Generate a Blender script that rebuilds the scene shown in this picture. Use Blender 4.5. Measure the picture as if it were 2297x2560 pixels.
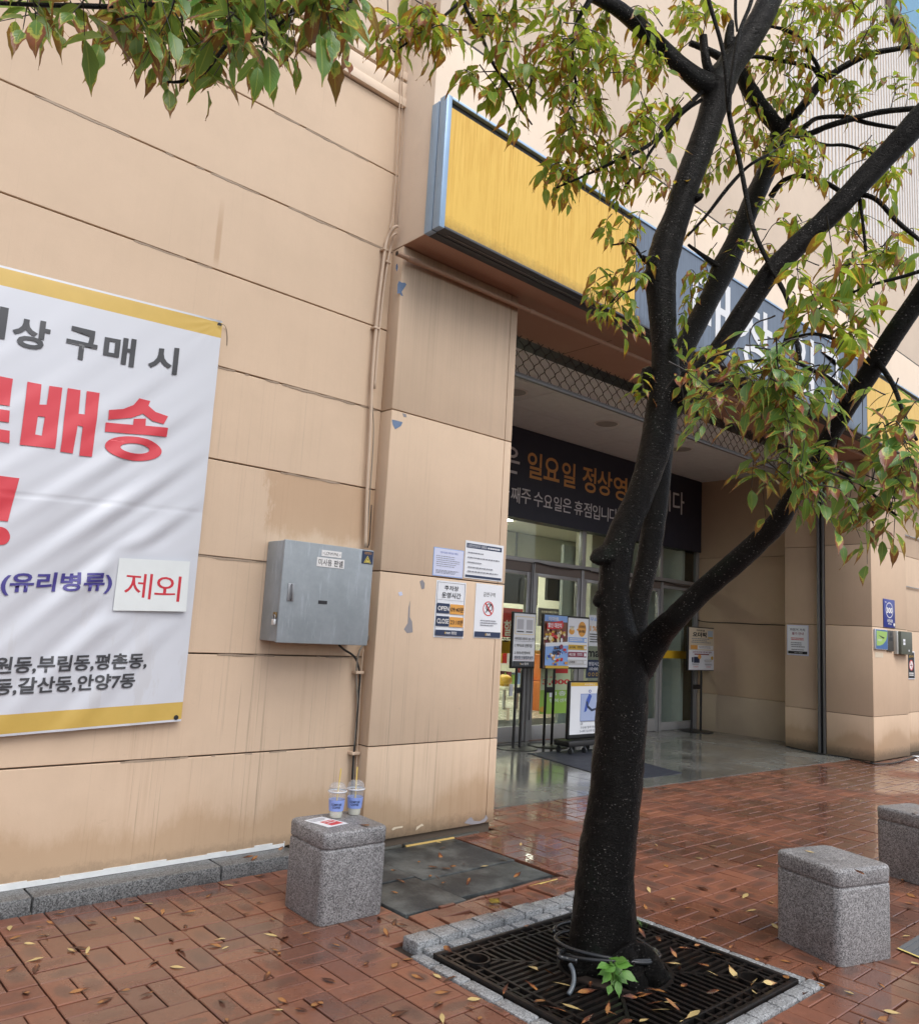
import bpy, bmesh, math, random
import numpy as np
from mathutils import Vector, Matrix, noise as mnoise, geometry as mgeo

for o in list(bpy.data.objects):
    bpy.data.objects.remove(o)
scene = bpy.context.scene
col = scene.collection
rng = random.Random(7)

# ------------------------------------------------------------------ camera
EYE = Vector((0, 0, 1.5))
FPX, PW, PH = 1987.0, 2297.0, 2560.0
YAW, PITCH, ROLL = (math.radians(a) for a in (41.65, 8.25, 3.27))
fwd = Vector((math.sin(YAW) * math.cos(PITCH), math.cos(YAW) * math.cos(PITCH), math.sin(PITCH)))
r0 = Vector((math.cos(YAW), -math.sin(YAW), 0))
u0 = r0.cross(fwd)
right = math.cos(ROLL) * r0 + math.sin(ROLL) * u0
up = -math.sin(ROLL) * r0 + math.cos(ROLL) * u0
cam_data = bpy.data.cameras.new('camera')
cam = bpy.data.objects.new('camera', cam_data)
col.objects.link(cam)
m = Matrix((right, up, -fwd)).transposed().to_4x4()
m.translation = EYE
cam.matrix_world = m
cam_data.lens = FPX / PH * 36.0
cam_data.sensor_width = 36.0
cam_data.clip_start = 0.05
cam_data.clip_end = 500
scene.camera = cam

# ------------------------------------------------------------------ sky and sun (overcast)
world = bpy.data.worlds.new('World')
scene.world = world
world.use_nodes = True
wn = world.node_tree
wn.nodes.clear()
sky = wn.nodes.new('ShaderNodeTexSky')
sky.sky_type = 'NISHITA'
sky.sun_disc = False
SUN_EL, SUN_AZ = math.radians(55), math.radians(178)
sky.sun_elevation = SUN_EL
sky.sun_rotation = SUN_AZ
sky.dust_density = 3.0
hs = wn.nodes.new('ShaderNodeHueSaturation')
hs.inputs['Saturation'].default_value = 0.5
bg = wn.nodes.new('ShaderNodeBackground')
bg.inputs['Strength'].default_value = 0.13
wo = wn.nodes.new('ShaderNodeOutputWorld')
wn.links.new(sky.outputs[0], hs.inputs['Color'])
wn.links.new(hs.outputs[0], bg.inputs['Color'])
wn.links.new(bg.outputs[0], wo.inputs['Surface'])
sun_d = bpy.data.lights.new('sun', 'SUN')
sun_d.energy = 0.9
sun_d.angle = math.radians(40)
sun_d.color = (1.0, 0.97, 0.93)
sun = bpy.data.objects.new('sun', sun_d)
col.objects.link(sun)
sd = Vector((math.sin(SUN_AZ) * math.cos(SUN_EL), math.cos(SUN_AZ) * math.cos(SUN_EL), math.sin(SUN_EL)))
sun.rotation_euler = sd.to_track_quat('Z', 'Y').to_euler()
vs = scene.view_settings
vs.view_transform = 'Standard'
vs.look = 'None'
vs.gamma = 1.0
vs.exposure = 0.74
vs.use_curve_mapping = False
scene.cycles.max_bounces = 10
scene.cycles.transparent_max_bounces = 16
scene.cycles.caustics_reflective = False
scene.cycles.caustics_refractive = False


# ------------------------------------------------------------------ measuring helpers
def ray(x, y):
    return right * ((x - PW / 2) / FPX) - up * ((y - PH / 2) / FPX) + fwd


def on_y(x, y, Y):
    d = ray(x, y)
    return EYE + d * ((Y - EYE.y) / d.y)


def on_x(x, y, X):
    d = ray(x, y)
    return EYE + d * ((X - EYE.x) / d.x)


def on_z(x, y, z=0.0):
    d = ray(x, y)
    return EYE + d * ((z - EYE.z) / d.z)


def at_depth(x, y, t):
    return EYE + ray(x, y) * t


def project(p):
    v = Vector(p) - EYE
    f = v.dot(fwd)
    if f < 0.05:
        return None
    return PW / 2 + FPX * v.dot(right) / f, PH / 2 - FPX * v.dot(up) / f, f


# ------------------------------------------------------------------ object helpers
def link(name, me, mat=None, parent=None):
    o = bpy.data.objects.new(name, me)
    col.objects.link(o)
    if mat is not None and me is not None:
        me.materials.append(mat)
    if parent is not None:
        o.parent = parent
        if parent.type == 'EMPTY' or True:
            o.matrix_parent_inverse = parent.matrix_basis.inverted()
    return o


def tag(o, label=None, cat=None, group=None, kind=None):
    if label: o['label'] = label
    if cat: o['category'] = cat
    if group: o['group'] = group
    if kind: o['kind'] = kind
    return o


def thing(name, loc, label, cat, group=None):
    o = bpy.data.objects.new(name, None)
    o.empty_display_size = 0.1
    col.objects.link(o)
    o.location = loc
    return tag(o, label, cat, group)


class MB:
    """collects vertices and faces, then links them as one mesh object"""

    def __init__(self):
        self.v, self.f, self.mi = [], [], []

    def quad(self, a, b, c, d, mi=0):
        n = len(self.v)
        self.v += [tuple(a), tuple(b), tuple(c), tuple(d)]
        self.f.append((n, n + 1, n + 2, n + 3)); self.mi.append(mi)

    def poly(self, pts, mi=0):
        n = len(self.v)
        self.v += [tuple(p) for p in pts]
        self.f.append(tuple(range(n, n + len(pts)))); self.mi.append(mi)

    def box(self, x0, x1, y0, y1, z0, z1, mi=0, M=None):
        n = len(self.v)
        c = [(x0, y0, z0), (x1, y0, z0), (x1, y1, z0), (x0, y1, z0), (x0, y0, z1), (x1, y0, z1), (x1, y1, z1), (x0, y1, z1)]
        if M is not None:
            c = [tuple(M @ Vector(p)) for p in c]
        self.v += c
        for q in ((0, 3, 2, 1), (4, 5, 6, 7), (0, 1, 5, 4), (1, 2, 6, 5), (2, 3, 7, 6), (3, 0, 4, 7)):
            self.f.append(tuple(n + i for i in q)); self.mi.append(mi)

    def tube(self, pts, rad, seg=8, mi=0, cap=True, jitter=0.0):
        pts = [Vector(p) for p in pts]
        rs = rad if isinstance(rad, (list, tuple)) else [rad] * len(pts)
        n0 = len(self.v)
        ref = None
        for i, p in enumerate(pts):
            t = (pts[min(i + 1, len(pts) - 1)] - pts[max(i - 1, 0)])
            if t.length < 1e-9: t = Vector((0, 0, 1))
            t.normalize()
            if ref is None:
                ref = t.orthogonal().normalized()
            ref = (ref - t * ref.dot(t))
            if ref.length < 1e-6: ref = t.orthogonal()
            ref.normalize()
            b = t.cross(ref)
            for k in range(seg):
                a = 2 * math.pi * k / seg
                r = rs[i] * (1 + (rng.uniform(-jitter, jitter) if jitter else 0))
                self.v.append(tuple(p + (ref * math.cos(a) + b * math.sin(a)) * r))
        for i in range(len(pts) - 1):
            for k in range(seg):
                a = n0 + i * seg + k; b_ = n0 + i * seg + (k + 1) % seg
                self.f.append((a, b_, b_ + seg, a + seg)); self.mi.append(mi)
        if cap:
            self.f.append(tuple(n0 + k for k in reversed(range(seg)))); self.mi.append(mi)
            e = n0 + (len(pts) - 1) * seg
            self.f.append(tuple(e + k for k in range(seg))); self.mi.append(mi)

    def disc(self, c, ux, uy, rx, ry, seg=24, mi=0, r_in=0.0):
        c, ux, uy = Vector(c), Vector(ux), Vector(uy)
        ring = lambda s: [c + ux * (rx * s * math.cos(2 * math.pi * k / seg)) + uy * (ry * s * math.sin(2 * math.pi * k / seg)) for k in range(seg)]
        if r_in <= 0:
            self.poly(ring(1.0), mi)
        else:
            o_, i_ = ring(1.0), ring(r_in)
            for k in range(seg):
                self.quad(o_[k], o_[(k + 1) % seg], i_[(k + 1) % seg], i_[k], mi)

    def lathe(self, c, prof, seg=24, mi=0):
        """prof: list of (radius, z) from bottom to top round a vertical axis at c"""
        c = Vector(c)
        n0 = len(self.v)
        for r, z in prof:
            for k in range(seg):
                a = 2 * math.pi * k / seg
                self.v.append((c.x + r * math.cos(a), c.y + r * math.sin(a), c.z + z))
        for i in range(len(prof) - 1):
            for k in range(seg):
                a = n0 + i * seg + k; b = n0 + i * seg + (k + 1) % seg
                self.f.append((a, b, b + seg, a + seg)); self.mi.append(mi)

    def mesh(self, name, mats):
        me = bpy.data.meshes.new(name)
        me.from_pydata(self.v, [], self.f)
        if not isinstance(mats, (list, tuple)): mats = [mats]
        for m_ in mats: me.materials.append(m_)
        if len(mats) > 1: me.polygons.foreach_set('material_index', self.mi)
        me.update()
        return me

    def build(self, name, mats, parent=None, smooth=False, bevel=0.0, seg=2):
        me = self.mesh(name, mats)
        if bevel > 0:
            bm = bmesh.new(); bm.from_mesh(me)
            bmesh.ops.remove_doubles(bm, verts=bm.verts, dist=1e-5)
            es = [e for e in bm.edges if len(e.link_faces) == 2 and e.calc_face_angle(0) > 0.6]
            bmesh.ops.bevel(bm, geom=es, offset=bevel, segments=seg, profile=0.5, affect='EDGES', clamp_overlap=True)
            bm.to_mesh(me); bm.free()
        if smooth or bevel > 0:
            me.polygons.foreach_set('use_smooth', [True] * len(me.polygons))
            if bevel > 0 or smooth == 'auto':
                try: me.set_sharp_from_angle(angle=math.radians(35))
                except Exception: pass
        return link(name, me, None, parent)


def box(name, x0, x1, y0, y1, z0, z1, mat, parent=None, bevel=0.0, seg=2):
    b = MB(); b.box(x0, x1, y0, y1, z0, z1)
    return b.build(name, mat, parent, bevel=bevel, seg=seg)


def spline(pts, n=8):
    """Catmull-Rom through tuples of numbers"""
    P = [np.array(p, float) for p in pts]
    P = [2 * P[0] - P[1]] + P + [2 * P[-1] - P[-2]]
    out = []
    for i in range(1, len(P) - 2):
        for k in range(n):
            t = k / n
            a, b, c, d = P[i - 1], P[i], P[i + 1], P[i + 2]
            out.append(0.5 * (2 * b + (c - a) * t + (2 * a - 5 * b + 4 * c - d) * t * t + (3 * b - a - 3 * c + d) * t ** 3))
    out.append(P[-2])
    return out


# flat lettering, from Blender's own built-in font
_glyphs = {}


def glyph_mesh(s, bold):
    key = (s, bold)
    if key not in _glyphs:
        c = bpy.data.curves.new('lettering', 'FONT')
        c.body = s
        c.offset = bold
        c.resolution_u = 3
        o = bpy.data.objects.new('lettering', c)
        col.objects.link(o)
        bpy.context.view_layer.update()
        me = bpy.data.meshes.new_from_object(o.evaluated_get(bpy.context.evaluated_depsgraph_get()))
        V = np.array([v.co[:2] for v in me.vertices]) if len(me.vertices) else np.zeros((1, 2))
        F = [tuple(p.vertices) for p in me.polygons]
        bpy.data.objects.remove(o); bpy.data.curves.remove(c); bpy.data.meshes.remove(me)
        _glyphs[key] = (V, F)
    return _glyphs[key]


class Sheet:
    """a flat printed face: O = upper-left corner, U along its width, V down its height, N outward"""

    def __init__(self, O, U, V, N):
        self.O, self.U, self.V, self.N = Vector(O), Vector(U), Vector(V), Vector(N).normalized()
        self.groups = {}
        self.level = 1
        self.step = 0.0006

    def P(self, u, v, lift=0.0):
        return self.O + self.U * u + self.V * v + self.N * lift

    def _mb(self, mat):
        return self.groups.setdefault(mat.name, (mat, MB()))[1]

    def rect(self, u0, v0, u1, v1, mat):
        l = self.level * self.step; self.level += 1
        self._mb(mat).quad(self.P(u0, v1, l), self.P(u1, v1, l), self.P(u1, v0, l), self.P(u0, v0, l))

    def poly(self, pts, mat):
        l = self.level * self.step; self.level += 1
        self._mb(mat).poly([self.P(u, v, l) for u, v in pts])

    def oval(self, u, v, ru, rv, mat, r_in=0.0, seg=28):
        l = self.level * self.step; self.level += 1
        self._mb(mat).disc(self.P(u, v, l), self.U, -self.V, ru, rv, seg, r_in=r_in)

    def text(self, s, u0, v0, u1, v1, mat, bold=0.0, own=False):
        l = self.level * self.step; self.level += 1
        V, F = glyph_mesh(s, bold)
        if own: mat_key = mat.name + str(len(self.groups)); mb = self.groups.setdefault(mat_key, (mat, MB()))[1]
        lo, hi = V.min(0), V.max(0)
        sp = np.maximum(hi - lo, 1e-6)
        if not own: mb = self._mb(mat)
        n = len(mb.v)
        for p in V:
            q = (p - lo) / sp
            mb.v.append(tuple(self.P(u0 + (u1 - u0) * q[0], v1 + (v0 - v1) * q[1], l)))
        for f in F:
            mb.f.append(tuple(n + i for i in f)); mb.mi.append(0)

    def lines(self, u0, v0, u1, v1, rows, mat, fill=0.5, seed=1):
        """rows of short dashes standing in for print too small to read"""
        r = random.Random(seed)
        l = self.level * self.step; self.level += 1
        mb = self._mb(mat)
        h = (v1 - v0) / rows
        for i in range(rows):
            u = u0 + (u1 - u0) * r.uniform(0, 0.04)
            end = u0 + (u1 - u0) * r.uniform(0.72, 1.0)
            while u < end:
                w = (u1 - u0) * r.uniform(0.03, 0.1)
                a, b = v0 + h * i, v0 + h * (i + fill)
                mb.quad(self.P(u, b, l), self.P(min(u + w, end), b, l), self.P(min(u + w, end), a, l), self.P(u, a, l))
                u += w + (u1 - u0) * 0.018

    def build(self, parent, name='print'):
        out = []
        for mat, mb in self.groups.values():
            if mb.f: out.append(mb.build(name, mat, parent))
        return out


# ------------------------------------------------------------------ materials
def new_mat(name):
    mt = bpy.data.materials.new(name)
    mt.use_nodes = True
    nt = mt.node_tree
    return mt, nt, nt.nodes['Principled BSDF']


class G:
    """small wrapper to write node graphs"""

    def __init__(self, nt): self.nt = nt

    def n(self, typ, out=0, props=None, **inp):
        nd = self.nt.nodes.new(typ)
        for k, v in (props or {}).items(): setattr(nd, k, v)
        for k, v in inp.items():
            key = int(k[1:]) if k[0] == 'i' and k[1:].isdigit() else k.replace('_', ' ')
            s = nd.inputs[key]
            if isinstance(v, bpy.types.NodeSocket): self.nt.links.new(v, s)
            else: s.default_value = v
        return nd.outputs[out]

    def math(self, op, a, b=0.0, c=0.0, clamp=False):
        return self.n('ShaderNodeMath', props={'operation': op, 'use_clamp': clamp}, i0=a, i1=b, i2=c)

    def noise(self, vec, scale, detail=4.0, rough=0.55, dist=0.0):
        return self.n('ShaderNodeTexNoise', Vector=vec, Scale=scale, Detail=detail, Roughness=rough, Distortion=dist)

    def mapv(self, vec, scale=(1, 1, 1), loc=(0, 0, 0), rot=(0, 0, 0)):
        return self.n('ShaderNodeMapping', Vector=vec, Scale=scale, Location=loc, Rotation=rot)

    def ramp(self, fac, stops, interp='LINEAR'):
        nd = self.nt.nodes.new('ShaderNodeValToRGB')
        nd.color_ramp.interpolation = interp
        el = nd.color_ramp.elements
        while len(el) < len(stops): el.new(0.5)
        for e, (p, c) in zip(el, stops):
            e.position = p
            e.color = (c, c, c, 1) if isinstance(c, (int, float)) else (*c, 1)
        self.nt.links.new(fac, nd.inputs[0])
        return nd.outputs[0]

    def mix(self, fac, a, b, blend='MIX'):
        nd = self.nt.nodes.new('ShaderNodeMix')
        nd.data_type = 'RGBA'; nd.blend_type = blend
        for i, v in ((0, fac), (6, a), (7, b)):
            if isinstance(v, bpy.types.NodeSocket): self.nt.links.new(v, nd.inputs[i])
            elif isinstance(v, tuple): nd.inputs[i].default_value = (*v, 1)
            else: nd.inputs[i].default_value = v
        return nd.outputs[2]

    def pos(self): return self.n('ShaderNodeNewGeometry')

    def xyz(self, v):
        nd = self.nt.nodes.new('ShaderNodeSeparateXYZ')
        self.nt.links.new(v, nd.inputs[0])
        return nd.outputs

    def bump(self, h, strength=0.3, dist=0.01):
        return self.n('ShaderNodeBump', Height=h, Strength=strength, Distance=dist)

    def to(self, bsdf, **kw):
        for k, v in kw.items():
            s = bsdf.inputs[k.replace('_', ' ')]
            if isinstance(v, bpy.types.NodeSocket): self.nt.links.new(v, s)
            else: s.default_value = (*v, 1) if isinstance(v, tuple) and len(v) == 3 and s.type == 'RGBA' else v


def simple(name, c, rough=0.5, metal=0.0, spec=0.5, emit=None, coat=0.0, var=0.06, bump=0.0, bscale=60.0):
    mt, nt, b = new_mat(name)
    g = G(nt)
    p = g.pos()
    if var > 0:
        f = g.noise(p, 9.0, 5.0, 0.6)
        cc = g.mix(f, tuple(x * (1 - var * 2) for x in c), tuple(min(1, x * (1 + var * 2)) for x in c))
        g.to(b, Base_Color=cc)
        g.to(b, Roughness=g.ramp(f, [(0.3, max(0.02, rough - 0.06)), (0.7, min(1, rough + 0.06))]))
    else:
        g.to(b, Base_Color=c, Roughness=rough)
    g.to(b, Metallic=metal, Specular_IOR_Level=spec, Coat_Weight=coat)
    if bump > 0:
        g.to(b, Normal=g.bump(g.noise(p, bscale, 6.0, 0.7), bump, 0.004))
    if emit:
        g.to(b, Emission_Color=c, Emission_Strength=emit)
    return mt


def wall_paint(name, base, streak=0.5, damp=True, stain=False):
    """beige masonry paint: rain runs, dirt, damp foot with a ragged edge"""
    mt, nt, b = new_mat(name)
    g = G(nt)
    p = g.pos()
    x, y, z = g.xyz(p)
    dk = tuple(c * k for c, k in zip(base, (0.70, 0.64, 0.58)))
    lt = tuple(min(1, c * k) for c, k in zip(base, (1.05, 1.05, 1.06)))
    big = g.noise(p, 0.8, 6.0, 0.6)
    c = g.mix(g.ramp(big, [(0.35, 0.0), (0.7, 1.0)]), tuple(k * 0.95 for k in base), lt)
    mid = g.noise(g.mapv(p, (4, 4, 3)), 1.0, 7.0, 0.7)
    c = g.mix(g.math('MULTIPLY', g.ramp(mid, [(0.45, 0.0), (0.75, 1.0)]), 0.35), c, tuple(k * 0.86 for k in base))
    # rain runs: only here and there, stronger low down
    low = g.math('SUBTRACT', 1.0, g.n('ShaderNodeMapRange', Value=z, i1=0.3, i2=3.4), clamp=True)
    low = g.math('ADD', g.math('MULTIPLY', low, 0.85), 0.10)
    patch = g.ramp(g.noise(g.mapv(p, (1.3, 1.3, 0.5)), 1.0, 4.0, 0.6), [(0.42, 0.0), (0.60, 1.0)])
    run = g.noise(g.mapv(p, (16, 16, 0.35)), 1.0, 6.0, 0.72, 0.15)
    run2 = g.noise(g.mapv(p, (85, 85, 0.55)), 1.0, 3.0, 0.6, 0.1)
    k1 = g.math('MULTIPLY', g.math('MULTIPLY', low, streak), patch)
    m1 = g.math('MULTIPLY', g.ramp(run, [(0.50, 0.0), (0.80, 1.0)]), k1)
    m2 = g.math('MULTIPLY', g.ramp(run2, [(0.615, 0.0), (0.66, 1.0)]), g.math('MULTIPLY', k1, 0.9))
    c = g.mix(m1, c, dk)
    c = g.mix(m2, c, tuple(k * 0.42 for k in base))
    m3 = g.math('MULTIPLY', g.ramp(run2, [(0.34, 1.0), (0.39, 0.0)]), g.math('MULTIPLY', k1, 0.35))
    c = g.mix(m3, c, tuple(min(1, k * 1.15) for k in base))
    # grime and scuffs
    scuff = g.noise(g.mapv(p, (7, 7, 12)), 1.0, 9.0, 0.78, 0.8)
    c = g.mix(g.math('MULTIPLY', g.ramp(scuff, [(0.64, 0.0), (0.73, 1.0)]), g.math('MULTIPLY', low, 0.45)), c, tuple(k * 0.42 for k in base))
    rough = 0.72
    if stain:                         # brown seepage under the fourth joint, above the electrical box
        e = g.noise(g.mapv(p, (3.0, 3.0, 1.4)), 1.0, 7.0, 0.72)
        sx = g.n('ShaderNodeMapRange', Value=g.math('ADD', x, g.math('MULTIPLY', g.math('SUBTRACT', e, 0.5), 0.9)), i1=2.30, i2=2.36)
        sz = g.n('ShaderNodeMapRange', Value=g.math('ADD', z, g.math('MULTIPLY', g.math('SUBTRACT', e, 0.5), 0.5)), i1=1.98, i2=2.06)
        tz = g.n('ShaderNodeMapRange', Value=z, i1=2.436, i2=2.426)
        st = g.math('MULTIPLY', g.math('MULTIPLY', g.math('MULTIPLY', sx, sz), tz), g.n('ShaderNodeMapRange', Value=x, i1=3.262, i2=3.255))
        c = g.mix(g.math('MULTIPLY', st, 0.55), c, tuple(k * q for k, q in zip(base, (0.70, 0.58, 0.46))))
        tx = g.math('MULTIPLY', g.n('ShaderNodeMapRange', Value=g.math('ABSOLUTE', g.math('SUBTRACT', x, 1.925)), i1=0.022, i2=0.012),
                    g.math('MULTIPLY', g.n('ShaderNodeMapRange', Value=z, i1=3.63, i2=3.70), g.n('ShaderNodeMapRange', Value=g.math('ADD', z, g.math('MULTIPLY', run2, 0.1)), i1=4.15, i2=3.95)))
        c = g.mix(g.math('MULTIPLY', tx, 0.5), c, tuple(k * q for k, q in zip(base, (0.62, 0.52, 0.42))))
    if stain:                         # soot runs hanging below the soffit pipe on the pillar
        px_ = g.n('ShaderNodeMapRange', Value=x, i1=3.27, i2=3.30)
        rz_ = g.n('ShaderNodeMapRange', Value=g.math('ADD', z, g.math('MULTIPLY', g.math('SUBTRACT', run, 0.5), 2.2)), i1=3.0, i2=4.25)
        s4 = g.math('MULTIPLY', g.math('MULTIPLY', px_, rz_), g.ramp(run2, [(0.35, 0.35), (0.62, 1.0)]))
        c = g.mix(g.math('MULTIPLY', s4, 0.36), c, tuple(k * 0.42 for k in base))
    if damp:
        wv = g.math('MULTIPLY', g.math('SUBTRACT', g.noise(g.mapv(p, (1.5, 1.5, 0.0)), 1.0, 2.0, 0.5), 0.5), 0.70)
        wv = g.math('ADD', wv, g.math('MULTIPLY', g.math('SUBTRACT', g.noise(g.mapv(p, (9, 9, 3.0)), 1.0, 8.0, 0.75), 0.5), 0.28))
        edge = g.math('ADD', z, wv)
        wet = g.ramp(edge, [(0.27, 1.0), (0.36, 0.25), (0.5, 0.0)])
        c = g.mix(g.math('MULTIPLY', wet, 0.52), c, tuple(k * q for k, q in zip(base, (0.60, 0.50, 0.37))))
        rough = g.n('ShaderNodeRGBToBW', Color=g.mix(wet, (0.72,) * 3, (0.45,) * 3))
        dirt = g.ramp(g.math('ADD', z, g.math('MULTIPLY', g.noise(p, 22.0, 7.0, 0.8), 0.16)), [(0.13, 1.0), (0.24, 0.0)])
        c = g.mix(g.math('MULTIPLY', dirt, 0.6), c, (0.05, 0.045, 0.035))
    fine = g.noise(p, 180.0, 4.0, 0.7)
    c = g.mix(g.math('MULTIPLY', g.math('SUBTRACT', fine, 0.5), 0.30), c, tuple(k * 0.6 for k in base))
    g.to(b, Base_Color=c, Specular_IOR_Level=0.35, Roughness=rough)
    hgt = g.math('ADD', g.math('MULTIPLY', fine, 0.4), g.math('MULTIPLY', g.noise(p, 3.0, 4.0, 0.5), 3.0))
    g.to(b, Normal=g.bump(hgt, 0.35, 0.004))
    return mt


WALL = wall_paint('wall_paint', (0.645, 0.495, 0.36), streak=0.85, stain=True)
WALL_GLARE = wall_paint('upper_wall_glare_paint', (0.79, 0.655, 0.52), streak=0.25, damp=False)  # copy of the wall paint made paler, upper glare put into its colour
WALL_R = wall_paint('passage_paint', (0.60, 0.45, 0.32), streak=0.35)
PLINTH = wall_paint('plinth_paint', (0.55, 0.44, 0.33), streak=0.2, damp=False)
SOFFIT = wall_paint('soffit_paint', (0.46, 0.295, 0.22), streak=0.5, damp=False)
JOINT = simple('dark_groove_sealant', (0.10, 0.075, 0.055), 0.8)  # dark sealant colour of the joints, also on the cores behind them
SEAL_L = simple('pale_cracked_sealant', (0.36, 0.28, 0.21), 0.7, var=0.2)
CEIL = simple('ceiling_board', (0.80, 0.84, 0.87), 0.8, bump=0.2, bscale=120)
GRID = simple('ceiling_joint', (0.10, 0.095, 0.09), 0.8)


def brick_mat():
    mt, nt, b = new_mat('wet_red_brick')
    g = G(nt)
    p = g.pos()
    oi = g.n('ShaderNodeObjectInfo', out='Random')
    at = g.n('ShaderNodeAttribute', out='Fac', props={'attribute_name': 'rnd'})
    r = g.math('FRACT', g.math('ADD', oi, at))
    uv = g.n('ShaderNodeUVMap')
    u, v, _ = g.xyz(uv)
    base = g.ramp(r, [(0.0, (0.16, 0.064, 0.040)), (0.35, (0.21, 0.082, 0.049)), (0.7, (0.265, 0.105, 0.059)), (0.86, (0.19, 0.093, 0.062)), (1.0, (0.145, 0.064, 0.045))])
    mott = g.noise(p, 34.0, 6.0, 0.7)
    base = g.mix(g.math('MULTIPLY', g.ramp(mott, [(0.4, 0.0), (0.75, 1.0)]), 0.4), base, (0.10, 0.045, 0.033))
    # dark worn heart of each brick
    du = g.math('ABSOLUTE', g.math('SUBTRACT', u, 0.5)); dv = g.math('ABSOLUTE', g.math('SUBTRACT', v, 0.5))
    dd = g.math('ADD', g.math('POWER', g.math('MULTIPLY', du, 2.4), 2.0), g.math('POWER', g.math('MULTIPLY', dv, 2.7), 2.0))
    dd = g.math('ADD', dd, g.math('MULTIPLY', g.math('SUBTRACT', g.noise(p, 16.0, 4.0, 0.6), 0.5), 1.5))
    heart = g.math('MULTIPLY', g.ramp(dd, [(0.3, 1.0), (0.85, 0.0)]), g.math('MULTIPLY', g.ramp(g.math('FRACT', g.math('MULTIPLY', r, 7.3)), [(0.25, 0.0), (0.7, 1.0)]), 0.62))
    base = g.mix(heart, base, (0.075, 0.045, 0.036))
    spk = g.noise(p, 420.0, 2.0, 0.6)
    base = g.mix(g.math('MULTIPLY', g.ramp(spk, [(0.6, 0.0), (0.72, 1.0)]), 0.35), base, (0.42, 0.22, 0.15))
    # water film: puddled areas are mirror-like, the rest damp
    pud = g.noise(p, 0.85, 5.0, 0.62)
    wet = g.ramp(g.math('ADD', pud, g.math('MULTIPLY', g.math('SUBTRACT', g.noise(p, 9.0, 5.0, 0.7), 0.5), 0.16)), [(0.41, 0.0), (0.55, 1.0)])
    base = g.mix(g.math('MULTIPLY', wet, 0.30), base, (0.07, 0.035, 0.026))
    g.to(b, Base_Color=base)
    g.to(b, Roughness=g.math('SUBTRACT', g.math('ADD', 0.36, g.math('MULTIPLY', mott, 0.2)), g.math('MULTIPLY', wet, 0.27)))
    g.to(b, Specular_IOR_Level=0.5)
    g.to(b, Coat_Weight=g.math('MULTIPLY', wet, 0.85), Coat_Roughness=0.05, Coat_IOR=1.33)
    hgt = g.math('ADD', g.math('MULTIPLY', spk, 0.35), mott)
    nm = g.n('ShaderNodeBump', Height=hgt, Strength=g.math('SUBTRACT', 0.42, g.math('MULTIPLY', wet, 0.34)), Distance=0.004)
    g.to(b, Normal=nm)
    cn = g.bump(g.noise(p, 22.0, 3.0, 0.5), 0.06, 0.004)
    g.to(b, Coat_Normal=cn)
    return mt


BRICK = brick_mat()


def granite(name, light, dark, scale=150.0, rough=0.55, wetf=0.0):
    mt, nt, b = new_mat(name)
    g = G(nt)
    p = g.pos()
    a = g.noise(p, scale, 3.0, 0.75)
    v = g.n('ShaderNodeTexVoronoi', out='Color', Vector=p, Scale=scale * 0.9)
    vb = g.n('ShaderNodeRGBToBW', Color=v)
    f = g.math('ADD', g.math('MULTIPLY', a, 0.55), g.math('MULTIPLY', vb, 0.5))
    mid = tuple((x + y) / 2 for x, y in zip(light, dark))
    c = g.ramp(f, [(0.36, dark), (0.5, mid), (0.68, light), (0.8, tuple(min(1, k * 1.35) for k in light))])
    st = g.noise(g.mapv(p, (5, 5, 1.6)), 1.0, 6.0, 0.7)
    c = g.mix(g.math('MULTIPLY', g.ramp(st, [(0.48, 0.0), (0.72, 1.0)]), 0.55), c, tuple(k * 0.8 for k in dark))
    g.to(b, Base_Color=c)
    g.to(b, Roughness=g.math('SUBTRACT', rough, g.math('MULTIPLY', g.ramp(st, [(0.4, 0.0), (0.7, 1.0)]), wetf)))
    g.to(b, Normal=g.bump(f, 0.35, 0.003))
    return mt


GRANITE = granite('pale_granite', (0.345, 0.345, 0.355), (0.075, 0.075, 0.08), 215.0, 0.5, 0.2)
GRANITE_K = granite('dark_kerb_granite', (0.20, 0.21, 0.215), (0.035, 0.037, 0.04), 190.0, 0.45, 0.25)
GRANITE_S = granite('sett_granite', (0.40, 0.42, 0.44), (0.10, 0.105, 0.11), 240.0, 0.4, 0.25)


def floor_mat_tile():
    mt, nt, b = new_mat('wet_granite_tile')
    g = G(nt)
    p = g.pos()
    a = g.noise(p, 130.0, 3.0, 0.8)
    c = g.ramp(a, [(0.33, (0.045, 0.047, 0.045)), (0.5, (0.15, 0.155, 0.145)), (0.64, (0.25, 0.25, 0.235)), (0.76, (0.40, 0.39, 0.36))])
    big = g.noise(p, 1.1, 5.0, 0.6)
    wet = g.ramp(big, [(0.36, 0.15), (0.6, 1.0)])
    c = g.mix(g.math('MULTIPLY', wet, 0.35), c, (0.06, 0.065, 0.06))
    g.to(b, Base_Color=c)
    g.to(b, Roughness=g.math('SUBTRACT', 0.34, g.math('MULTIPLY', wet, 0.2)))
    g.to(b, Coat_Weight=wet, Coat_Roughness=0.06, Coat_IOR=1.33)
    g.to(b, Normal=g.bump(a, 0.12, 0.002))
    g.to(b, Coat_Normal=g.bump(g.noise(p, 60.0, 3.0, 0.6), 0.10, 0.003))
    return mt


TILE = floor_mat_tile()


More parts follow.
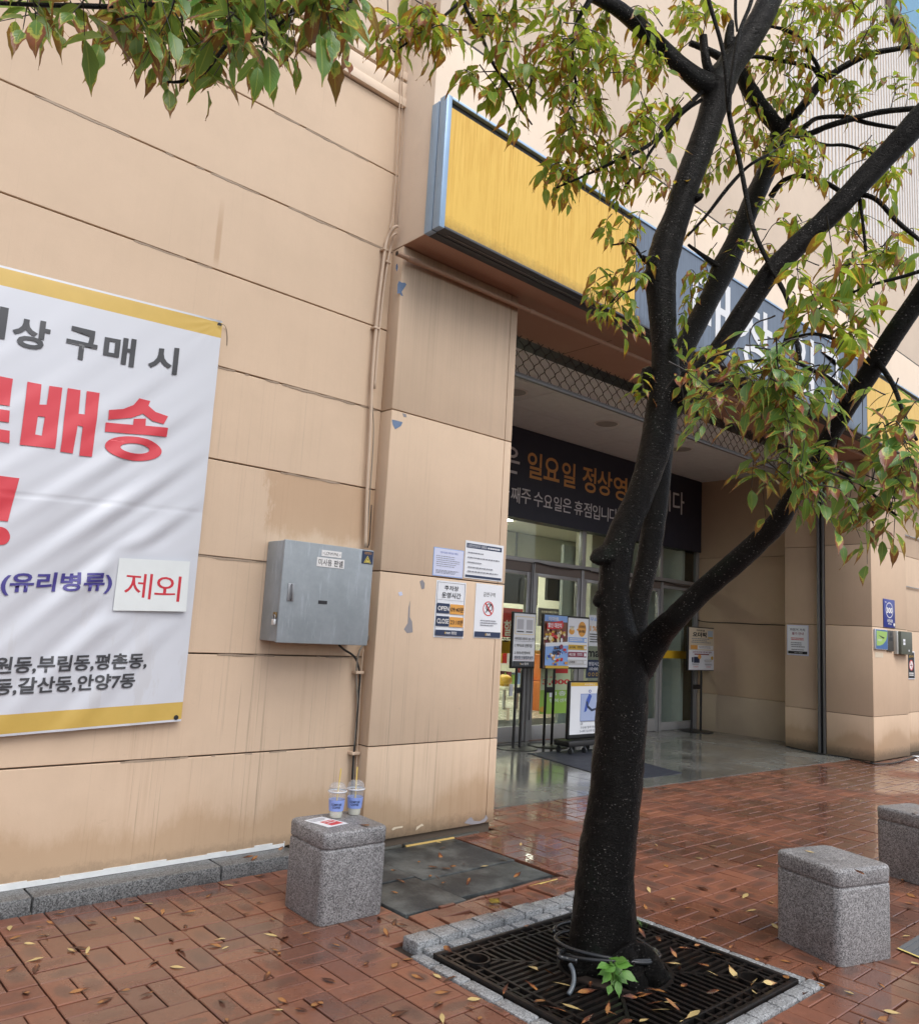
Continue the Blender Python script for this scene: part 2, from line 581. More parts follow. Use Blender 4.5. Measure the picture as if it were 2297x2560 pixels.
def bark_mat():
    mt, nt, b = new_mat('wet_dark_bark')
    g = G(nt)
    p = g.pos()
    m1 = g.noise(g.mapv(p, (1, 1, 1.5)), 38.0, 9.0, 0.75, 0.9)
    m0 = g.noise(p, 7.0, 4.0, 0.6)
    c = g.ramp(m1, [(0.3, (0.002, 0.0018, 0.0018)), (0.55, (0.005, 0.0044, 0.0042)), (0.78, (0.013, 0.011, 0.010))])
    dryp = g.noise(g.mapv(p, (1, 1, 0.6)), 3.2, 6.0, 0.7, 0.6)
    c = g.mix(g.math('MULTIPLY', g.ramp(dryp, [(0.52, 0.0), (0.68, 1.0)]), 0.45), c, (0.026, 0.022, 0.019))
    crack = g.noise(g.mapv(p, (3.5, 3.5, 22.0)), 1.0, 6.0, 0.7, 0.5)
    c = g.mix(g.math('MULTIPLY', g.ramp(crack, [(0.60, 0.0), (0.66, 1.0)]), 0.4), c, (0.035, 0.031, 0.028))
    moss = g.noise(p, 4.5, 7.0, 0.75)
    c = g.mix(g.math('MULTIPLY', g.ramp(moss, [(0.56, 0.0), (0.70, 1.0)]), 0.45), c, (0.020, 0.038, 0.026))
    sp = g.n('ShaderNodeTexVoronoi', out='Distance', Vector=g.mapv(p, (1, 1, 1.5)), Scale=58.0)
    spn = g.noise(p, 9.0, 4.0, 0.6)
    lent = g.math('MULTIPLY', g.ramp(g.math('ADD', sp, g.math('MULTIPLY', g.math('SUBTRACT', m1, 0.5), 0.25)), [(0.13, 1.0), (0.22, 0.0)]), g.ramp(spn, [(0.42, 0.0), (0.58, 1.0)]))
    c = g.mix(g.math('MULTIPLY', lent, 0.85), c, (0.24, 0.23, 0.22))
    g.to(b, Base_Color=c)
    g.to(b, Roughness=g.math('ADD', g.math('ADD', 0.10, g.math('MULTIPLY', dryp, 0.30)), g.math('MULTIPLY', m1, 0.22)), Specular_IOR_Level=0.17)
    m2 = g.noise(g.mapv(p, (1, 1, 1.9)), 80.0, 6.0, 0.72, 0.8)
    h = g.math('ADD', m1, g.math('MULTIPLY', lent, 0.25))
    h = g.math('ADD', h, g.math('MULTIPLY', m2, 1.3))
    h = g.math('ADD', h, g.math('MULTIPLY', m0, 1.2))
    h = g.math('ADD', h, g.math('MULTIPLY', g.ramp(crack, [(0.58, 0.0), (0.66, 1.0)]), -0.35))
    g.to(b, Normal=g.bump(h, 1.0, 0.016))
    return mt


BARK = bark_mat()
TWIG = simple('dark_twig', (0.022, 0.017, 0.015), 0.5)


def leaf_mat(name, green, lime, brown, brown2, shift=0.0, trans=0.42, rough=0.32):
    mt, nt, b = new_mat(name)
    g = G(nt)
    p = g.pos()
    uv = g.n('ShaderNodeUVMap')
    u, v, _ = g.xyz(uv)
    oi = g.n('ShaderNodeObjectInfo', out='Random')
    at = g.n('ShaderNodeAttribute', out='Fac', props={'attribute_name': 'rnd'})
    r = g.math('FRACT', g.math('ADD', oi, at))
    e = g.math('MULTIPLY', g.math('ABSOLUTE', g.math('SUBTRACT', u, 0.5)), 2.0)
    ns = g.noise(p, 85.0, 4.0, 0.6)
    t = g.math('ADD', g.math('MULTIPLY', v, 0.75), g.math('MULTIPLY', g.math('POWER', e, 2.0), 0.26))
    t = g.math('ADD', t, g.math('MULTIPLY', g.math('SUBTRACT', ns, 0.5), 0.42))
    t = g.math('ADD', t, g.math('MULTIPLY', g.math('SUBTRACT', r, 0.5), 0.55 ))
    t = g.math('ADD', t, shift)
    c = g.ramp(t, [(0.0, green), (0.52, tuple(k * 1.1 for k in green)), (0.58, lime), (0.62, lime), (0.655, brown), (0.95, brown2)])
    vein = g.math('SINE', g.math('ADD', g.math('MULTIPLY', v, 70.0), g.math('MULTIPLY', e, -18.0)))
    mid = g.ramp(e, [(0.0, 1.0), (0.10, 0.0)])
    c = g.mix(g.math('MULTIPLY', mid, 0.35), c, tuple(min(1, k * 1.5) for k in lime))
    hv = g.math('FRACT', g.math('MULTIPLY', r, 5.77))
    c = g.mix(g.math('MULTIPLY', hv, 0.22), c, (0.02, 0.02, 0.01))
    g.to(b, Base_Color=c, Roughness=rough, Specular_IOR_Level=0.5)
    g.to(b, Normal=g.bump(g.math('ADD', g.math('MULTIPLY', vein, 0.5), mid), 0.3, 0.001))
    tr = g.n('ShaderNodeBsdfTranslucent', Color=g.mix(0.25, c, tuple(min(1, k * 1.7) for k in lime)))
    mx = nt.nodes.new('ShaderNodeMixShader')
    mx.inputs[0].default_value = trans
    nt.links.new(b.outputs[0], mx.inputs[1]); nt.links.new(tr, mx.inputs[2])
    nt.links.new(mx.outputs[0], nt.nodes['Material Output'].inputs['Surface'])
    return mt


LEAF = leaf_mat('autumn_leaf', (0.135, 0.29, 0.035), (0.58, 0.56, 0.06), (0.38, 0.085, 0.03), (0.23, 0.055, 0.028), shift=0.08, trans=0.55)
LEAF_BIG = leaf_mat('near_leaf', (0.105, 0.25, 0.055), (0.52, 0.54, 0.10), (0.32, 0.08, 0.042), (0.20, 0.052, 0.036), shift=0.06, trans=0.42, rough=0.24)
FALLEN = leaf_mat('fallen_leaf', (0.36, 0.17, 0.06), (0.30, 0.12, 0.045), (0.15, 0.05, 0.024), (0.065, 0.024, 0.016), shift=0.28, trans=0.1, rough=0.25)
FALLEN_Y = leaf_mat('pale_fallen_leaf', (0.60, 0.46, 0.20), (0.66, 0.52, 0.26), (0.45, 0.26, 0.10), (0.30, 0.13, 0.05), shift=-0.1, trans=0.1, rough=0.28)
SEEDLING = leaf_mat('seedling_leaf', (0.14, 0.34, 0.06), (0.22, 0.42, 0.08), (0.2, 0.4, 0.08), (0.2, 0.4, 0.08), shift=-0.5, trans=0.35)


def streaky(name, base, dark, amount=0.6, rough=0.4, scale=60.0):
    """sign face: thin rain runs that start and stop, faded patches, grime along the lower edge"""
    mt, nt, b = new_mat(name)
    g = G(nt)
    p = g.pos()
    x, y, z = g.xyz(p)
    r1 = g.noise(g.mapv(p, (scale, scale, 2.2)), 1.0, 5.0, 0.65, 0.25)
    r2 = g.noise(g.mapv(p, (1.0, 1.0, 0.6)), 1.6, 5.0, 0.65)
    r3 = g.noise(p, 26.0, 6.0, 0.7)
    f = g.math('MULTIPLY', g.ramp(r1, [(0.42, 0.0), (0.60, 1.0)]), g.ramp(r2, [(0.35, 0.0), (0.62, amount)]))
    c = g.mix(f, base, dark)
    c = g.mix(g.math('MULTIPLY', g.ramp(r2, [(0.5, 0.0), (0.75, 1.0)]), 0.25), c, tuple(min(1.0, k * 1.12 + 0.04) for k in base))
    gr = g.ramp(g.math('ADD', g.math('SUBTRACT', z, 4.25), g.math('MULTIPLY', r3, 0.16)), [(0.08, 1.0), (0.19, 0.0)])
    c = g.mix(g.math('MULTIPLY', gr, 0.6), c, tuple(k * 0.30 for k in dark))
    drops = g.n('ShaderNodeTexVoronoi', out='Distance', Vector=p, Scale=70.0)
    c = g.mix(g.math('MULTIPLY', g.ramp(drops, [(0.06, 1.0), (0.12, 0.0)]), 0.5), c, tuple(min(1.0, k * 1.2 + 0.08) for k in base))
    g.to(b, Base_Color=c, Roughness=g.math('ADD', rough, g.math('MULTIPLY', g.math('SUBTRACT', r1, 0.5), 0.25)))
    g.to(b, Normal=g.bump(g.noise(g.mapv(p, (1.2, 1.2, 0.8)), 1.0, 3.0, 0.5), 0.5, 0.02))
    return mt


YELLOW = streaky('yellow_sign_face', (0.78, 0.50, 0.085), (0.62, 0.34, 0.025), 0.9, 0.35, 60.0)
SIGN_BLUE = streaky('slate_sign_face', (0.135, 0.175, 0.235), (0.075, 0.10, 0.14), 0.9, 0.4, 45.0)
FRAME_BLUE = simple('pale_blue_aluminium', (0.30, 0.44, 0.62), 0.38, metal=0.3)
DARK_METAL = simple('dark_sheet_metal', (0.055, 0.06, 0.068), 0.5, metal=0.3)
BLACK = simple('black_powder_coat', (0.012, 0.012, 0.013), 0.4)
STEEL = simple('brushed_steel', (0.36, 0.37, 0.39), 0.4, metal=0.75)
STEEL_D = simple('dull_steel', (0.20, 0.20, 0.205), 0.45, metal=0.6)
WHITE_P = simple('white_print', (0.80, 0.80, 0.80), 0.5, var=0)
PAPER = simple('white_paper', (0.76, 0.79, 0.84), 0.45, var=0.02)
PAPER_L = simple('pale_lilac_paper', (0.62, 0.66, 0.84), 0.45, var=0.02)
CREAM = simple('cream_print', (0.76, 0.66, 0.42), 0.5, var=0)
INK = simple('black_ink', (0.018, 0.018, 0.022), 0.5, var=0)
INK_G = simple('grey_ink', (0.22, 0.23, 0.27), 0.5, var=0)
NAVY = simple('navy_print', (0.02, 0.035, 0.085), 0.45, var=0)
BLUE_P = simple('blue_print', (0.045, 0.10, 0.42), 0.45, var=0)
SKYBLUE = simple('light_blue_print', (0.25, 0.42, 0.78), 0.45, var=0)
RED_P = simple('red_print', (0.60, 0.045, 0.045), 0.45, var=0)
MAROON = simple('maroon_print', (0.26, 0.05, 0.09), 0.45, var=0)
ORANGE_P = simple('amber_print', (0.72, 0.35, 0.075), 0.45, var=0)
GOLD_P = simple('gold_print', (0.62, 0.40, 0.06), 0.45, var=0)
GREEN_P = simple('green_print', (0.30, 0.52, 0.09), 0.45, var=0)
GREENP = simple('pale_green_print', (0.55, 0.66, 0.42), 0.45, var=0)
BEIGE_PIPE = simple('beige_painted_pipe', (0.58, 0.45, 0.34), 0.55)
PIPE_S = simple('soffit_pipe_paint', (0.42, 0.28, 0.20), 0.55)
CABLE_K = simple('black_cable', (0.015, 0.015, 0.016), 0.45)
CABLE_G = simple('grey_cable', (0.24, 0.22, 0.19), 0.5)
PEEL = simple('exposed_blue_undercoat', (0.14, 0.21, 0.34), 0.65, var=0.15, bump=0.5)
PEEL_G = simple('exposed_grey_undercoat', (0.28, 0.27, 0.29), 0.7)
CEMENT = simple('cement_bed', (0.22, 0.215, 0.20), 0.75, bump=0.4)
WET_DARK = simple('wet_dark_concrete', (0.075, 0.075, 0.065), 0.35, bump=0.4, bscale=90)
BED = simple('wet_joint_sand', (0.028, 0.020, 0.016), 0.6, bump=0.4, bscale=200)
CHIPPED = simple('chipped_white_paint', (0.72, 0.75, 0.76), 0.5, var=0.10, bump=0.6, bscale=90)


def boxpaint():
    mt, nt, b = new_mat('weathered_grey_enamel')
    g = G(nt)
    p = g.pos()
    r1 = g.noise(g.mapv(p, (26, 26, 3.0)), 1.0, 6.0, 0.72)
    r2 = g.noise(p, 7.0, 5.0, 0.7)
    c = g.mix(g.ramp(r2, [(0.35, 0.0), (0.7, 1.0)]), (0.27, 0.31, 0.335), (0.34, 0.38, 0.415))
    c = g.mix(g.math('MULTIPLY', g.ramp(r1, [(0.56, 0.0), (0.68, 1.0)]), 0.55), c, (0.47, 0.53, 0.60))
    g.to(b, Base_Color=c, Roughness=0.42)
    return mt


BOXP = boxpaint()


def thin_glass(name, tint=(0.80, 0.90, 0.86), refl=1.0):
    mt, nt, b = new_mat(name)
    g = G(nt)
    nt.nodes.remove(b)
    tr = g.n('ShaderNodeBsdfTransparent', Color=(*tint, 1))
    gl = g.n('ShaderNodeBsdfGlossy', Color=(1, 1, 1, 1), Roughness=0.015)
    bf = g.n('ShaderNodeNewGeometry', out='Backfacing')
    fr = g.n('ShaderNodeFresnel', IOR=g.math('MULTIPLY_ADD', bf, 1 / 1.52 - 1.52, 1.52))
    mx = nt.nodes.new('ShaderNodeMixShader')
    nt.links.new(g.math('MULTIPLY', fr, refl, clamp=True), mx.inputs[0])
    nt.links.new(tr, mx.inputs[1]); nt.links.new(gl, mx.inputs[2])
    nt.links.new(mx.outputs[0], nt.nodes['Material Output'].inputs['Surface'])
    return mt


GLASS = thin_glass('door_glass', (0.90, 0.94, 0.92), 0.6)
CUP = thin_glass('clear_cup_plastic', (0.96, 0.97, 0.98), 0.8)
_g = G(CUP.node_tree)
_mx = CUP.node_tree.nodes.new('ShaderNodeMixShader')
_mx.inputs[0].default_value = 0.16
_o = CUP.node_tree.nodes['Material Output'].inputs['Surface']
CUP.node_tree.links.new(_o.links[0].from_socket, _mx.inputs[1])
CUP.node_tree.links.new(_g.n('ShaderNodeBsdfDiffuse', Color=(0.85, 0.88, 0.92, 1)), _mx.inputs[2])
CUP.node_tree.links.new(_mx.outputs[0], _o)
LAMP = simple('lit_ceiling_panel', (1.0, 0.96, 0.84), 0.5, emit=17.0, var=0)


# ================================================================== SETTING
PX, PY = 0.2255, 0.2303            # paving grid: two bricks make one square
GX0, GY0 = 1.105, 4.057
STONE_EDGE = lambda x: 4.985 - (x - 4.4) * 0.0312      # front edge of the entrance floor
PIT = (2.56, 3.84, 1.70, 3.12)     # tree pit, outer edge of its border stones

g_ = MB()
g_.quad((-300, -300, -0.060), (300, -300, -0.060), (300, 300, -0.060), (-300, 300, -0.060))
tag(g_.build('ground', simple('asphalt', (0.05, 0.05, 0.052), 0.6)), kind='structure')
b_ = MB()
b_.box(-6, 24, -3, 4.42, -0.055, -0.022)
b_.box(2.78, 24, 4.42, 5.1, -0.0545, -0.0225)
pavement = tag(b_.build('pavement', BED), kind='structure')


def blocked(x, y):
    if PIT[0] - 0.01 < x < PIT[1] + 0.01 and PIT[2] - 0.01 < y < PIT[3] + 0.01: return True
    if y > 4.40 and x < 2.80: return True
    if 2.79 < x < 4.07 and 3.40 < y < 4.6: return True
    if 4.0 < x < 4.55 and y > 4.42: return True
    if x > 4.4 and x < 11.9 and y > STONE_EDGE(x): return True
    if x > 11.75 and y > 4.44: return True
    return y > 4.95


OBST = [(PIT[0] - 0.06, PIT[1] + 0.035, PIT[2] - 0.008, PIT[3] + 0.0), (2.792, 4.075, 3.395, 4.62), (-9, 2.80, 4.398, 9), (4.07, 4.50, 4.44, 9), (11.79, 99, 4.47, 9)]


def clip_brick(x0, x1, y0, y1):
    """True if whole, None if nothing is left, else the largest rectangle clear of every obstacle"""
    whole = True
    ob = OBST + [(4.40, 11.86, STONE_EDGE(max(4.4, (x0 + x1) / 2)) - 0.004, 9), (-99, 99, 5.0, 9)]
    for a, b, c, d in ob:
        if x1 <= a or x0 >= b or y1 <= c or y0 >= d: continue
        whole = False
        opts = [(x0, min(x1, a), y0, y1), (max(x0, b), x1, y0, y1), (x0, x1, y0, min(y1, c)), (x0, x1, max(y0, d), y1)]
        opts = [o for o in opts if o[1] - o[0] > 0.022 and o[3] - o[2] > 0.022]
        if not opts: return None
        x0, x1, y0, y1 = max(opts, key=lambda o: (o[1] - o[0]) * (o[3] - o[2]))
    return True if whole else (x0, x1, y0, y1)


def brick_geom(lx, ly):
    hx, hy = lx / 2, ly / 2
    c = 0.0035
    v = []
    for z, k in ((-0.03, 0.0), (-c * 0.8, 0.0), (0.0, c)):
        for sx, sy in ((-1, -1), (1, -1), (1, 1), (-1, 1)):
            v.append((sx * (hx - k), sy * (hy - k), z))
    f = [(8, 9, 10, 11)]
    for a in (0, 4):
        for i in range(4):
            f.append((a + i, a + (i + 1) % 4, a + 4 + (i + 1) % 4, a + 4 + i))
    uv = [((p[0] / lx) + 0.5, (p[1] / ly) + 0.5) for p in v]
    return v, f, uv


def brick_mesh(name, lx, ly):
    v, f, uv = brick_geom(lx, ly)
    me = bpy.data.meshes.new(name)
    me.from_pydata(v, [], f)
    me.materials.append(BRICK)
    ul = me.uv_layers.new(name='UVMap')
    for lp in me.loops: ul.data[lp.index].uv = uv[lp.vertex_index]
    a = me.attributes.new('rnd', 'FLOAT', 'POINT')
    a.data.foreach_set('value', [0.0] * len(v))
    return me


GAP = 0.0068
brick_h = brick_mesh('brick', PX - GAP, PY / 2 - GAP)
brick_v = brick_mesh('brick_upright', PX / 2 - GAP, PY - GAP)
slots = []
for i in range(-24, 82):
    for j in range(-26, 6):
        x0, y0 = GX0 + i * PX, GY0 + j * PY      # lower-left of the square
        flat = (i - 1 + j + 1) % 2 == 0
        for k in (0, 1):
            if flat: c = (x0 + PX / 2, y0 + PY * (0.25 + 0.5 * k)); kind = 0
            else: c = (x0 + PX * (0.25 + 0.5 * k), y0 + PY / 2); kind = 1
            hx_, hy_ = (PX / 2, PY / 4) if kind == 0 else (PX / 4, PY / 2)
            cut = clip_brick(c[0] - hx_, c[0] + hx_, c[1] - hy_, c[1] + hy_)
            if cut is None: continue
            size = None
            if cut is not True:
                c = ((cut[0] + cut[1]) / 2, (cut[2] + cut[3]) / 2); size = (cut[1] - cut[0] - GAP, cut[3] - cut[2] - GAP)
            if c[0] > 19 or c[0] < -4: continue
            pr = project((c[0], c[1], 0))
            seen = pr is not None and -40 < pr[0] < PW + 40 and 1500 < pr[1] < PH + 60
            area = (1500 - c[1]) * 0 + (1.0 / (pr[2] ** 3) if pr else 0)
            slots.append((seen, area, c, kind, size))
slots.sort(key=lambda s: (s[0], s[1]), reverse=True)
loose = MB(); lu, lr = [], []
gv = (brick_geom(PX - GAP, PY / 2 - GAP), brick_geom(PX / 2 - GAP, PY - GAP))
for n, (seen, area, c, kind, size) in enumerate(slots):
    dz = rng.uniform(-0.0022, 0.0012)
    tx, ty, rz = rng.gauss(0, 0.004), rng.gauss(0, 0.004), rng.gauss(0, 0.006)
    if 2.8 < c[0] < 4.1 and 3.10 < c[1] < 3.45:      # the lifted row beside the mats
        dz += rng.uniform(0.0, 0.016); tx += rng.gauss(0, 0.035); ty += rng.gauss(0, 0.03); rz += rng.gauss(0, 0.03)
    M = Matrix.Translation((c[0] + rng.gauss(0, 0.0008), c[1] + rng.gauss(0, 0.0008), dz)) @ Matrix.Rotation(rz, 4, 'Z') @ Matrix.Rotation(tx, 4, 'X') @ Matrix.Rotation(ty, 4, 'Y')
    if n < 300:
        o = bpy.data.objects.new('brick', brick_mesh('cut_brick', *size) if size else (brick_v if kind else brick_h))
        col.objects.link(o); o.parent = pavement; o.matrix_basis = M
    else:
        v, f, uv = brick_geom(*size) if size else gv[kind]
        n0 = len(loose.v)
        loose.v += [tuple(M @ Vector(p)) for p in v]
        for q in f: loose.f.append(tuple(n0 + t for t in q)); loose.mi.append(0)
        lu += uv; lr += [rng.random()] * len(v)
lo = loose.build('brick_field', BRICK, pavement)
tag(lo, kind='stuff')
ul = lo.data.uv_layers.new(name='UVMap')
vi = np.empty(len(lo.data.loops), np.int32); lo.data.loops.foreach_get('vertex_index', vi)
ul.data.foreach_set('uv', np.array(lu, np.float32)[vi].ravel())
lo.data.attributes.new('rnd', 'FLOAT', 'POINT').data.foreach_set('value', lr)

# entrance floor of granite tiles
ef = MB()
ef.quad((4.3, STONE_EDGE(4.3), -0.012), (12.7, STONE_EDGE(12.7), -0.012), (12.7, 7.74, -0.012), (4.3, 7.74, -0.012))
entrance_floor = tag(ef.build('entrance_floor', simple('tile_grout', (0.06, 0.06, 0.055), 0.4)), kind='structure')
ys = [None, 5.35, 5.94, 6.53, 7.12, 7.735]
xs = [4.42 + 0.6 * k for k in range(15)]
for i in range(14):
    for j in range(5):
        a, b = xs[i] + 0.003, min(xs[i + 1], 12.62) - 0.003
        if b - a < 0.05: continue
        y1 = ys[j + 1] - 0.003
        if j == 0: ya, yb = STONE_EDGE(a), STONE_EDGE(b)
        else: ya = yb = ys[j] + 0.003
        t = MB(); h = rng.uniform(0.004, 0.006)
        pts = [(a, ya), (b, yb), (b, y1), (a, y1)]
        n = len(t.v)
        t.poly([(x, y, h) for x, y in pts])
        for q in range(4):
            p, r = pts[q], pts[(q + 1) % 4]
            t.quad((p[0], p[1], -0.02), (r[0], r[1], -0.02), (r[0], r[1], h), (p[0], p[1], h))
        t.build('floor_tile', TILE, entrance_floor)

# kerb along the foot of the left wall
kx = [-5.0, -3.55, -2.3, -1.0, 0.28, 1.275, 2.262, 2.78]
kb = MB(); kb.box(-5, 2.78, 4.415, 4.60, -0.05, 0.0)
kerb = tag(kb.build('kerb', CEMENT), kind='structure')
for a, b in zip(kx[:-1], kx[1:]):
    s = MB(); s.box(a + 0.004, b - 0.004, 4.405 + rng.uniform(-0.003, 0.003), 4.573, -0.045, 0.074 + rng.uniform(-0.002, 0.002))
    s.build('kerb_stone', GRANITE_K, kerb, bevel=0.006)
# open gutter between the mats and the pillar, with two stones and cement
gt = MB(); gt.box(2.795, 4.08, 3.36, 4.62, -0.054, -0.030)
gutter = tag(gt.build('gutter', WET_DARK), kind='structure')
for a, b, y0, y1, h in ((2.80, 3.36, 4.45, 4.56, 0.018), (3.37, 3.62, 4.46, 4.55, 0.004), (3.63, 4.34, 4.44, 4.56, 0.006)):
    s = MB(); s.box(a, b, y0, y1, -0.03, h)
    s.build('gutter_stone', WET_DARK, gutter, bevel=0.012)

# ================================================================== STORE BUILDING
bld = thing('store_building', (3.9, 6.0, 0), 'tall beige painted store building with a recessed glass entrance behind the tree', 'building')
WY = 4.58                      # left wall plane
PYF = 4.45                     # pillar face
zs = [0.075, 0.665, 1.26, 1.841, 2.434, 3.015, 3.622, 4.231, 4.845, 5.395]
box('wall_core', -9, 3.30, 4.605, 5.2, -0.05, 12.0, JOINT, bld)
for a, b in zip(zs[:-1], zs[1:]):
    w = MB(); w.box(-9, 3.262, WY + rng.uniform(-0.001, 0.0015), 4.607, a + 0.0045, b - 0.0045)
    w.build('wall_panel', WALL, bld, bevel=0.003, seg=1)
# broken sealant along the joints
for zj in zs[1:-1]:
    rb = MB(); xx = -1.0
    while xx < 3.24:
        n1_ = mnoise.noise(Vector((xx * 2.3, zj * 7, 0.3))) + 0.5 * mnoise.noise(Vector((xx * 11, zj * 7, 5.3)))
        n2_ = mnoise.noise(Vector((xx * 14, zj * 3, 9.1)))
        if n1_ > 0.05:
            h_ = min(0.011, 0.0045 + 0.011 * n1_); o_ = -0.003 + 0.005 * n2_
            rb.box(xx, xx + 0.024, WY - 0.0022, WY + 0.004, zj + o_ - h_ * 0.8, zj + o_ + h_ * 0.45)
        xx += 0.024
    if rb.f: tag(rb.build('joint_sealant', JOINT if int(zj * 10) % 3 else SEAL_L, bld), kind='stuff')
# belt course and upper wall left of the canopy
box('belt_course', -9, 3.262, 4.545, 4.612, 5.40, 5.47, WALL_GLARE, bld, 0.004)
box('wall_panel', -9, 3.262, 4.555, 4.609, 5.474, 5.60, WALL_GLARE, bld, 0.003)
box('belt_course', -9, 3.262, 4.552, 4.611, 5.625, 5.69, WALL_GLARE, bld, 0.004)
box('wall_panel', -9, 3.262, 4.572, 4.608, 5.70, 12.0, WALL_GLARE, bld, 0.003)
# chipped white skirting strip
sk = MB()
x = -5.0
while x < 2.76:
    w = rng.uniform(0.05, 0.16)
    h0, h1 = 0.0745, 0.103 + rng.uniform(-0.006, 0.006)
    sk.box(x, min(x + w, 2.76), 4.5745 - rng.uniform(0, 0.003), 4.5835, h0, h1)
    x += w
sk.build('skirting_strip', CHIPPED, bld)

# left pillar: stone-coloured panels with a narrow return strip
PXL, PXR = 3.262, 4.478
box('pillar_core', PXL + 0.02, PXR - 0.02, PYF + 0.025, 5.2, -0.03, 4.25, JOINT, bld)
pz = [0.055, 0.675, 1.856, 3.01, 4.247]
for a, b in zip(pz[:-1], pz[1:]):
    box('pillar_panel', PXL, 4.398, PYF, 4.60, a + 0.004, b - 0.004, WALL, bld, 0.004)
    box('pillar_panel', 4.402, PXR, PYF - 0.001, 5.1, a + 0.004, b - 0.004, WALL, bld, 0.004)
box('pillar_back', 4.30, PXR - 0.004, 5.1, 7.7, 0.0, 4.34, WALL_R, bld)

# peeled paint: exposed undercoat with a curled flake
def flake(name, pts, mat, n=Vector((0, -1, 0)), lift=0.0015):
    b = MB(); b.poly([Vector(p) + n * lift for p in pts]); b.poly([Vector(p) + n * 0.0002 for p in reversed(pts)])
    return b.build(name, mat, bld)


def img_y(pts, ox, oy, s, Y): return [on_y(ox + x / s, oy + y / s, Y) for x, y in pts]


Z2 = (950, 500, 4.55)
flake('peeled_patch', img_y([(200, 960), (215, 920), (245, 940), (280, 940), (300, 960), (275, 1000), (245, 1045), (262, 1095), (240, 1085), (220, 1060), (196, 1068)], *Z2, PYF), PEEL)
flake('peeled_patch', img_y([(183, 740), (195, 722), (203, 760), (193, 815), (180, 780)], *Z2, PYF), PEEL)
Z5 = (900, 550, 2.275)
flake('peeled_patch', img_y([(181, 1135), (205, 1140), (242, 1150), (232, 1172), (200, 1190), (186, 1165)], *Z5, PYF), PEEL)
flake('peeled_patch', img_y([(240, 1098), (262, 1105), (265, 1122), (248, 1120)], *Z5, PYF), PEEL_G)
Z8 = (880, 1880, 4.333)
flake('peeled_patch', img_y([(1215, 770), (1260, 720), (1290, 705), (1320, 745), (1385, 750), (1430, 720), (1450, 680), (1470, 720), (1440, 755), (1380, 775), (1290, 785)], *Z8, PYF), PEEL_G)
flake('peeled_patch', img_y([(430, 835), (455, 815), (550, 800), (545, 820), (480, 830), (440, 850)], *Z8, PYF), simple('lifted_paint_edge', (0.66, 0.56, 0.42), 0.7))
flake('peeled_patch', img_y([(700, 810), (760, 775), (775, 800), (745, 805), (690, 850)], *Z8, PYF), bpy.data.materials['lifted_paint_edge'])
Z3 = (600, 1250, 2.6)
flake('paint_scar', img_y([(1168, 530), (1185, 518), (1200, 540), (1198, 575), (1180, 580)], *Z3, PYF), PEEL_G)
flake('paint_scar', img_y([(1095, 700), (1105, 655), (1102, 760), (1118, 790), (1122, 860), (1085, 865), (1065, 840), (1090, 800)], *Z3, PYF), PEEL_G)
flake('paint_scar', img_y([(1028, 600), (1050, 595), (1058, 618), (1035, 625)], *Z3, PYF), PAPER_L)

# canopy: the wall above the entrance, standing 25 cm proud
CY = 4.20
CXR = 24.0
cb = MB()
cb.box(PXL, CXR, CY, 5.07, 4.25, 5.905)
cb.build('canopy_wall', WALL_GLARE, bld, bevel=0.004)
box('canopy_groove', PXL + 0.004, CXR, CY + 0.006, 5.06, 5.905, 5.925, BLACK, bld)
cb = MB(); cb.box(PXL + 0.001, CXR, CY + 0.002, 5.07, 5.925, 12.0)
cb.build('canopy_wall', WALL_GLARE, bld, bevel=0.004)
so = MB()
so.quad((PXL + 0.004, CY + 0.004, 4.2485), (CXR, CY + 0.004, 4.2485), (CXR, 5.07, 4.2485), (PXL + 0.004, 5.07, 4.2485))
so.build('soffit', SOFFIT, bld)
for xx in (5.75, 7.6, 9.45, 11.2):
    so = MB(); so.box(xx, xx + 0.006, 4.46, 5.066, 4.2465, 4.249); so.build('soffit_joint', JOINT, bld)
# back of the canopy and passage ceiling
box('shutter_box', 4.48, 11.9, 5.07, 5.30, 4.255, 4.40, BLACK, bld)
box('ceiling_slab', 4.3, 12.75, 5.30, 7.75, 4.345, 4.45, GRID, bld)
yb = [5.30, 6.13, 6.92, 7.70]
k = 0
xx = 4.475 - 0.02
while xx < 12.6:
    for a, b in zip(yb[:-1], yb[1:]):
        c = MB(); c.box(xx + 0.004, min(xx + 0.6, 12.62) - 0.004, a + 0.004, b - 0.004, 4.330 + rng.uniform(0, 0.002), 4.35)
        c.build('ceiling_tile', CEIL, bld)
    xx += 0.6
for lx in (4.77, 6.56, 8.36, 10.16):
    l = MB(); l.disc((lx, 6.52, 4.322), (1, 0, 0), (0, -1, 0), 0.17, 0.17, 32, r_in=0.86)
    l.lathe((lx, 6.52, 4.326), [(0.17, 0.006), (0.17, 0.0)], 32)
    dl = l.build('downlight', simple('downlight_trim', (0.95, 0.95, 0.93), 0.35, var=0), bld)
    l = MB(); l.disc((lx, 6.52, 4.325), (1, 0, 0), (0, -1, 0), 0.147, 0.147, 32); l.build('lens', simple('downlight_lens', (0.45, 0.45, 0.44), 0.3, var=0), dl)

# cladding: ribbed metal above, on the right
cl = MB()
xx = 8.7
while xx < CXR:
    cl.box(xx, xx + 0.055, CY - 0.012, CY + 0.001, 7.35, 12.0)
    xx += 0.11
cl.build('ribbed_cladding', simple('pale_ribbed_sheet', (0.74, 0.72, 0.70), 0.4), bld)
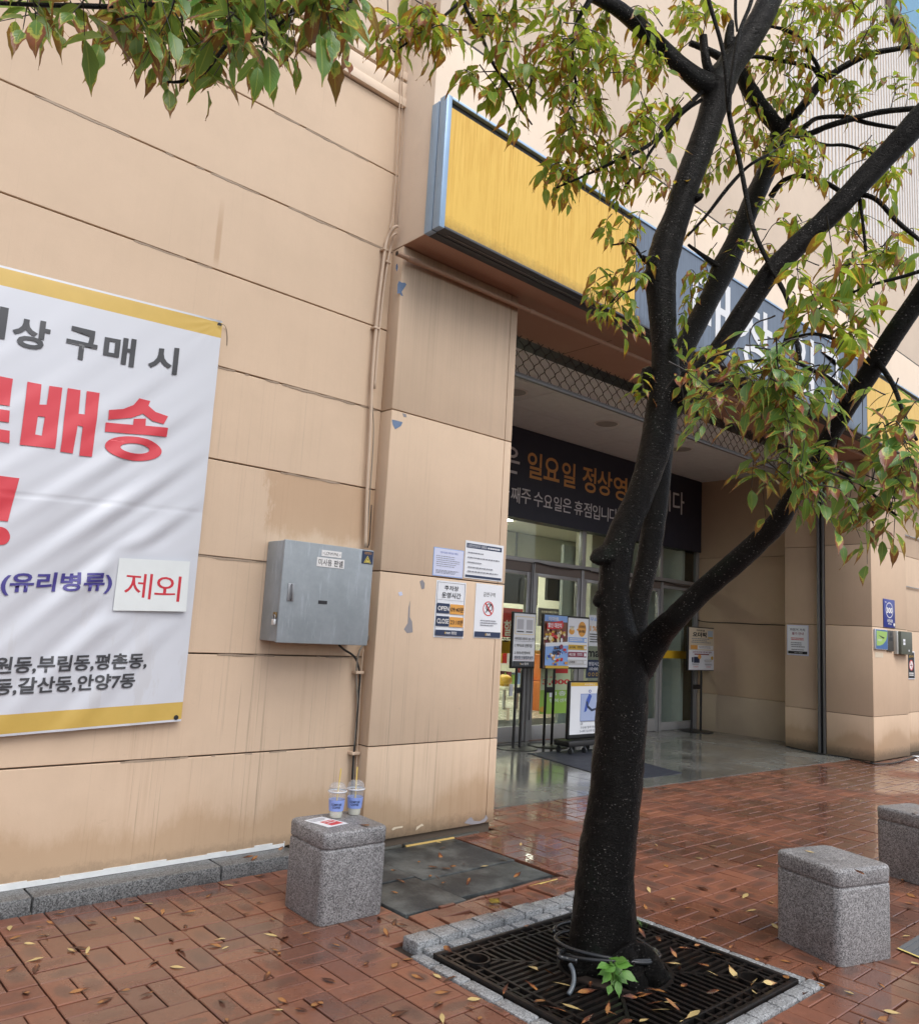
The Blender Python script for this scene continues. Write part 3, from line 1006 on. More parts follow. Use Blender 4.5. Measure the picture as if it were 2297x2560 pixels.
# window high up at the right
wf = MB()
for a in ((12.0, 12.12, 11.35, 12.6), (14.0, 14.12, 11.35, 12.6), (12.12, 14.0, 11.35, 11.5)):
    wf.box(a[0], a[1], CY - 0.12, CY - 0.031, a[2], a[3])
wfo = wf.build('window_frame', simple('brown_window_frame', (0.22, 0.16, 0.11), 0.5), bld)
box('window_pane', 12.12, 14.0, CY - 0.06, CY - 0.04, 11.5, 12.6, simple('sky_blue_pane', (0.10, 0.32, 0.50), 0.08), wfo)
box('parapet', -9, CXR, 4.62, 9.0, 12.0, 13.2, WALL_GLARE, bld)

# right side of the passage
RX = 11.87
IX = 12.60
box('passage_wall', IX, IX + 0.25, 5.3, 7.72, 2.96, 4.34, WALL_R, bld, 0.003)
box('passage_wall', IX, IX + 0.25, 5.3, 7.72, 0.62, 2.953, WALL_R, bld, 0.003)
box('passage_plinth', IX - 0.018, IX + 0.25, 5.82, 7.70, 0.0, 0.615, PLINTH, bld, 0.004)
rz = [0.0, 0.60, 1.84, 3.01, 4.247]
for a, b in zip(rz[:-1], rz[1:]):
    box('pillar_panel', RX + 0.11, 12.7, 5.255, 5.81, a + 0.004, b - 0.003, WALL_R, bld, 0.004)
    box('pillar_panel', RX - 0.03, 13.17, 4.485, 5.135, a + 0.004, b - 0.003, WALL_R, bld, 0.004)
    box('pillar_core', RX - 0.01, 13.15, 4.50, 5.12, a - 0.005, a + 0.006, JOINT, bld)
    box('wall_panel', 13.19, CXR, 4.615, 4.9, a + 0.004, b - 0.003, WALL, bld, 0.004)
box('wall_core', 13.16, CXR, 4.63, 5.1, -0.03, 4.25, JOINT, bld)
box('wall_core', 12.66, 13.1, 5.12, 5.8, 0, 4.25, JOINT, bld)
box('wall_core', 12.85, CXR, 5.1, 9.0, 0, 12.0, JOINT, bld)
for a in (2.52, 3.33):
    box('hooked_rail', 13.16, 14.6, 4.585, 4.60, a, a + 0.012, STEEL, bld)

# roller grille over the entrance: guide rails, curtain wires, bottom rail
grl = thing('roller_grille', (8.2, 5.2, 3.85), 'black diamond mesh roller grille mostly raised above the store entrance', 'shutter')
for (a, b) in ((5.145, 5.175), (5.215, 5.25)):
    box('guide_rail', RX - 0.045, RX + 0.02, a, b, 0.005, 4.24, STEEL_D, grl, 0.003)
box('rail_slot', RX + 0.0, RX + 0.03, 5.1755, 5.2145, 0.005, 4.24, BLACK, grl)
br = MB(); br.box(4.49, RX - 0.05, 5.02, 5.05, 3.872, 3.885); br.box(4.49, RX - 0.05, 5.015, 5.055, 3.842, 3.868)
br.build('bottom_rail', STEEL_D, grl, bevel=0.003)
GYc = 5.035
ncol = 97
px_ = (RX - 0.05 - 4.49) / ncol
for c in range(ncol):
    x0 = 4.49 + px_ * (c + 0.5)
    pts = []
    s = 1 if c % 2 else -1
    for i in range(19):
        z = 3.88 + i * 0.0205
        w = math.sin(i / 18 * math.pi * 5)
        w = math.copysign(abs(w) ** 0.75, w)
        pts.append((x0 + s * w * px_ * 0.46, GYc + s * 0.003, z))
    b = MB(); b.tube(pts, 0.0042, 5, cap=False)
    b.build('wire', BLACK, grl, smooth=True)

# ------------------------------------------------------------------ glazed entrance front
DY = 7.70
FR = simple('grey_aluminium_frame', (0.34, 0.34, 0.345), 0.42, metal=0.35)
FR_B = simple('brownish_door_head', (0.15, 0.12, 0.105), 0.5)
mull = [4.30, 5.20, 6.25, 7.28, 8.30, 9.395, 10.43, 11.48, 12.57]
box('door_transom', 4.32, IX, DY - 0.03, DY + 0.07, 2.460, 2.52, FR, bld, 0.004)
for xx in mull:
    box('mullion', xx - 0.03, xx + 0.035, DY - 0.02, DY + 0.06, 0.0, 2.458, FR, bld, 0.004)
for xx in (5.20, 7.28, 9.395, 11.44, 12.57):
    box('mullion', xx - 0.03, xx + 0.05, DY - 0.02, DY + 0.06, 2.522, 3.06, FR, bld, 0.004)
box('wall_panel', 4.3, IX + 0.1, DY + 0.0, DY + 0.2, 3.061, 4.40, INK, bld)
tz = [4.3, 5.2, 7.28, 9.395, 11.44, 12.57]
for a, b in zip(tz[:-1], tz[1:]):
    box('transom_pane', a + 0.052, b - 0.032, DY + 0.015, DY + 0.023, 2.523, 3.059, GLASS, bld)
for i, (a, b) in enumerate(zip(mull[:-1], mull[1:])):
    fixed = i in (7,)
    d = MB()
    x0, x1 = a + 0.037, b - 0.032
    fw = 0.075 if not fixed else 0.03
    z0, z1 = 0.01, 2.457
    ztop = 2.33 if not fixed else 2.40
    d.box(x0, x0 + fw, DY + 0.0, DY + 0.05, z0, ztop)
    d.box(x1 - fw, x1, DY + 0.0, DY + 0.05, z0, ztop)
    d.box(x0 + fw, x1 - fw, DY + 0.001, DY + 0.049, z0, z0 + (0.20 if not fixed else 0.13))
    d.box(x0 + fw, x1 - fw, DY + 0.001, DY + 0.049, ztop - 0.05, ztop)
    door = d.build('entrance_door', FR if not fixed else FR, bld, bevel=0.003)
    box('door_head', x0, x1, DY - 0.005, DY + 0.06, ztop + 0.002, 2.457, FR_B, door)
    box('pane', x0 + fw, x1 - fw, DY + 0.02, DY + 0.028, z0 + (0.20 if not fixed else 0.13), ztop - 0.05, GLASS, door)
    if not fixed:
        hx = x1 - fw - 0.05
        h = MB(); h.tube([(hx, DY - 0.005, 0.95), (hx, DY - 0.05, 0.98), (hx, DY - 0.05, 2.2), (hx, DY - 0.005, 2.23)], 0.011, 8)
        h.build('handle', STEEL, door, smooth=True)
# yellow band on the right-hand panes, and on the left one
for a, b in ((11.56, 12.50), (10.55, 11.35), (7.40, 8.16), (6.4, 7.1)):
    z0, z1 = (1.185, 1.315) if a > 9 else (1.19, 1.36)
    box('glass_band', a, b, DY - 0.002, DY + 0.0, z0, z1, simple('yellow_film', (0.75, 0.46, 0.03), 0.4, var=0) if 'yellow_film' not in bpy.data.materials else bpy.data.materials['yellow_film'], bld)

# interior behind the glass
INW = simple('pale_interior_wall', (0.74, 0.73, 0.62), 0.7, var=0.03)
INF = simple('interior_floor', (0.55, 0.54, 0.46), 0.25, var=0.04)
box('interior_floor', 4.3, 19, 7.77, 14.5, -0.04, 0.004, INF, bld)
box('entry_mat', 5.5, 12.3, 8.0, 9.6, 0.0045, 0.012, simple('dark_entry_mat', (0.03, 0.032, 0.03), 0.8), bld)
box('interior_wall', 4.2, 19, 14.2, 14.4, 0, 3.4, INW, bld)
box('interior_wall', 4.2, 4.29, 7.77, 14.2, 0, 3.4, INW, bld)
box('interior_wall', 18.9, 19, 7.77, 14.2, 0, 3.4, INW, bld)
box('interior_ceiling', 4.2, 19, 7.95, 14.3, 3.30, 3.42, simple('interior_ceiling_board', (0.75, 0.72, 0.60), 0.8), bld)
box('interior_bulkhead', 4.3, 15.5, 10.2, 10.4, 2.62, 3.29, INW, bld)
box('inner_partition', 12.25, 12.33, 7.80, 10.3, 0, 3.29, simple('grey_partition', (0.48, 0.52, 0.52), 0.5), bld)
pn = box('inner_panel', 10.35, 12.2, 8.9, 8.96, 0.0, 3.0, simple('pale_grey_board', (0.46, 0.50, 0.50), 0.4), bld)
box('inner_pillar', 10.6, 10.95, 8.5, 8.85, 0, 3.29, INW, bld)
for lx, ly in ((8.6, 9.2), (11.3, 11.6), (13.6, 12.0), (9.2, 12.4), (15.5, 12.9), (11.4, 13.3), (6.4, 10.6)):
    l = MB(); l.box(lx - 0.62, lx + 0.62, ly - 0.15, ly + 0.15, 3.27, 3.297)
    l.build('ceiling_light', LAMP, bld)
for lx, ly in ((10.5, 12.3), (13.0, 13.3), (8.2, 11.0)):
    l = MB(); l.box(lx - 0.5, lx + 0.5, ly - 0.12, ly + 0.12, 3.265, 3.297)
    l.build('ceiling_light', LAMP, bld)
# merchandise and signs inside
t = thing('hanging_monitor', (10.6, 10.1, 2.4), 'black monitor hanging inside behind the left door glass', 'monitor')
b = MB(); b.box(9.85, 11.0, 10.05, 10.12, 1.98, 2.60); b.build('screen', BLACK, t, bevel=0.01)
b = MB(); b.tube([(10.4, 10.08, 2.6), (10.4, 10.08, 3.28)], 0.02, 8); b.build('hanger', STEEL_D, t)
tag(box('dark_header_board', 11.2, 12.15, 10.0, 10.06, 2.1, 2.62, DARK_METAL), 'dark grey header board inside above the second door', 'board')
t = thing('red_sale_sign', (11.2, 11.0, 1.6), 'red sale sign inside the store behind the leftmost door', 'sign')
box('board', 10.6, 11.62, 11.0, 11.03, 1.36, 1.93, RED_P, t)
sh = Sheet((10.6, 10.999, 1.93), (1.02, 0, 0), (0, 0, -0.57), (0, -1, 0)); sh.text('할인', 0.5, 0.42, 0.92, 0.95, WHITE_P, 0.02); sh.build(t)
t = thing('direction_sign', (12.6, 11.2, 1.8), 'dark directory sign inside the store behind the second door', 'sign')
box('board', 12.3, 13.15, 11.2, 11.23, 1.62, 2.0, INK_G, t)
sh = Sheet((12.3, 11.199, 2.0), (0.85, 0, 0), (0, 0, -0.38), (0, -1, 0)); sh.lines(0.1, 0.15, 0.9, 0.9, 4, WHITE_P, 0.55, 3); sh.build(t)
crate_i = 0
OR = simple('orange_carton', (0.62, 0.17, 0.035), 0.5)
for (cx, cy, z0, w, d, h, lab) in ((11.95, 10.6, 0.0, 0.62, 0.5, 0.55, 'orange carton on the store floor behind the second door'), (12.05, 10.62, 0.56, 0.56, 0.46, 0.50, 'orange carton on top of another carton behind the second door'),
                                   (10.2, 10.9, 0.0, 0.5, 0.5, 0.42, 'pale carton on the floor behind the leftmost door')):
    t = thing('carton', (cx, cy, z0), lab, 'carton')
    box('body', cx - w / 2, cx + w / 2, cy - d / 2, cy + d / 2, z0, z0 + h, OR if 'orange' in lab else INW, t, 0.008)
    box('label', cx - w / 4, cx + w / 4, cy - d / 2 - 0.002, cy - d / 2, z0 + h * 0.45, z0 + h * 0.75, PAPER, t)
t = thing('pumpkin', (11.3, 11.1, 0.42), 'yellow pumpkin on a pale stool inside the leftmost door', 'pumpkin')
b = MB(); b.lathe((11.3, 11.1, 0.42), [(0.0, 0.0), (0.10, 0.01), (0.15, 0.09), (0.14, 0.17), (0.06, 0.22), (0.0, 0.21)], 20); b.build('body', simple('pumpkin_skin', (0.70, 0.42, 0.05), 0.4), t, smooth=True)
b = MB(); b.tube([(11.3, 11.1, 0.62), (11.31, 11.1, 0.68)], 0.014, 6); b.build('stem', GREEN_P, t)
t = thing('stool', (11.3, 11.1, 0), 'pale stool carrying a pumpkin inside the store', 'stool')
box('seat', 11.08, 11.52, 10.88, 11.32, 0.37, 0.418, INW, t, 0.006)
for sx in (11.1, 11.46):
    for sy in (10.9, 11.26): box('leg', sx, sx + 0.04, sy, sy + 0.04, 0.005, 0.369, STEEL, t)
shelf = thing('display_shelf', (13.0, 12.6, 0), 'stocked display shelf deep inside the lit store', 'shelf')
for z in (0.3, 0.75, 1.2): box('board', 12.4, 14.4, 12.4, 12.9, z, z + 0.03, WHITE_P, shelf)
for sx in (12.38, 14.4): box('side', sx, sx + 0.03, 12.4, 12.9, 0, 1.35, STEEL, shelf)
pal = [RED_P, GOLD_P, GREEN_P, ORANGE_P, SKYBLUE, PAPER, MAROON]
for z in (0.331, 0.781):
    x = 12.45
    while x < 14.3:
        w = rng.uniform(0.1, 0.2)
        box('packet', x, x + w - 0.01, 12.45, 12.7, z, z + rng.uniform(0.18, 0.34), rng.choice(pal), shelf)
        x += w

# black cable stapled round the doors and along the passage wall
cb_ = lambda name, pts, r, mat, lab: tag((lambda b: (b.tube(spline(pts, 6), r, 6), b.build(name, mat, smooth=True))[1])(MB()), lab, 'cable')
ZA = (1240, 1280, 6.067)
dy = DY - 0.045
cp = [on_y(*(ZA[0] + x / ZA[2], ZA[1] + y / ZA[2]), dy) for x, y in ((545, 1560), (550, 1300), (560, 1000), (572, 810), (590, 768), (680, 780), (860, 830), (1060, 865), (1310, 872), (1420, 890), (1520, 925))]
ZC = (1600, 1280, 9.1)
cp += [on_y(ZC[0] + x / ZC[2], ZC[1] + y / ZC[2], dy) for x, y in ((180, 1560), (340, 1575), (520, 1578), (720, 1630), (900, 1680), (1160, 1705))]
cp[0:0] = [on_y(1327, 1700, dy), on_y(1322, 1800, dy)][::-1]
cb_('door_cable', cp, 0.007, CABLE_K, 'black cable sagging along the door frames below the upper glass')
zc = lambda x, y: on_x(1600 + x / 2.611, 1300 + y / 2.611, IX - 0.012)
cb_('wall_cable', [zc(372, 620), zc(380, 655), zc(470, 668), zc(600, 672), zc(740, 680), zc(860, 684), zc(944, 687), on_x(1985, 1563, IX - 0.012)], 0.007, CABLE_K, 'black cable strung across the beige passage wall behind the right stand sign')
zf = lambda x, y: on_z(1600 + x / 2.611, 1300 + y / 2.611, 0.012)
cb_('floor_cable', [zf(955, 1478), zf(1050, 1500), zf(1170, 1525), zf(1280, 1540), zf(1370, 1555), zf(1450, 1575), zf(1520, 1590), zf(1620, 1590), zf(1720, 1570), zf(1820, 1535)], 0.010, CABLE_K, 'black cable lying along the foot of the right pillar')

# ------------------------------------------------------------------ sign over the entrance
sg = thing('store_sign', (8.0, CY, 4.24), 'long yellow and slate blue box sign above the entrance', 'sign')
SX0, SX1, SY, SZ0, SZ1 = 3.245, 16.4, 4.025, 4.24, 5.245
box('sign_side', SX0, SX0 + 0.05, SY + 0.088, CY - 0.001, SZ0, SZ1 - 0.01, FRAME_BLUE, sg, 0.004)
box('sign_side', SX0 - 0.004, SX0 + 0.045, SY, SY + 0.078, SZ0, SZ1, FRAME_BLUE, sg, 0.004)
box('sign_seam', SX0 + 0.006, SX0 + 0.04, SY + 0.0785, SY + 0.0875, SZ0 + 0.005, SZ1 - 0.012, BLACK, sg)
box('top_frame', SX0 + 0.046, SX1, SY, CY - 0.001, SZ1 - 0.022, SZ1, FRAME_BLUE, sg, 0.003)
box('bottom_frame', SX0 + 0.046, SX1, SY, SY + 0.095, SZ0, SZ0 + 0.02, DARK_METAL, sg, 0.003)
box('bottom_frame', SX0 + 0.046, SX1, SY + 0.10, CY - 0.001, SZ0 - 0.002, SZ0 + 0.018, DARK_METAL, sg, 0.003)
box('lamp_tray', SX0 + 0.12, SX1, SY + 0.055, SY + 0.066, SZ0 - 0.004, SZ0 - 0.0005, STEEL_D, sg)
box('shadow_gap', SX0 + 0.05, SX1, SY + 0.03, SY + 0.05, SZ1 - 0.075, SZ1 - 0.024, BLACK, sg)
for a, b, mt in ((SX0 + 0.05, 5.515, YELLOW), (5.525, 10.615, SIGN_BLUE), (10.625, SX1, YELLOW)):
    box('sign_face', a, b, SY + 0.012, SY + 0.03, SZ0 + 0.022, SZ1 - 0.076 if mt is YELLOW else SZ1 - 0.024, mt, sg)
sh = Sheet((5.53, SY + 0.012, SZ1), (5.08, 0, 0), (0, 0, -(SZ1 - SZ0)), (0, -1, 0))
fx = lambda X: (X - 5.53) / 5.08
fz = lambda z: (SZ1 - z) / (SZ1 - SZ0)
LET = simple('pale_raised_lettering', (0.74, 0.76, 0.78), 0.4, var=0)
sh.step = 0.003
for s, a, b, z0, z1 in (('매', 6.44, 7.14, 4.40, 5.12), ('장', 7.30, 8.03, 4.36, 5.08), ('입', 8.40, 9.05, 4.40, 5.10), ('구', 9.18, 9.80, 4.40, 5.10)):
    sh.text(s, fx(a), fz(z1), fx(b), fz(z0), LET, 0.012, own=True)
sh.build(sg, 'lettering')

# pipe under the soffit
dp = thing('drain_pipe', (3.19, 4.39, 4.13), 'thin painted pipe running under the canopy soffit from the pillar', 'pipe')
p0, p1 = Vector((3.17, 4.40, 4.133)), Vector((RX, 4.40, 4.205))
b = MB(); b.tube([p0, p1], 0.019, 12, cap=False); b.build('pipe', PIPE_S, dp, smooth=True)
b = MB(); b.disc(p0 + Vector((0.002, 0, 0)), (0, 1, 0), (0, 0, 1), 0.015, 0.015, 12); b.build('pipe_mouth', BLACK, dp)
for f in (0.012, 0.017, 0.16, 0.30, 0.47, 0.66, 0.84):
    q = p0.lerp(p1, f); b = MB(); b.tube([q, q + (p1 - p0) * 0.006], 0.0235, 12); b.build('collar', PIPE_S, dp, smooth='auto')

# dark banner over the doors
bn = thing('holiday_banner', (8.4, 7.63, 3.05), 'wide dark banner over the glass doors with orange and grey lettering', 'banner')
box('cloth', 4.4, 12.555, 7.62, 7.64, 3.05, 4.325, simple('charcoal_banner', (0.021, 0.023, 0.040), 0.6), bn)
OG = simple('bronze_orange_print', (0.64, 0.33, 0.11), 0.6, var=0)
GY_ = simple('pale_grey_print', (0.64, 0.64, 0.67), 0.6, var=0)
sh = Sheet((4.4, 7.62, 4.325), (8.155, 0, 0), (0, 0, -1.275), (0, -1, 0))
q6 = lambda x, y: on_y(1240 + x / 3.37, 1030 + y / 3.37, 7.62)


def put6(s, x0, x1, ytop, ybot, mat, bold):
    xm = (x0 + x1) / 2
    a, b_ = q6(x0, (ytop + ybot) / 2).x, q6(x1, (ytop + ybot) / 2).x
    zt, zb = q6(xm, ytop).z, q6(xm, ybot).z
    sh.text(s, (a - 4.4) / 8.155, (4.325 - zt) / 1.275, (b_ - 4.4) / 8.155, (4.325 - zb) / 1.275, mat, bold, own=True)


put6('은', 30, 200, 285, 510, GY_, 0.01)
for s, x0, x1, a, b_ in (('일', 262, 388, 340, 565), ('요', 400, 535, 385, 580), ('일', 552, 668, 425, 635), ('정', 725, 840, 460, 680), ('상', 850, 975, 495, 705), ('영', 985, 1100, 545, 745), ('업', 1115, 1200, 575, 770)):
    put6(s, x0, x1, a, b_, OG, 0.016)
for s, x0, x1, a, b_ in (('합', 1210, 1310, 610, 810), ('니', 1385, 1465, 650, 830), ('다', 1485, 1580, 670, 860)):
    put6(s, x0, x1, a, b_, GY_, 0.008)
put6('둘', 30, 110, 600, 745, GY_, 0.005)
for s, x0, x1, a, b_ in (('째', 122, 198, 630, 765), ('주', 205, 290, 650, 775), ('수', 312, 390, 675, 800), ('요', 395, 470, 700, 808), ('일', 480, 548, 715, 835), ('은', 555, 630, 730, 850),
                         ('휴', 652, 725, 750, 870), ('점', 732, 798, 765, 888), ('입', 806, 868, 785, 905), ('니', 880, 940, 800, 918), ('다', 948, 1015, 812, 932)):
    put6(s, x0, x1, a, b_, GY_, 0.006)
sh.build(bn, 'lettering')

# ------------------------------------------------------------------ delivery banner on the left wall
bt = thing('delivery_banner', (0.6, 4.55, 0.83), 'large white vinyl banner with yellow edges and red lettering on the left wall', 'banner')
BX0, BX1 = -2.6, 1.990
BY = 4.545


def b_top(x): return 3.291 - (1.996 - x) * 0.0596
def b_bot(x): return 0.876 - (1.986 - x) * 0.048


def b_disp(x, z):
    """folds sweeping down-left from the upper right corner, smaller ripples below"""
    t = (z - b_bot(x)) / (b_top(x) - b_bot(x))
    s = (BX1 - x)
    q = (x * 0.82 - (z - 3.2) * 0.58)          # across the folds
    env = max(0.0, 1 - abs(t - 0.48) / 0.52) ** 0.8 * min(1.0, 0.12 + s * 1.5)
    env *= 0.55 + 0.45 * math.sin(0.9 * (x * 0.62 - z * 0.8) + 1.0)
    ex_ = max(0.0, abs(x - 1.75) - 0.21); ez_ = max(0.0, abs(z - 1.64) - 0.16)
    flat_ = math.exp(-(ex_ * ex_ + ez_ * ez_) / 0.004)
    env *= 1 - 0.9 * flat_
    bend = 0.18 * math.sin(1.3 * z + 0.4)
    w1 = math.sin((q + bend) * 24.0)
    d = (0.0115 + 0.006 * math.sin(q * 5.1 + z * 1.7)) * env * (math.copysign(abs(w1) ** 0.8, w1) + 0.5 * math.sin((q + bend * 1.6) * 43 + 1.3) + 0.3 * math.sin(x * 9 + z * 4))
    d += 0.045 * max(0, 1 - abs(t - 0.5) / 0.5) ** 0.7 * min(1, s * 1.2)
    cr = math.hypot(x - BX1, z - b_top(BX1))
    d += 0.006 * math.exp(-cr / 0.08) * math.sin(math.atan2(z - b_top(BX1), x - BX1) * 22)
    d += -0.004 * math.exp(-((z - (1.99 + 0.05 * x)) / 0.006) ** 2)
    return BY - 0.004 - max(d, -0.002)


def vinyl():
    mt, nt, b = new_mat('banner_vinyl')
    g = G(nt); p = g.pos()
    x, y, z = g.xyz(p)
    wet = g.noise(g.mapv(p, (9, 9, 2.2)), 1.0, 6.0, 0.7)
    m_ = g.math('MULTIPLY', g.ramp(wet, [(0.55, 0.0), (0.60, 1.0)]), g.ramp(g.n('ShaderNodeMapRange', Value=z, i1=0.8, i2=1.9), [(0.0, 1.0), (0.9, 0.0)]))
    c = g.mix(g.math('MULTIPLY', m_, 0.35), (0.60, 0.63, 0.69), (0.47, 0.455, 0.44))
    g.to(b, Base_Color=c, Roughness=0.36, Specular_IOR_Level=0.5)
    return mt


VINYL = vinyl()
VY = simple('banner_yellow_edge', (0.58, 0.40, 0.10), 0.4, var=0.05)
VR = simple('banner_red_lettering', (0.62, 0.055, 0.075), 0.38, var=0)
VK = simple('banner_dark_lettering', (0.055, 0.058, 0.066), 0.38, var=0)
VB = simple('banner_indigo_lettering', (0.065, 0.055, 0.26), 0.38, var=0)
nx, nz = 330, 200
vv, ff, mi = [], [], []
tt = [k / nz for k in range(nz + 1)]
for i in range(nx + 1):
    x = BX0 + (BX1 - BX0) * i / nx
    for t in tt:
        z = b_bot(x) + (b_top(x) - b_bot(x)) * t
        vv.append((x, b_disp(x, z), z))
for i in range(nx):
    for k in range(nz):
        a = i * (nz + 1) + k
        ff.append((a, a + nz + 1, a + nz + 2, a + 1))
        tm = (tt[k] + tt[k + 1]) / 2
        mi.append(1 if (tm > 1 - 0.044 and tm < 0.994) or (0.006 < tm < 0.047) else 0)
me = bpy.data.meshes.new('cloth')
me.from_pydata(vv, [], ff)
me.materials.append(VINYL); me.materials.append(VY)
me.polygons.foreach_set('material_index', mi)
me.polygons.foreach_set('use_smooth', [True] * len(ff))
link('cloth', me, None, bt)


def cloth_text(name, items, mat, lift=0.0045):
    if len(items) > 1:
        for it in items: cloth_text(name, [it], mat, lift)
        return
    V, F = [], []
    for s, bold, (x0, x1, zl, zr, h) in items:
        gv_, gf = glyph_mesh(s, bold)
        lo_, hi_ = gv_.min(0), gv_.max(0); sp = np.maximum(hi_ - lo_, 1e-6)
        n = len(V)
        for p in gv_:
            q = (p - lo_) / sp
            x = x0 + (x1 - x0) * q[0]
            V.append((x, 0.0, zl + (zr - zl) * q[0] + h * q[1]))
        F += [tuple(n + i for i in f) for f in gf]
    me = bpy.data.meshes.new(name)
    me.from_pydata(V, [], F)
    bm = bmesh.new(); bm.from_mesh(me)
    bmesh.ops.triangulate(bm, faces=bm.faces)
    for _ in range(7):
        es = [e for e in bm.edges if e.calc_length() > 0.022]
        if not es: break
        bmesh.ops.subdivide_edges(bm, edges=es, cuts=1)
        bmesh.ops.triangulate(bm, faces=[f for f in bm.faces if len(f.verts) > 3])
    for v in bm.verts:
        v.co.y = b_disp(v.co.x, v.co.z) - lift
    bm.normal_update()
    for f in bm.faces:
        if f.normal.y > 0: f.normal_flip()
        f.smooth = True
    bm.to_mesh(me); bm.free()
    return link(name, me, mat, bt)


n0 = lambda x, y: on_y(x / 2.6, 600 + y / 2.6, 4.53)
n1 = lambda x, y: on_y(x / 2.6, 1200 + y / 2.6, 4.53)


def row(f, tl, tr, bl):
    """(top-left, top-right, bottom-left) pixel corners -> x0, x1, base z at each end, height"""
    a, b_, c = f(*tl), f(*tr), f(*bl)
    h = a.z - c.z
    return ((a.x + c.x) / 2, b_.x, a.z - h, b_.z - h, h)


cloth_text('lettering', [
    ('이', 0.03, (n0(42, 560).x - 0.215, n0(42, 560).x, n0(20, 662).z, n0(20, 662).z + 0.012, n0(20, 450).z - n0(20, 662).z)),
    ('상', 0.03, row(n0, (85, 488), (335, 540), (75, 690))),
    ('구', 0.03, row(n0, (442, 553), (645, 600), (418, 760))),
    ('매', 0.025, row(n0, (683, 610), (890, 648), (663, 797))),
    ('시', 0.03, row(n0, (970, 680), (1170, 703), (963, 862)))], VK)


def cloth_shape(name, outlines, mat, lift=0.0045):
    """a big character drawn as outlines (first outline solid, any further one a hole) in photo measurements, laid on the folds"""
    V, F = [], []
    for loops in outlines:
        L = [[Vector((n0(x, y).x, n0(x, y).z, 0)) for x, y in lp] for lp in loops]
        n = len(V)
        flat = [p for lp in L for p in lp]
        V += [(p.x, 0.0, p.y) for p in flat]
        F += [tuple(n + k for k in t) for t in mgeo.tessellate_polygon(L)]
    me = bpy.data.meshes.new(name)
    me.from_pydata(V, [], F)
    bm = bmesh.new(); bm.from_mesh(me)
    for _ in range(7):
        es = [e for e in bm.edges if e.calc_length() > 0.022]
        if not es: break
        bmesh.ops.subdivide_edges(bm, edges=es, cuts=1)
        bmesh.ops.triangulate(bm, faces=[f for f in bm.faces if len(f.verts) > 3])
    for v in bm.verts: v.co.y = b_disp(v.co.x, v.co.z) - lift
    bm.normal_update()
    for f in bm.faces:
        if f.normal.y > 0: f.normal_flip()
        f.smooth = True
    bm.to_mesh(me); bm.free()
    return link(name, me, mat, bt)


def ring_px(cx, cy, rx, ry, n=36): return [(cx + rx * math.cos(2 * math.pi * k / n), cy + ry * math.sin(2 * math.pi * k / n) + 0.09 * rx * math.cos(2 * math.pi * k / n)) for k in range(n)]


cloth_shape('lettering', [  # song
    [[(905, 1030), (978, 1047), (965, 1078), (1010, 1118), (1092, 1147), (1062, 1198), (990, 1177), (928, 1130), (855, 1157), (700, 1170), (703, 1108), (800, 1100), (868, 1073)]],
    [[(868, 1163), (948, 1162), (944, 1208), (1092, 1222), (1085, 1280), (678, 1248), (683, 1188), (864, 1203)]],
    [ring_px(865, 1357, 187, 78), ring_px(875, 1357, 97, 32)[::-1]]], VR)
cloth_shape('lettering', [  # bae
    [[(175, 925), (265, 943), (250, 1075), (298, 1075), (315, 953), (400, 965), (350, 1362), (122, 1335)], [(240, 1150), (222, 1268), (265, 1277), (285, 1155)]],
    [[(435, 967), (520, 980), (505, 1133), (545, 1138), (560, 985), (645, 997), (592, 1412), (508, 1405), (530, 1218), (497, 1210), (465, 1392), (383, 1380)]]], VR)
cloth_shape('lettering', [  # ryo, mostly beyond the left edge of the view
    [[(-230, 845), (80, 907), (57, 1085), (-160, 1048), (-163, 1080), (57, 1115), (52, 1192), (-240, 1150), (-236, 985), (-20, 1015), (-17, 960), (-236, 920)]],
    [[(-300, 1190), (57, 1245), (55, 1325), (-310, 1270)]]], VR)
cloth_shape('lettering', [[[(-95, 1527), (117, 1553), (42, 1832), (-62, 1822)]], [ring_px(-5, 1925, 62, 58)]], VR)
for s_, x0 in (('무', -0.20 - 0.1), ):
    cloth_text('lettering', [(s_, 0.03, (x0, x0 + 0.45, 2.27, 2.295, 0.40))], VR)
cloth_text('lettering', [('진', 0.03, (-0.35, 0.12, 1.80, 1.82, 0.45)), ('행', 0.03, (0.16, 0.60, 1.82, 1.84, 0.45))], VR)
cloth_text('lettering', [('(유리병류)', 0.028, row(n1, (0, 600), (735, 600), (0, 752)))], VB)
cloth_text('lettering', [('원동,부림동,평촌동,', 0.026, row(n1, (-35, 1150), (965, 1122), (-40, 1270))),
                         ('동,갈산동,안양7동', 0.026, row(n1, (-35, 1290), (888, 1252), (-42, 1408)))], VK)
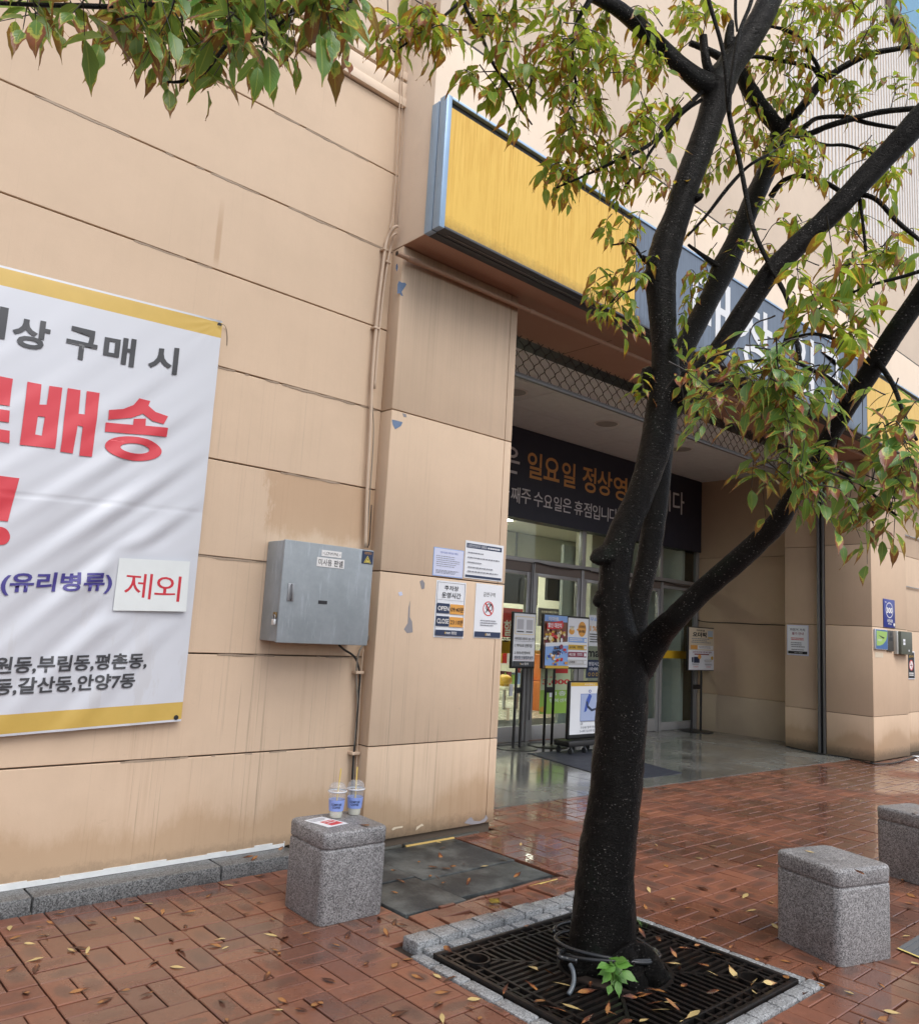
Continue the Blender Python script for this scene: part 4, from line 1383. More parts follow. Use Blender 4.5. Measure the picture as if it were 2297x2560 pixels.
# stuck-on correction patch
pc = [n1(772, 507), n1(1230, 530), n1(1205, 855), n1(730, 848)]
PYY = min(b_disp(pc[0].x + (pc[1].x - pc[0].x) * u / 8, pc[3].z + (pc[0].z - pc[3].z) * v / 8) for u in range(9) for v in range(9)) - 0.003
pm = MB()
pm.quad(*[(p.x, PYY, p.z) for p in (pc[0], pc[3], pc[2], pc[1])]); pm.quad(*[(p.x, PYY + 0.001, p.z) for p in (pc[0], pc[1], pc[2], pc[3])])
pm.build('patch', simple('patch_sheet', (0.72, 0.77, 0.78), 0.35, var=0.04), bt)
sh = Sheet((row(n1, (815, 597), (1170, 605), (798, 765))[0], PYY, n1(815, 597).z), (n1(1170, 605).x - n1(807, 597).x, 0, 0), (0, 0, n1(798, 765).z - n1(815, 597).z), (0, -1, 0))
sh.text('제', 0, 0, 0.475, 1, simple('patch_red_lettering', (0.55, 0.03, 0.05), 0.4, var=0), 0.0, own=True); sh.text('외', 0.53, 0.0, 1.0, 1.02, bpy.data.materials['patch_red_lettering'], 0.0, own=True); sh.build(bt, 'lettering')
for (cx, cz) in ((1.972, 3.262), (1.958, 0.898)):
    b = MB(); y = b_disp(cx, cz) - 0.003
    b.disc((cx, y, cz), (1, 0, 0), (0, 0, 1), 0.014, 0.014, 20, r_in=0.45)
    b.disc((cx, y - 0.0005, cz), (1, 0, 0), (0, 0, 1), 0.0063, 0.0063, 12)
    b.build('grommet', INK, bt)
b = MB(); b.tube(spline([(1.975, 4.53, 3.262), (2.0, 4.55, 3.275), (2.03, 4.573, 3.27), (2.045, 4.575, 3.22), (2.05, 4.575, 3.16)], 4), 0.0016, 5)
b.build('tie_string', TWIG, bt)

# ------------------------------------------------------------------ electrical box on the wall
eb = thing('electrical_box', (2.8, 4.58, 1.35), 'weathered grey steel electrical panel box on the wall beside the pillar', 'electrical box')
ex0, ex1, ez0, ez1 = 2.455, 3.13, 1.352, 1.974
box('body', ex0 + 0.004, ex1 - 0.002, 4.385, 4.579, ez0, ez1, BOXP, eb, 0.006)
box('door', ex0, ex1, 4.358, 4.3835, ez0 - 0.006, ez1 + 0.004, BOXP, eb, 0.006)
for z in (1.43, 1.90):
    b = MB(); b.tube([(ex1 + 0.004, 4.376, z - 0.03), (ex1 + 0.004, 4.376, z + 0.03)], 0.007, 8); b.build('hinge', BOXP, eb)
Bx = lambda x, y: on_y(600 + x / 2.6, 1250 + y / 2.6, 4.356)
a, c = Bx(315, 540), Bx(348, 658)
h = MB(); h.box(a.x, c.x, 4.352, 4.359, c.z, a.z); hb = h.build('latch', STEEL, eb, bevel=0.004)
h = MB(); h.tube([((a.x + c.x) / 2, 4.351, a.z - 0.006), ((a.x + c.x) / 2, 4.342, a.z - 0.012), ((a.x + c.x) / 2, 4.342, c.z + 0.012), ((a.x + c.x) / 2, 4.351, c.z + 0.006)], 0.0045, 8); h.build('pull', STEEL_D, hb, smooth=True)
lkx = ex0 - 0.0
b = MB(); b.box(ex0 - 0.012, ex0 - 0.0005, 4.376, 4.412, 1.495, 1.53); hp = b.build('hasp', simple('rusty_brass', (0.22, 0.15, 0.07), 0.5, metal=0.5, var=0.2), eb, bevel=0.003)
b = MB(); b.box(ex0 - 0.022, ex0 - 0.006, 4.372, 4.404, 1.452, 1.487); pk = b.build('padlock', simple('pale_padlock', (0.66, 0.68, 0.70), 0.3, metal=0.4), eb, bevel=0.004)
b = MB(); b.tube(spline([(ex0 - 0.014, 4.378, 1.486), (ex0 - 0.014, 4.378, 1.506), (ex0 - 0.014, 4.388, 1.514), (ex0 - 0.014, 4.398, 1.506), (ex0 - 0.014, 4.398, 1.486)], 4), 0.003, 6); b.build('shackle', STEEL, pk, smooth=True)


def plate(name, tl, tr, bl, mat, parent, Y, f, thick=0.0018, bevel=0.0):
    a, b_, c = f(*tl), f(*tr), f(*bl)
    x0, x1 = (a.x + c.x) / 2, b_.x
    z1 = (a.z + b_.z) / 2; z0 = z1 - (a.z - c.z)
    o = box(name, x0, x1, Y - thick, Y, z0, z1, mat, parent, bevel)
    return o, Sheet((x0, Y - thick, z1), (x1 - x0, 0, 0), (0, 0, z0 - z1), (0, -1, 0)), (x0, x1, z0, z1)


_, sh, _ = plate('label_plate', (535, 322), (662, 340), (530, 362), WHITE_P, eb, 4.3575, Bx)
sh.text('• LCP-M PNL •', 0.06, 0.25, 0.94, 0.75, INK, 0.0); sh.build(eb, 'lettering')
_, sh, _ = plate('label_plate', (503, 372), (680, 388), (498, 432), WHITE_P, eb, 4.3575, Bx)
sh.text('미사용', 0.06, 0.15, 0.54, 0.85, INK, 0.01); sh.text('판넬', 0.62, 0.15, 0.95, 0.85, INK, 0.01); sh.build(eb, 'lettering')
_, sh, _ = plate('warning_sticker', (795, 328), (868, 336), (792, 412), NAVY, eb, 4.3575, Bx)
sh.text('감전경고', 0.2, 0.08, 0.85, 0.26, ORANGE_P, 0.0)
sh.poly([(0.18, 0.92), (0.82, 0.92), (0.5, 0.36)], simple('warning_yellow', (0.75, 0.62, 0.12), 0.4, var=0))
sh.poly([(0.25, 0.88), (0.75, 0.88), (0.5, 0.43)], INK)
sh.poly([(0.31, 0.85), (0.69, 0.85), (0.5, 0.50)], bpy.data.materials['warning_yellow'])
sh.poly([(0.53, 0.55), (0.42, 0.71), (0.50, 0.71), (0.46, 0.83), (0.58, 0.67), (0.50, 0.67)], INK)
sh.build(eb, 'print')
plate('name_slot', (510, 653), (568, 655), (510, 675), INK, eb, 4.3575, Bx)

# conduits and cables in the corner between the wall and the pillar
D = lambda x, y, Y=4.545: on_y(x * 1.26209, y * 1.26209, Y)
for pts, r, lab, mt in (
    ([D(787, 448, 4.50), D(780, 452, 4.51), D(769, 470), D(763, 495), D(752, 580), D(745, 650), D(738, 740), D(733, 860), D(727, 980), D(724, 1085)], 0.0125, 'thicker pale conduit bending out of the wall beside the pillar', BEIGE_PIPE),
    ([D(785, 462, 4.50), D(778, 468, 4.51), D(774, 490), D(768, 520), D(757, 600), D(749, 680), D(742, 770)], 0.0085, 'slimmer pale conduit running beside the thicker one', BEIGE_PIPE),
):
    t = thing('conduit', pts[-1], lab, 'conduit')
    b = MB(); b.tube(spline(pts, 8), r, 10); b.build('pipe', mt, t, smooth=True)
    for f in (3, 5) if r > 0.01 else (3,):
        q = pts[f]
        c = MB(); c.box(q.x - r - 0.012, q.x + r + 0.012, 4.53, 4.579, q.z - 0.008, q.z + 0.008); c.build('clip', BEIGE_PIPE, t, bevel=0.003)
cb_('wall_wire', [D(797, -40), D(795, 60), D(793, 150), D(790, 250), D(786, 330), D(779, 420), D(772, 455)], 0.0045, BEIGE_PIPE, 'pale wire climbing the wall corner above the conduits')
cb_('wall_wire', [D(803, -40), D(801, 80), D(797, 170), D(796, 260), D(790, 340), D(787, 445)], 0.0035, BEIGE_PIPE, 'thin wire beside the pillar climbing past the belt course')
cb_('wall_wire', [D(747, 640), D(742, 700), D(738, 790), D(740, 860), D(734, 960), D(727, 1060)], 0.004, CABLE_G, 'grey wire looped loosely along the thicker conduit')
cb_('wall_wire', [D(736, 1000), D(732, 1070), D(728, 1085)], 0.004, CABLE_K, 'short black wire entering the top of the electrical box')
cb_('box_cable', [D(672, 1278, 4.50), D(682, 1287, 4.53), D(698, 1297), D(707, 1310), D(713, 1340), D(710, 1380), D(705, 1450), D(699, 1520), D(694, 1640)], 0.0075, CABLE_K, 'black cable leaving the bottom of the electrical box')
cb_('box_cable', [D(733, 1190, 4.55), D(738, 1230, 4.54), D(729, 1265, 4.535), D(712, 1290, 4.53), D(706, 1330), D(708, 1400), D(702, 1480), D(700, 1560), D(697, 1640)], 0.006, CABLE_G, 'grey cable looping round the right side of the electrical box')
cb_('box_cable', [D(720, 1285), D(716, 1330), D(712, 1400), D(708, 1480), D(704, 1560), D(701, 1640)], 0.005, BEIGE_PIPE, 'painted cable running straight down beside the pillar foot')
for i, (x, y) in enumerate(((711, 1332), (703, 1492))):
    q = D(x, y)
    t = tag(box('cable_clip', q.x - 0.035, q.x + 0.03, 4.525, 4.58, q.z - 0.010, q.z + 0.010, BEIGE_PIPE, None, 0.003), ('upper' if i == 0 else 'lower') + ' small clip holding the cables below the electrical box', 'clip')

# ------------------------------------------------------------------ notices on the pillar
Q = lambda x, y: on_y(600 + x / 2.6, 1250 + y / 2.6, 4.448)
t = thing('wall_notice', (3.87, 4.448, 1.87), 'lilac framed printed notice, upper left of the four on the pillar', 'notice')
_, sh, _ = plate('sheet', (1262, 305), (1455, 330), (1248, 490), SKYBLUE, t, 4.4485, Q)
sh.rect(0.02, 0.025, 0.98, 0.975, PAPER_L)
sh.text('소방시설등 자체점검기록표', 0.2, 0.12, 0.8, 0.19, BLUE_P, 0.0)
sh.lines(0.08, 0.28, 0.9, 0.70, 6, INK_G, 0.28, 4); sh.lines(0.08, 0.78, 0.92, 0.92, 3, INK_G, 0.4, 5)
sh.build(t)
t = thing('wall_notice', (4.24, 4.448, 1.87), 'largest white notice with navy bars, upper right on the pillar', 'notice')
_, sh, _ = plate('sheet', (1467, 265), (1713, 295), (1452, 508), PAPER, t, 4.4485, Q)
sh.rect(0.03, 0.065, 0.95, 0.19, NAVY); sh.rect(0.03, 0.91, 0.97, 0.975, NAVY)
sh.text('소방안전관리자 현황표', 0.05, 0.085, 0.55, 0.17, PAPER, 0.0); sh.lines(0.56, 0.11, 0.92, 0.16, 1, PAPER, 0.9, 6)
for i, v in enumerate((0.30, 0.43, 0.56, 0.69, 0.80)): sh.lines(0.06, v, (0.6, 0.9, 0.5, 0.85, 0.98)[i], v + 0.035, 1, INK_G, 0.8, 7 + i)
sh.build(t)
t = thing('wall_notice', (3.92, 4.448, 1.42), 'parking hours notice with black and amber OPEN and CLOSE boxes on the pillar', 'notice')
_, sh, _ = plate('sheet', (1275, 520), (1470, 538), (1258, 893), PAPER, t, 4.4485, Q)
sh.rect(0.035, 0.03, 0.965, 0.035, INK); sh.rect(0.035, 0.03, 0.045, 0.97, INK); sh.rect(0.955, 0.03, 0.965, 0.97, INK)
sh.text('주차장', 0.27, 0.08, 0.74, 0.165, INK, 0.012); sh.text('운영시간', 0.19, 0.20, 0.83, 0.30, INK, 0.012)
sh.rect(0.05, 0.335, 0.93, 0.339, INK_G)
sh.rect(0.045, 0.40, 0.465, 0.575, NAVY); sh.rect(0.485, 0.405, 0.955, 0.58, ORANGE_P)
sh.rect(0.045, 0.625, 0.465, 0.80, NAVY); sh.rect(0.485, 0.63, 0.955, 0.805, ORANGE_P)
sh.text('OPEN', 0.075, 0.45, 0.44, 0.53, WHITE_P, 0.015); sh.text('09:40분', 0.505, 0.45, 0.94, 0.54, INK, 0.005)
sh.text('CLOSE', 0.065, 0.67, 0.45, 0.755, WHITE_P, 0.015); sh.text('23:10분', 0.505, 0.675, 0.94, 0.765, INK, 0.005)
sh.rect(0.035, 0.865, 0.965, 0.965, NAVY); sh.text('e', 0.33, 0.895, 0.365, 0.935, GOLD_P, 0.02); sh.text('mart', 0.37, 0.892, 0.52, 0.935, WHITE_P, 0.012); sh.text('평촌점', 0.55, 0.885, 0.72, 0.94, WHITE_P, 0.01)
sh.build(t)
t = thing('wall_notice', (4.31, 4.448, 1.43), 'white no smoking notice with red ring beside the passage edge', 'notice')
_, sh, _ = plate('sheet', (1530, 540), (1707, 557), (1520, 895), PAPER, t, 4.4485, Q)
sh.text('금연구역', 0.28, 0.15, 0.72, 0.235, INK, 0.008)
sh.oval(0.49, 0.455, 0.20, 0.137, RED_P, 0.86)
sh.poly([(0.36, 0.545), (0.42, 0.52), (0.60, 0.375), (0.56, 0.37)], INK)
sh.oval(0.52, 0.43, 0.12, 0.075, INK, 0.82); sh.poly([(0.35, 0.355), (0.38, 0.34), (0.635, 0.55), (0.605, 0.565)], RED_P)
sh.lines(0.2, 0.67, 0.85, 0.80, 3, INK_G, 0.42, 12)
sh.rect(0.02, 0.885, 0.98, 0.985, NAVY); sh.text('e', 0.41, 0.91, 0.445, 0.955, GOLD_P, 0.02); sh.text('mart', 0.45, 0.908, 0.60, 0.955, WHITE_P, 0.012)
sh.build(t)

# ------------------------------------------------------------------ stand signs in the entrance


def stand(x0, x1, y, z0, z1, legs, basex, label, group=None):
    t = thing('stand_sign', (basex, y, 0.006), label, 'sign', group)
    b = MB(); b.lathe((basex, y, 0.007), [(0.0, 0.0), (0.27, 0.0), (0.27, 0.006), (0.255, 0.010), (0.0, 0.010)], 36); b.build('base_plate', BLACK, t)
    for lx in legs:
        b = MB(); b.tube([(lx, y, 0.017), (lx, y, z0 + 0.3)], 0.019, 10); b.build('leg', BLACK, t, smooth='auto')
    box('brace', legs[0] + 0.019, legs[1] - 0.019, y - 0.012, y + 0.012, 0.70, 0.775, BLACK, t, 0.003)
    box('frame', x0, x1, y - 0.055, y - 0.020, z0, z1, BLACK, t, 0.006)
    return t, y - 0.0555


t, fy = stand(7.455, 7.90, 7.28, 1.02, 1.745, (7.62, 7.74), 7.68, 'narrow stand sign with a single tall white poster, nearest the pillar')
box('poster', 7.477, 7.882, fy - 0.002, fy, 1.045, 1.725, PAPER, t)
sh = Sheet((7.477, fy - 0.002, 1.725), (0.405, 0, 0), (0, 0, -0.68), (0, -1, 0))
sh.rect(0.05, 0.05, 0.95, 0.40, CREAM); sh.rect(0.08, 0.065, 0.92, 0.385, PAPER)
sh.rect(0.14, 0.11, 0.44, 0.30, simple('blank_square', (0.50, 0.51, 0.55), 0.5, var=0)); sh.rect(0.57, 0.11, 0.86, 0.30, bpy.data.materials['blank_square'])
sh.lines(0.12, 0.33, 0.46, 0.36, 1, INK, 0.8, 2); sh.lines(0.56, 0.33, 0.90, 0.36, 1, INK, 0.8, 3)
sh.text('이마트앱 다운로드 QR 스캔', 0.06, 0.45, 0.95, 0.505, INK, 0.01); sh.rect(0.06, 0.52, 0.94, 0.525, INK_G)
sh.text('1. 카카오로 간편가입', 0.06, 0.575, 0.86, 0.635, INK, 0.012); sh.text('2. 마이너인정보에', 0.05, 0.715, 0.78, 0.77, INK, 0.01)
sh.text('평촌점 단골점포설정', 0.06, 0.80, 0.93, 0.86, NAVY, 0.015); sh.rect(0.05, 0.87, 0.93, 0.876, MAROON)
sh.rect(0, 0.90, 1, 1, DARK_METAL); sh.text('e', 0.33, 0.93, 0.36, 0.965, GOLD_P, 0.02); sh.text('mart 평촌점', 0.37, 0.925, 0.72, 0.97, WHITE_P, 0.01)
sh.build(t)
t, fy = stand(8.035, 9.01, 7.28, 1.02, 1.745, (8.20, 8.36), 8.28, 'wide double stand sign with a food flyer and a white poster')
box('flyer', 8.06, 8.525, fy - 0.002, fy, 1.03, 1.735, simple('flyer_sheet', (0.46, 0.30, 0.24), 0.4, var=0.3), t)
box('poster', 8.545, 8.99, fy - 0.002, fy, 1.045, 1.72, PAPER, t)
sh = Sheet((8.06, fy - 0.002, 1.735), (0.465, 0, 0), (0, 0, -0.705), (0, -1, 0))
FOOD = simple('food_print', (0.20, 0.085, 0.05), 0.4, var=0.35, bscale=30)
sh.rect(0.0, 0.0, 1.0, 0.53, FOOD); sh.rect(0.0, 0.0, 1.0, 0.12, SKYBLUE)
r = random.Random(5)
for i in range(46):
    u, v = r.uniform(0.05, 0.95), r.uniform(0.24, 0.51)
    sh.oval(u, v, r.uniform(0.03, 0.09), r.uniform(0.02, 0.05), r.choice([ORANGE_P, CREAM, RED_P, FOOD, MAROON, GOLD_P, PAPER]), 0.0, 10)
sh.text('이마트', 0.1, 0.03, 0.55, 0.11, WHITE_P, 0.02)
sh.poly([(0.03, 0.16), (0.72, 0.09), (0.78, 0.18), (0.70, 0.25), (0.04, 0.27)], RED_P); sh.text('할인 대잔치', 0.08, 0.145, 0.68, 0.235, PAPER, 0.03)
sh.rect(0.0, 0.53, 1.0, 0.95, SKYBLUE); sh.poly([(0, 0.53), (1, 0.49), (1, 0.56), (0, 0.60)], PAPER)
for i in range(26):
    u, v = r.uniform(0.05, 0.9), r.uniform(0.60, 0.92)
    sh.rect(u, v, u + r.uniform(0.05, 0.14), v + r.uniform(0.02, 0.06), r.choice([PAPER, GOLD_P, BLUE_P, RED_P, ORANGE_P, PAPER, GREENP]))
sh.text('1년', 0.36, 0.57, 0.60, 0.67, NAVY, 0.03); sh.text('BEST', 0.30, 0.67, 0.66, 0.745, NAVY, 0.04); sh.oval(0.66, 0.59, 0.07, 0.045, MAROON)
sh.rect(0, 0.95, 1, 1, GOLD_P)
sh.build(t)
sh = Sheet((8.545, fy - 0.002, 1.72), (0.445, 0, 0), (0, 0, -0.675), (0, -1, 0))
sh.oval(0.68, 0.22, 0.20, 0.155, ORANGE_P); sh.poly([(0.40, 0.24), (0.52, 0.19), (0.52, 0.27)], ORANGE_P)
sh.text('이마트앱', 0.53, 0.14, 0.83, 0.20, INK, 0.02); sh.text('옴니채널', 0.53, 0.235, 0.83, 0.295, INK, 0.02)
sh.oval(0.18, 0.275, 0.13, 0.065, ORANGE_P); sh.oval(0.2, 0.215, 0.08, 0.04, CREAM); sh.text('emart', 0.06, 0.16, 0.30, 0.20, INK_G, 0.0)
for (v, mt, tx) in ((0.395, SKYBLUE, None), (0.545, GOLD_P, '오더픽'), (0.69, MAROON, '와인그랩'), (0.845, simple('pale_grey_print_bar', (0.55, 0.55, 0.56), 0.4, var=0), '스마트')):
    sh.rect(0.03, v, 0.92, v + 0.10, mt)
    if tx: sh.text(tx, 0.07, v + 0.025, 0.36, v + 0.078, INK if mt is not MAROON else WHITE_P, 0.03)
    else: sh.lines(0.08, v + 0.02, 0.66, v + 0.085, 2, WHITE_P, 0.55, 8)
    sh.lines(0.45, v + 0.025, 0.75, v + 0.08, 2, PAPER if mt is not GOLD_P else INK, 0.5, 9); sh.rect(0.79, v + 0.02, 0.9, v + 0.085, PAPER)
sh.build(t)
t, fy = stand(11.79, 12.625, 7.43, 1.008, 1.735, (12.02, 12.30), 12.18, 'right hand stand sign with a cream order poster before the passage wall')
box('poster', 11.82, 12.605, fy - 0.002, fy, 1.02, 1.72, PAPER, t)
sh = Sheet((11.82, fy - 0.002, 1.72), (0.785, 0, 0), (0, 0, -0.70), (0, -1, 0))
sh.rect(0, 0, 1, 0.53, simple('pale_tan_print', (0.66, 0.58, 0.44), 0.5, var=0))
sh.text('이마트앱', 0.28, 0.035, 0.60, 0.085, INK, 0.03); sh.text('오더픽', 0.13, 0.10, 0.68, 0.22, INK, 0.05)
sh.rect(0.73, 0.055, 0.93, 0.20, simple('pale_blue_square', (0.42, 0.52, 0.62), 0.5, var=0)); sh.rect(0.74, 0.205, 0.93, 0.24, GOLD_P)
sh.lines(0.08, 0.25, 0.92, 0.38, 3, INK_G, 0.42, 10)
sh.rect(0.05, 0.415, 0.95, 0.51, WHITE_P); sh.rect(0.05, 0.415, 0.32, 0.51, ORANGE_P); sh.lines(0.36, 0.435, 0.9, 0.495, 2, INK_G, 0.4, 11)
sh.text('신선한 조건으로 더한 싸다 결제!', 0.12, 0.555, 0.88, 0.595, MAROON, 0.02); sh.rect(0.2, 0.615, 0.78, 0.64, MAROON)
sh.rect(0.10, 0.70, 0.155, 0.82, NAVY); sh.rect(0.18, 0.69, 0.40, 0.83, NAVY); sh.oval(0.40, 0.685, 0.065, 0.055, ORANGE_P)
sh.oval(0.74, 0.775, 0.15, 0.035, INK_G, 0.9); sh.poly([(0.6, 0.77), (0.88, 0.75), (0.9, 0.79), (0.64, 0.81)], simple('pale_dish_print', (0.62, 0.62, 0.62), 0.5, var=0)); sh.oval(0.9, 0.71, 0.05, 0.045, GOLD_P)
sh.lines(0.1, 0.85, 0.4, 0.89, 2, INK_G, 0.5, 13); sh.lines(0.6, 0.85, 0.9, 0.89, 2, INK_G, 0.5, 14)
sh.text('12,000원', 0.15, 0.905, 0.34, 0.94, RED_P, 0.0); sh.text('5,800원', 0.66, 0.905, 0.84, 0.94, RED_P, 0.0)
sh.build(t)

# wheeled umbrella-drying board
t = thing('wheeled_board', (8.4, 6.74, 0.0), 'wheeled white board with an umbrella drawing, partly hidden by the tree trunk', 'sign')
wx0, wx1 = 8.00, 8.80
box('frame', wx0, wx1, 6.70, 6.76, 0.17, 0.905, BLACK, t, 0.03, 4)
box('panel', wx0 + 0.022, wx1 - 0.022, 6.694, 6.6995, 0.235, 0.885, PAPER, t)
box('foot', wx0 - 0.09, wx1 + 0.09, 6.60, 6.86, 0.10, 0.165, BLACK, t, 0.012)
for cx in (wx0 - 0.02, wx0 + 0.25, wx1 - 0.25, wx1 + 0.02):
    for cy in (6.63, 6.83):
        b = MB(); b.tube([(cx - 0.012, cy, 0.045), (cx + 0.012, cy, 0.045)], 0.037, 14); b.box(cx - 0.016, cx + 0.016, cy - 0.008, cy + 0.008, 0.06, 0.10); b.build('caster', DARK_METAL, t)
sh = Sheet((wx0 + 0.022, 6.694, 0.885), (wx1 - wx0 - 0.044, 0, 0), (0, 0, -0.65), (0, -1, 0))
sh.rect(0, 0, 1, 0.07, GOLD_P); sh.text('우산빗물제거기', 0.36, 0.018, 0.64, 0.055, WHITE_P, 0.0)
LB = simple('pale_indigo_print', (0.36, 0.44, 0.66), 0.5, var=0)
sh.rect(0.26, 0.22, 0.74, 0.75, BLUE_P); sh.rect(0.268, 0.228, 0.732, 0.742, LB)
sh.poly([(0.48, 0.22), (0.56, 0.26), (0.42, 0.56), (0.36, 0.58), (0.41, 0.34)], BLUE_P)
sh.poly([(0.44, 0.36), (0.47, 0.45), (0.57, 0.52), (0.68, 0.50), (0.68, 0.54), (0.56, 0.57), (0.44, 0.49), (0.40, 0.38)], NAVY)
sh.oval(0.5, 0.17, 0.035, 0.03, BLUE_P, 0.6); sh.rect(0.26, 0.755, 0.74, 0.765, INK_G); sh.oval(0.3, 0.80, 0.03, 0.025, INK_G, 0.6); sh.oval(0.7, 0.80, 0.03, 0.025, INK_G, 0.6)
sh.text('우산을 말려 주세요', 0.27, 0.845, 0.74, 0.895, INK_G, 0.005); sh.text('3~4회 닦으면 됩니다', 0.26, 0.915, 0.76, 0.965, INK_G, 0.005)
sh.build(t)

# dark floor mat
b = MB()
fm = [(7.55, 6.95), (8.75, 6.75), (8.30, 5.17), (7.06, 5.22)]
fm = [(7.10, 5.22), (8.22, 5.19), (8.62, 6.82), (7.50, 6.92)]
b.poly([(x, y, 0.0125) for x, y in fm])
for q in range(4):
    p, r_ = fm[q], fm[(q + 1) % 4]
    b.quad((*p, 0.0062), (*r_, 0.0062), (*r_, 0.0125), (*p, 0.0125))
tag(b.build('floor_mat', simple('dark_blue_mat', (0.025, 0.03, 0.045), 0.55, bump=0.5, bscale=300)), 'dark navy floor mat lying on the granite entrance floor', 'mat')

# posters stuck on the glass
def glass_poster(name, X0, X1, z0, z1, mat, label, draw):
    t = thing(name, (X0, DY - 0.004, z0), label, 'poster')
    box('sheet', X0, X1, DY - 0.006, DY - 0.004, z0, z1, mat, t)
    sh = Sheet((X0, DY - 0.006, z1), (X1 - X0, 0, 0), (0, 0, z0 - z1), (0, -1, 0)); draw(sh); sh.build(t)


glass_poster('glass_poster', 8.55, 9.20, 0.36, 1.02, GREENP, 'green price poster reading 3,000 stuck on the door glass behind the double stand', lambda s: (
    s.rect(0, 0.5, 1, 1, GREEN_P), s.rect(0.45, 0.04, 0.9, 0.14, RED_P), s.text('1+1 8개', 0.05, 0.2, 0.5, 0.25, RED_P, 0.0), s.text('3,000', 0.06, 0.27, 0.98, 0.40, RED_P, 0.03), s.rect(0.3, 0.55, 0.46, 0.65, PAPER), s.text('1층', 0.5, 0.52, 0.85, 0.62, PAPER, 0.01), s.text('행복센터', 0.3, 0.68, 0.95, 0.76, PAPER, 0.0), s.oval(0.1, 0.9, 0.1, 0.06, GOLD_P)))
glass_poster('glass_poster', 9.58, 9.88, 1.335, 1.80, PAPER, 'white notice high on the glass just left of the trunk', lambda s: (s.text('무료', 0.1, 0.08, 0.7, 0.2, SKYBLUE, 0.02), s.text('1%', 0.1, 0.35, 0.7, 0.52, ORANGE_P, 0.02), s.lines(0.1, 0.6, 0.9, 0.92, 4, INK, 0.5, 4)))
glass_poster('glass_poster', 9.47, 9.575, 1.345, 1.50, PAPER, 'tiny pink headed notice beside the white notice on the glass', lambda s: (s.rect(0, 0, 1, 0.3, MAROON), s.lines(0.1, 0.4, 0.9, 0.9, 3, INK_G, 0.4, 5)))
glass_poster('glass_poster', 9.55, 9.95, 0.86, 1.13, NAVY, 'navy opening hours sticker on the glass behind the trunk', lambda s: (s.text('영업시간', 0.15, 0.12, 0.8, 0.32, PAPER, 0.01), s.text('10:00', 0.2, 0.42, 0.7, 0.58, PAPER, 0.01), s.oval(0.2, 0.8, 0.07, 0.1, GOLD_P, 0.7), s.oval(0.42, 0.8, 0.07, 0.1, GOLD_P, 0.7), s.oval(0.64, 0.8, 0.07, 0.1, GOLD_P, 0.7)))
sh = Sheet((9.44, DY - 0.003, 1.30), (0.62, 0, 0), (0, 0, -0.13), (0, -1, 0)); sh.text('e', 0.0, 0.1, 0.17, 1.0, GOLD_P, 0.04); sh.text('mart', 0.2, 0.12, 1.0, 1.0, INK, 0.03); sh.build(bld, 'glass_lettering')
sh = Sheet((7.62, DY - 0.003, 1.42), (0.34, 0, 0), (0, 0, -0.08), (0, -1, 0)); sh.text('e', 0.0, 0.1, 0.17, 1.0, GOLD_P, 0.04); sh.text('mart', 0.2, 0.12, 1.0, 1.0, INK, 0.02); sh.build(bld, 'glass_lettering')
t = tag(box('socket_box', 7.90, 7.965, 7.655, 7.679, 0.62, 0.78, PAPER, None, 0.006), 'small white socket box on the door frame between the stand signs', 'socket box')
tag(box('paper_tag', 7.885, 7.935, 7.6765, 7.679, 0.30, 0.46, CREAM), 'small yellowed paper tag low on the door frame', 'tag')

# ------------------------------------------------------------------ right pillar fittings
t = thing('bicycle_notice', (11.97, 5.6, 1.37), 'white bicycle parking notice with lilac frame on the right pillar', 'notice')
nx_ = RX + 0.11
box('frame', nx_ - 0.010, nx_ - 0.0005, 5.445, 5.775, 1.37, 1.825, PAPER_L, t, 0.003)
sh = Sheet((nx_ - 0.010, 5.775, 1.825), (0, -0.33, 0), (0, 0, -0.455), (-1, 0, 0))
sh.rect(0.04, 0.03, 0.96, 0.97, PAPER)
sh.text('자전거 거치', 0.14, 0.11, 0.84, 0.20, NAVY, 0.02); sh.text('불가 안내', 0.24, 0.235, 0.78, 0.325, MAROON, 0.02)
sh.lines(0.18, 0.42, 0.86, 0.52, 2, RED_P, 0.5, 3); sh.lines(0.18, 0.57, 0.86, 0.76, 3, INK_G, 0.5, 4); sh.lines(0.2, 0.80, 0.85, 0.83, 1, INK, 0.7, 5)
sh.rect(0.06, 0.86, 0.95, 0.95, INK); sh.text('emart 평촌점', 0.36, 0.885, 0.72, 0.93, WHITE_P, 0.0)
sh.build(t)
FYr = 4.4845
t = thing('road_number_sign', (12.45, FYr, 1.844), 'dark blue building number sign reading 300 on the right pillar', 'sign')
box('plate', 12.235, 12.66, FYr - 0.012, FYr, 1.848, 2.258, simple('signal_blue', (0.022, 0.035, 0.24), 0.35, var=0), t, 0.004)
sh = Sheet((12.235, FYr - 0.012, 2.258), (0.425, 0, 0), (0, 0, -0.41), (0, -1, 0))
sh.oval(0.5, 0.385, 0.32, 0.275, WHITE_P, 0.9); sh.text('300', 0.24, 0.29, 0.75, 0.49, WHITE_P, 0.04); sh.rect(0.11, 0.10, 0.24, 0.125, WHITE_P)
sh.text('시민대로', 0.25, 0.70, 0.76, 0.82, WHITE_P, 0.02); sh.lines(0.33, 0.855, 0.66, 0.885, 1, WHITE_P, 0.9, 2); sh.oval(0.88, 0.88, 0.07, 0.06, WHITE_P)
sh.build(t)
t = thing('notice_case', (12.1, FYr, 1.525), 'clear cased green and blue leaflet under the building number sign', 'notice')
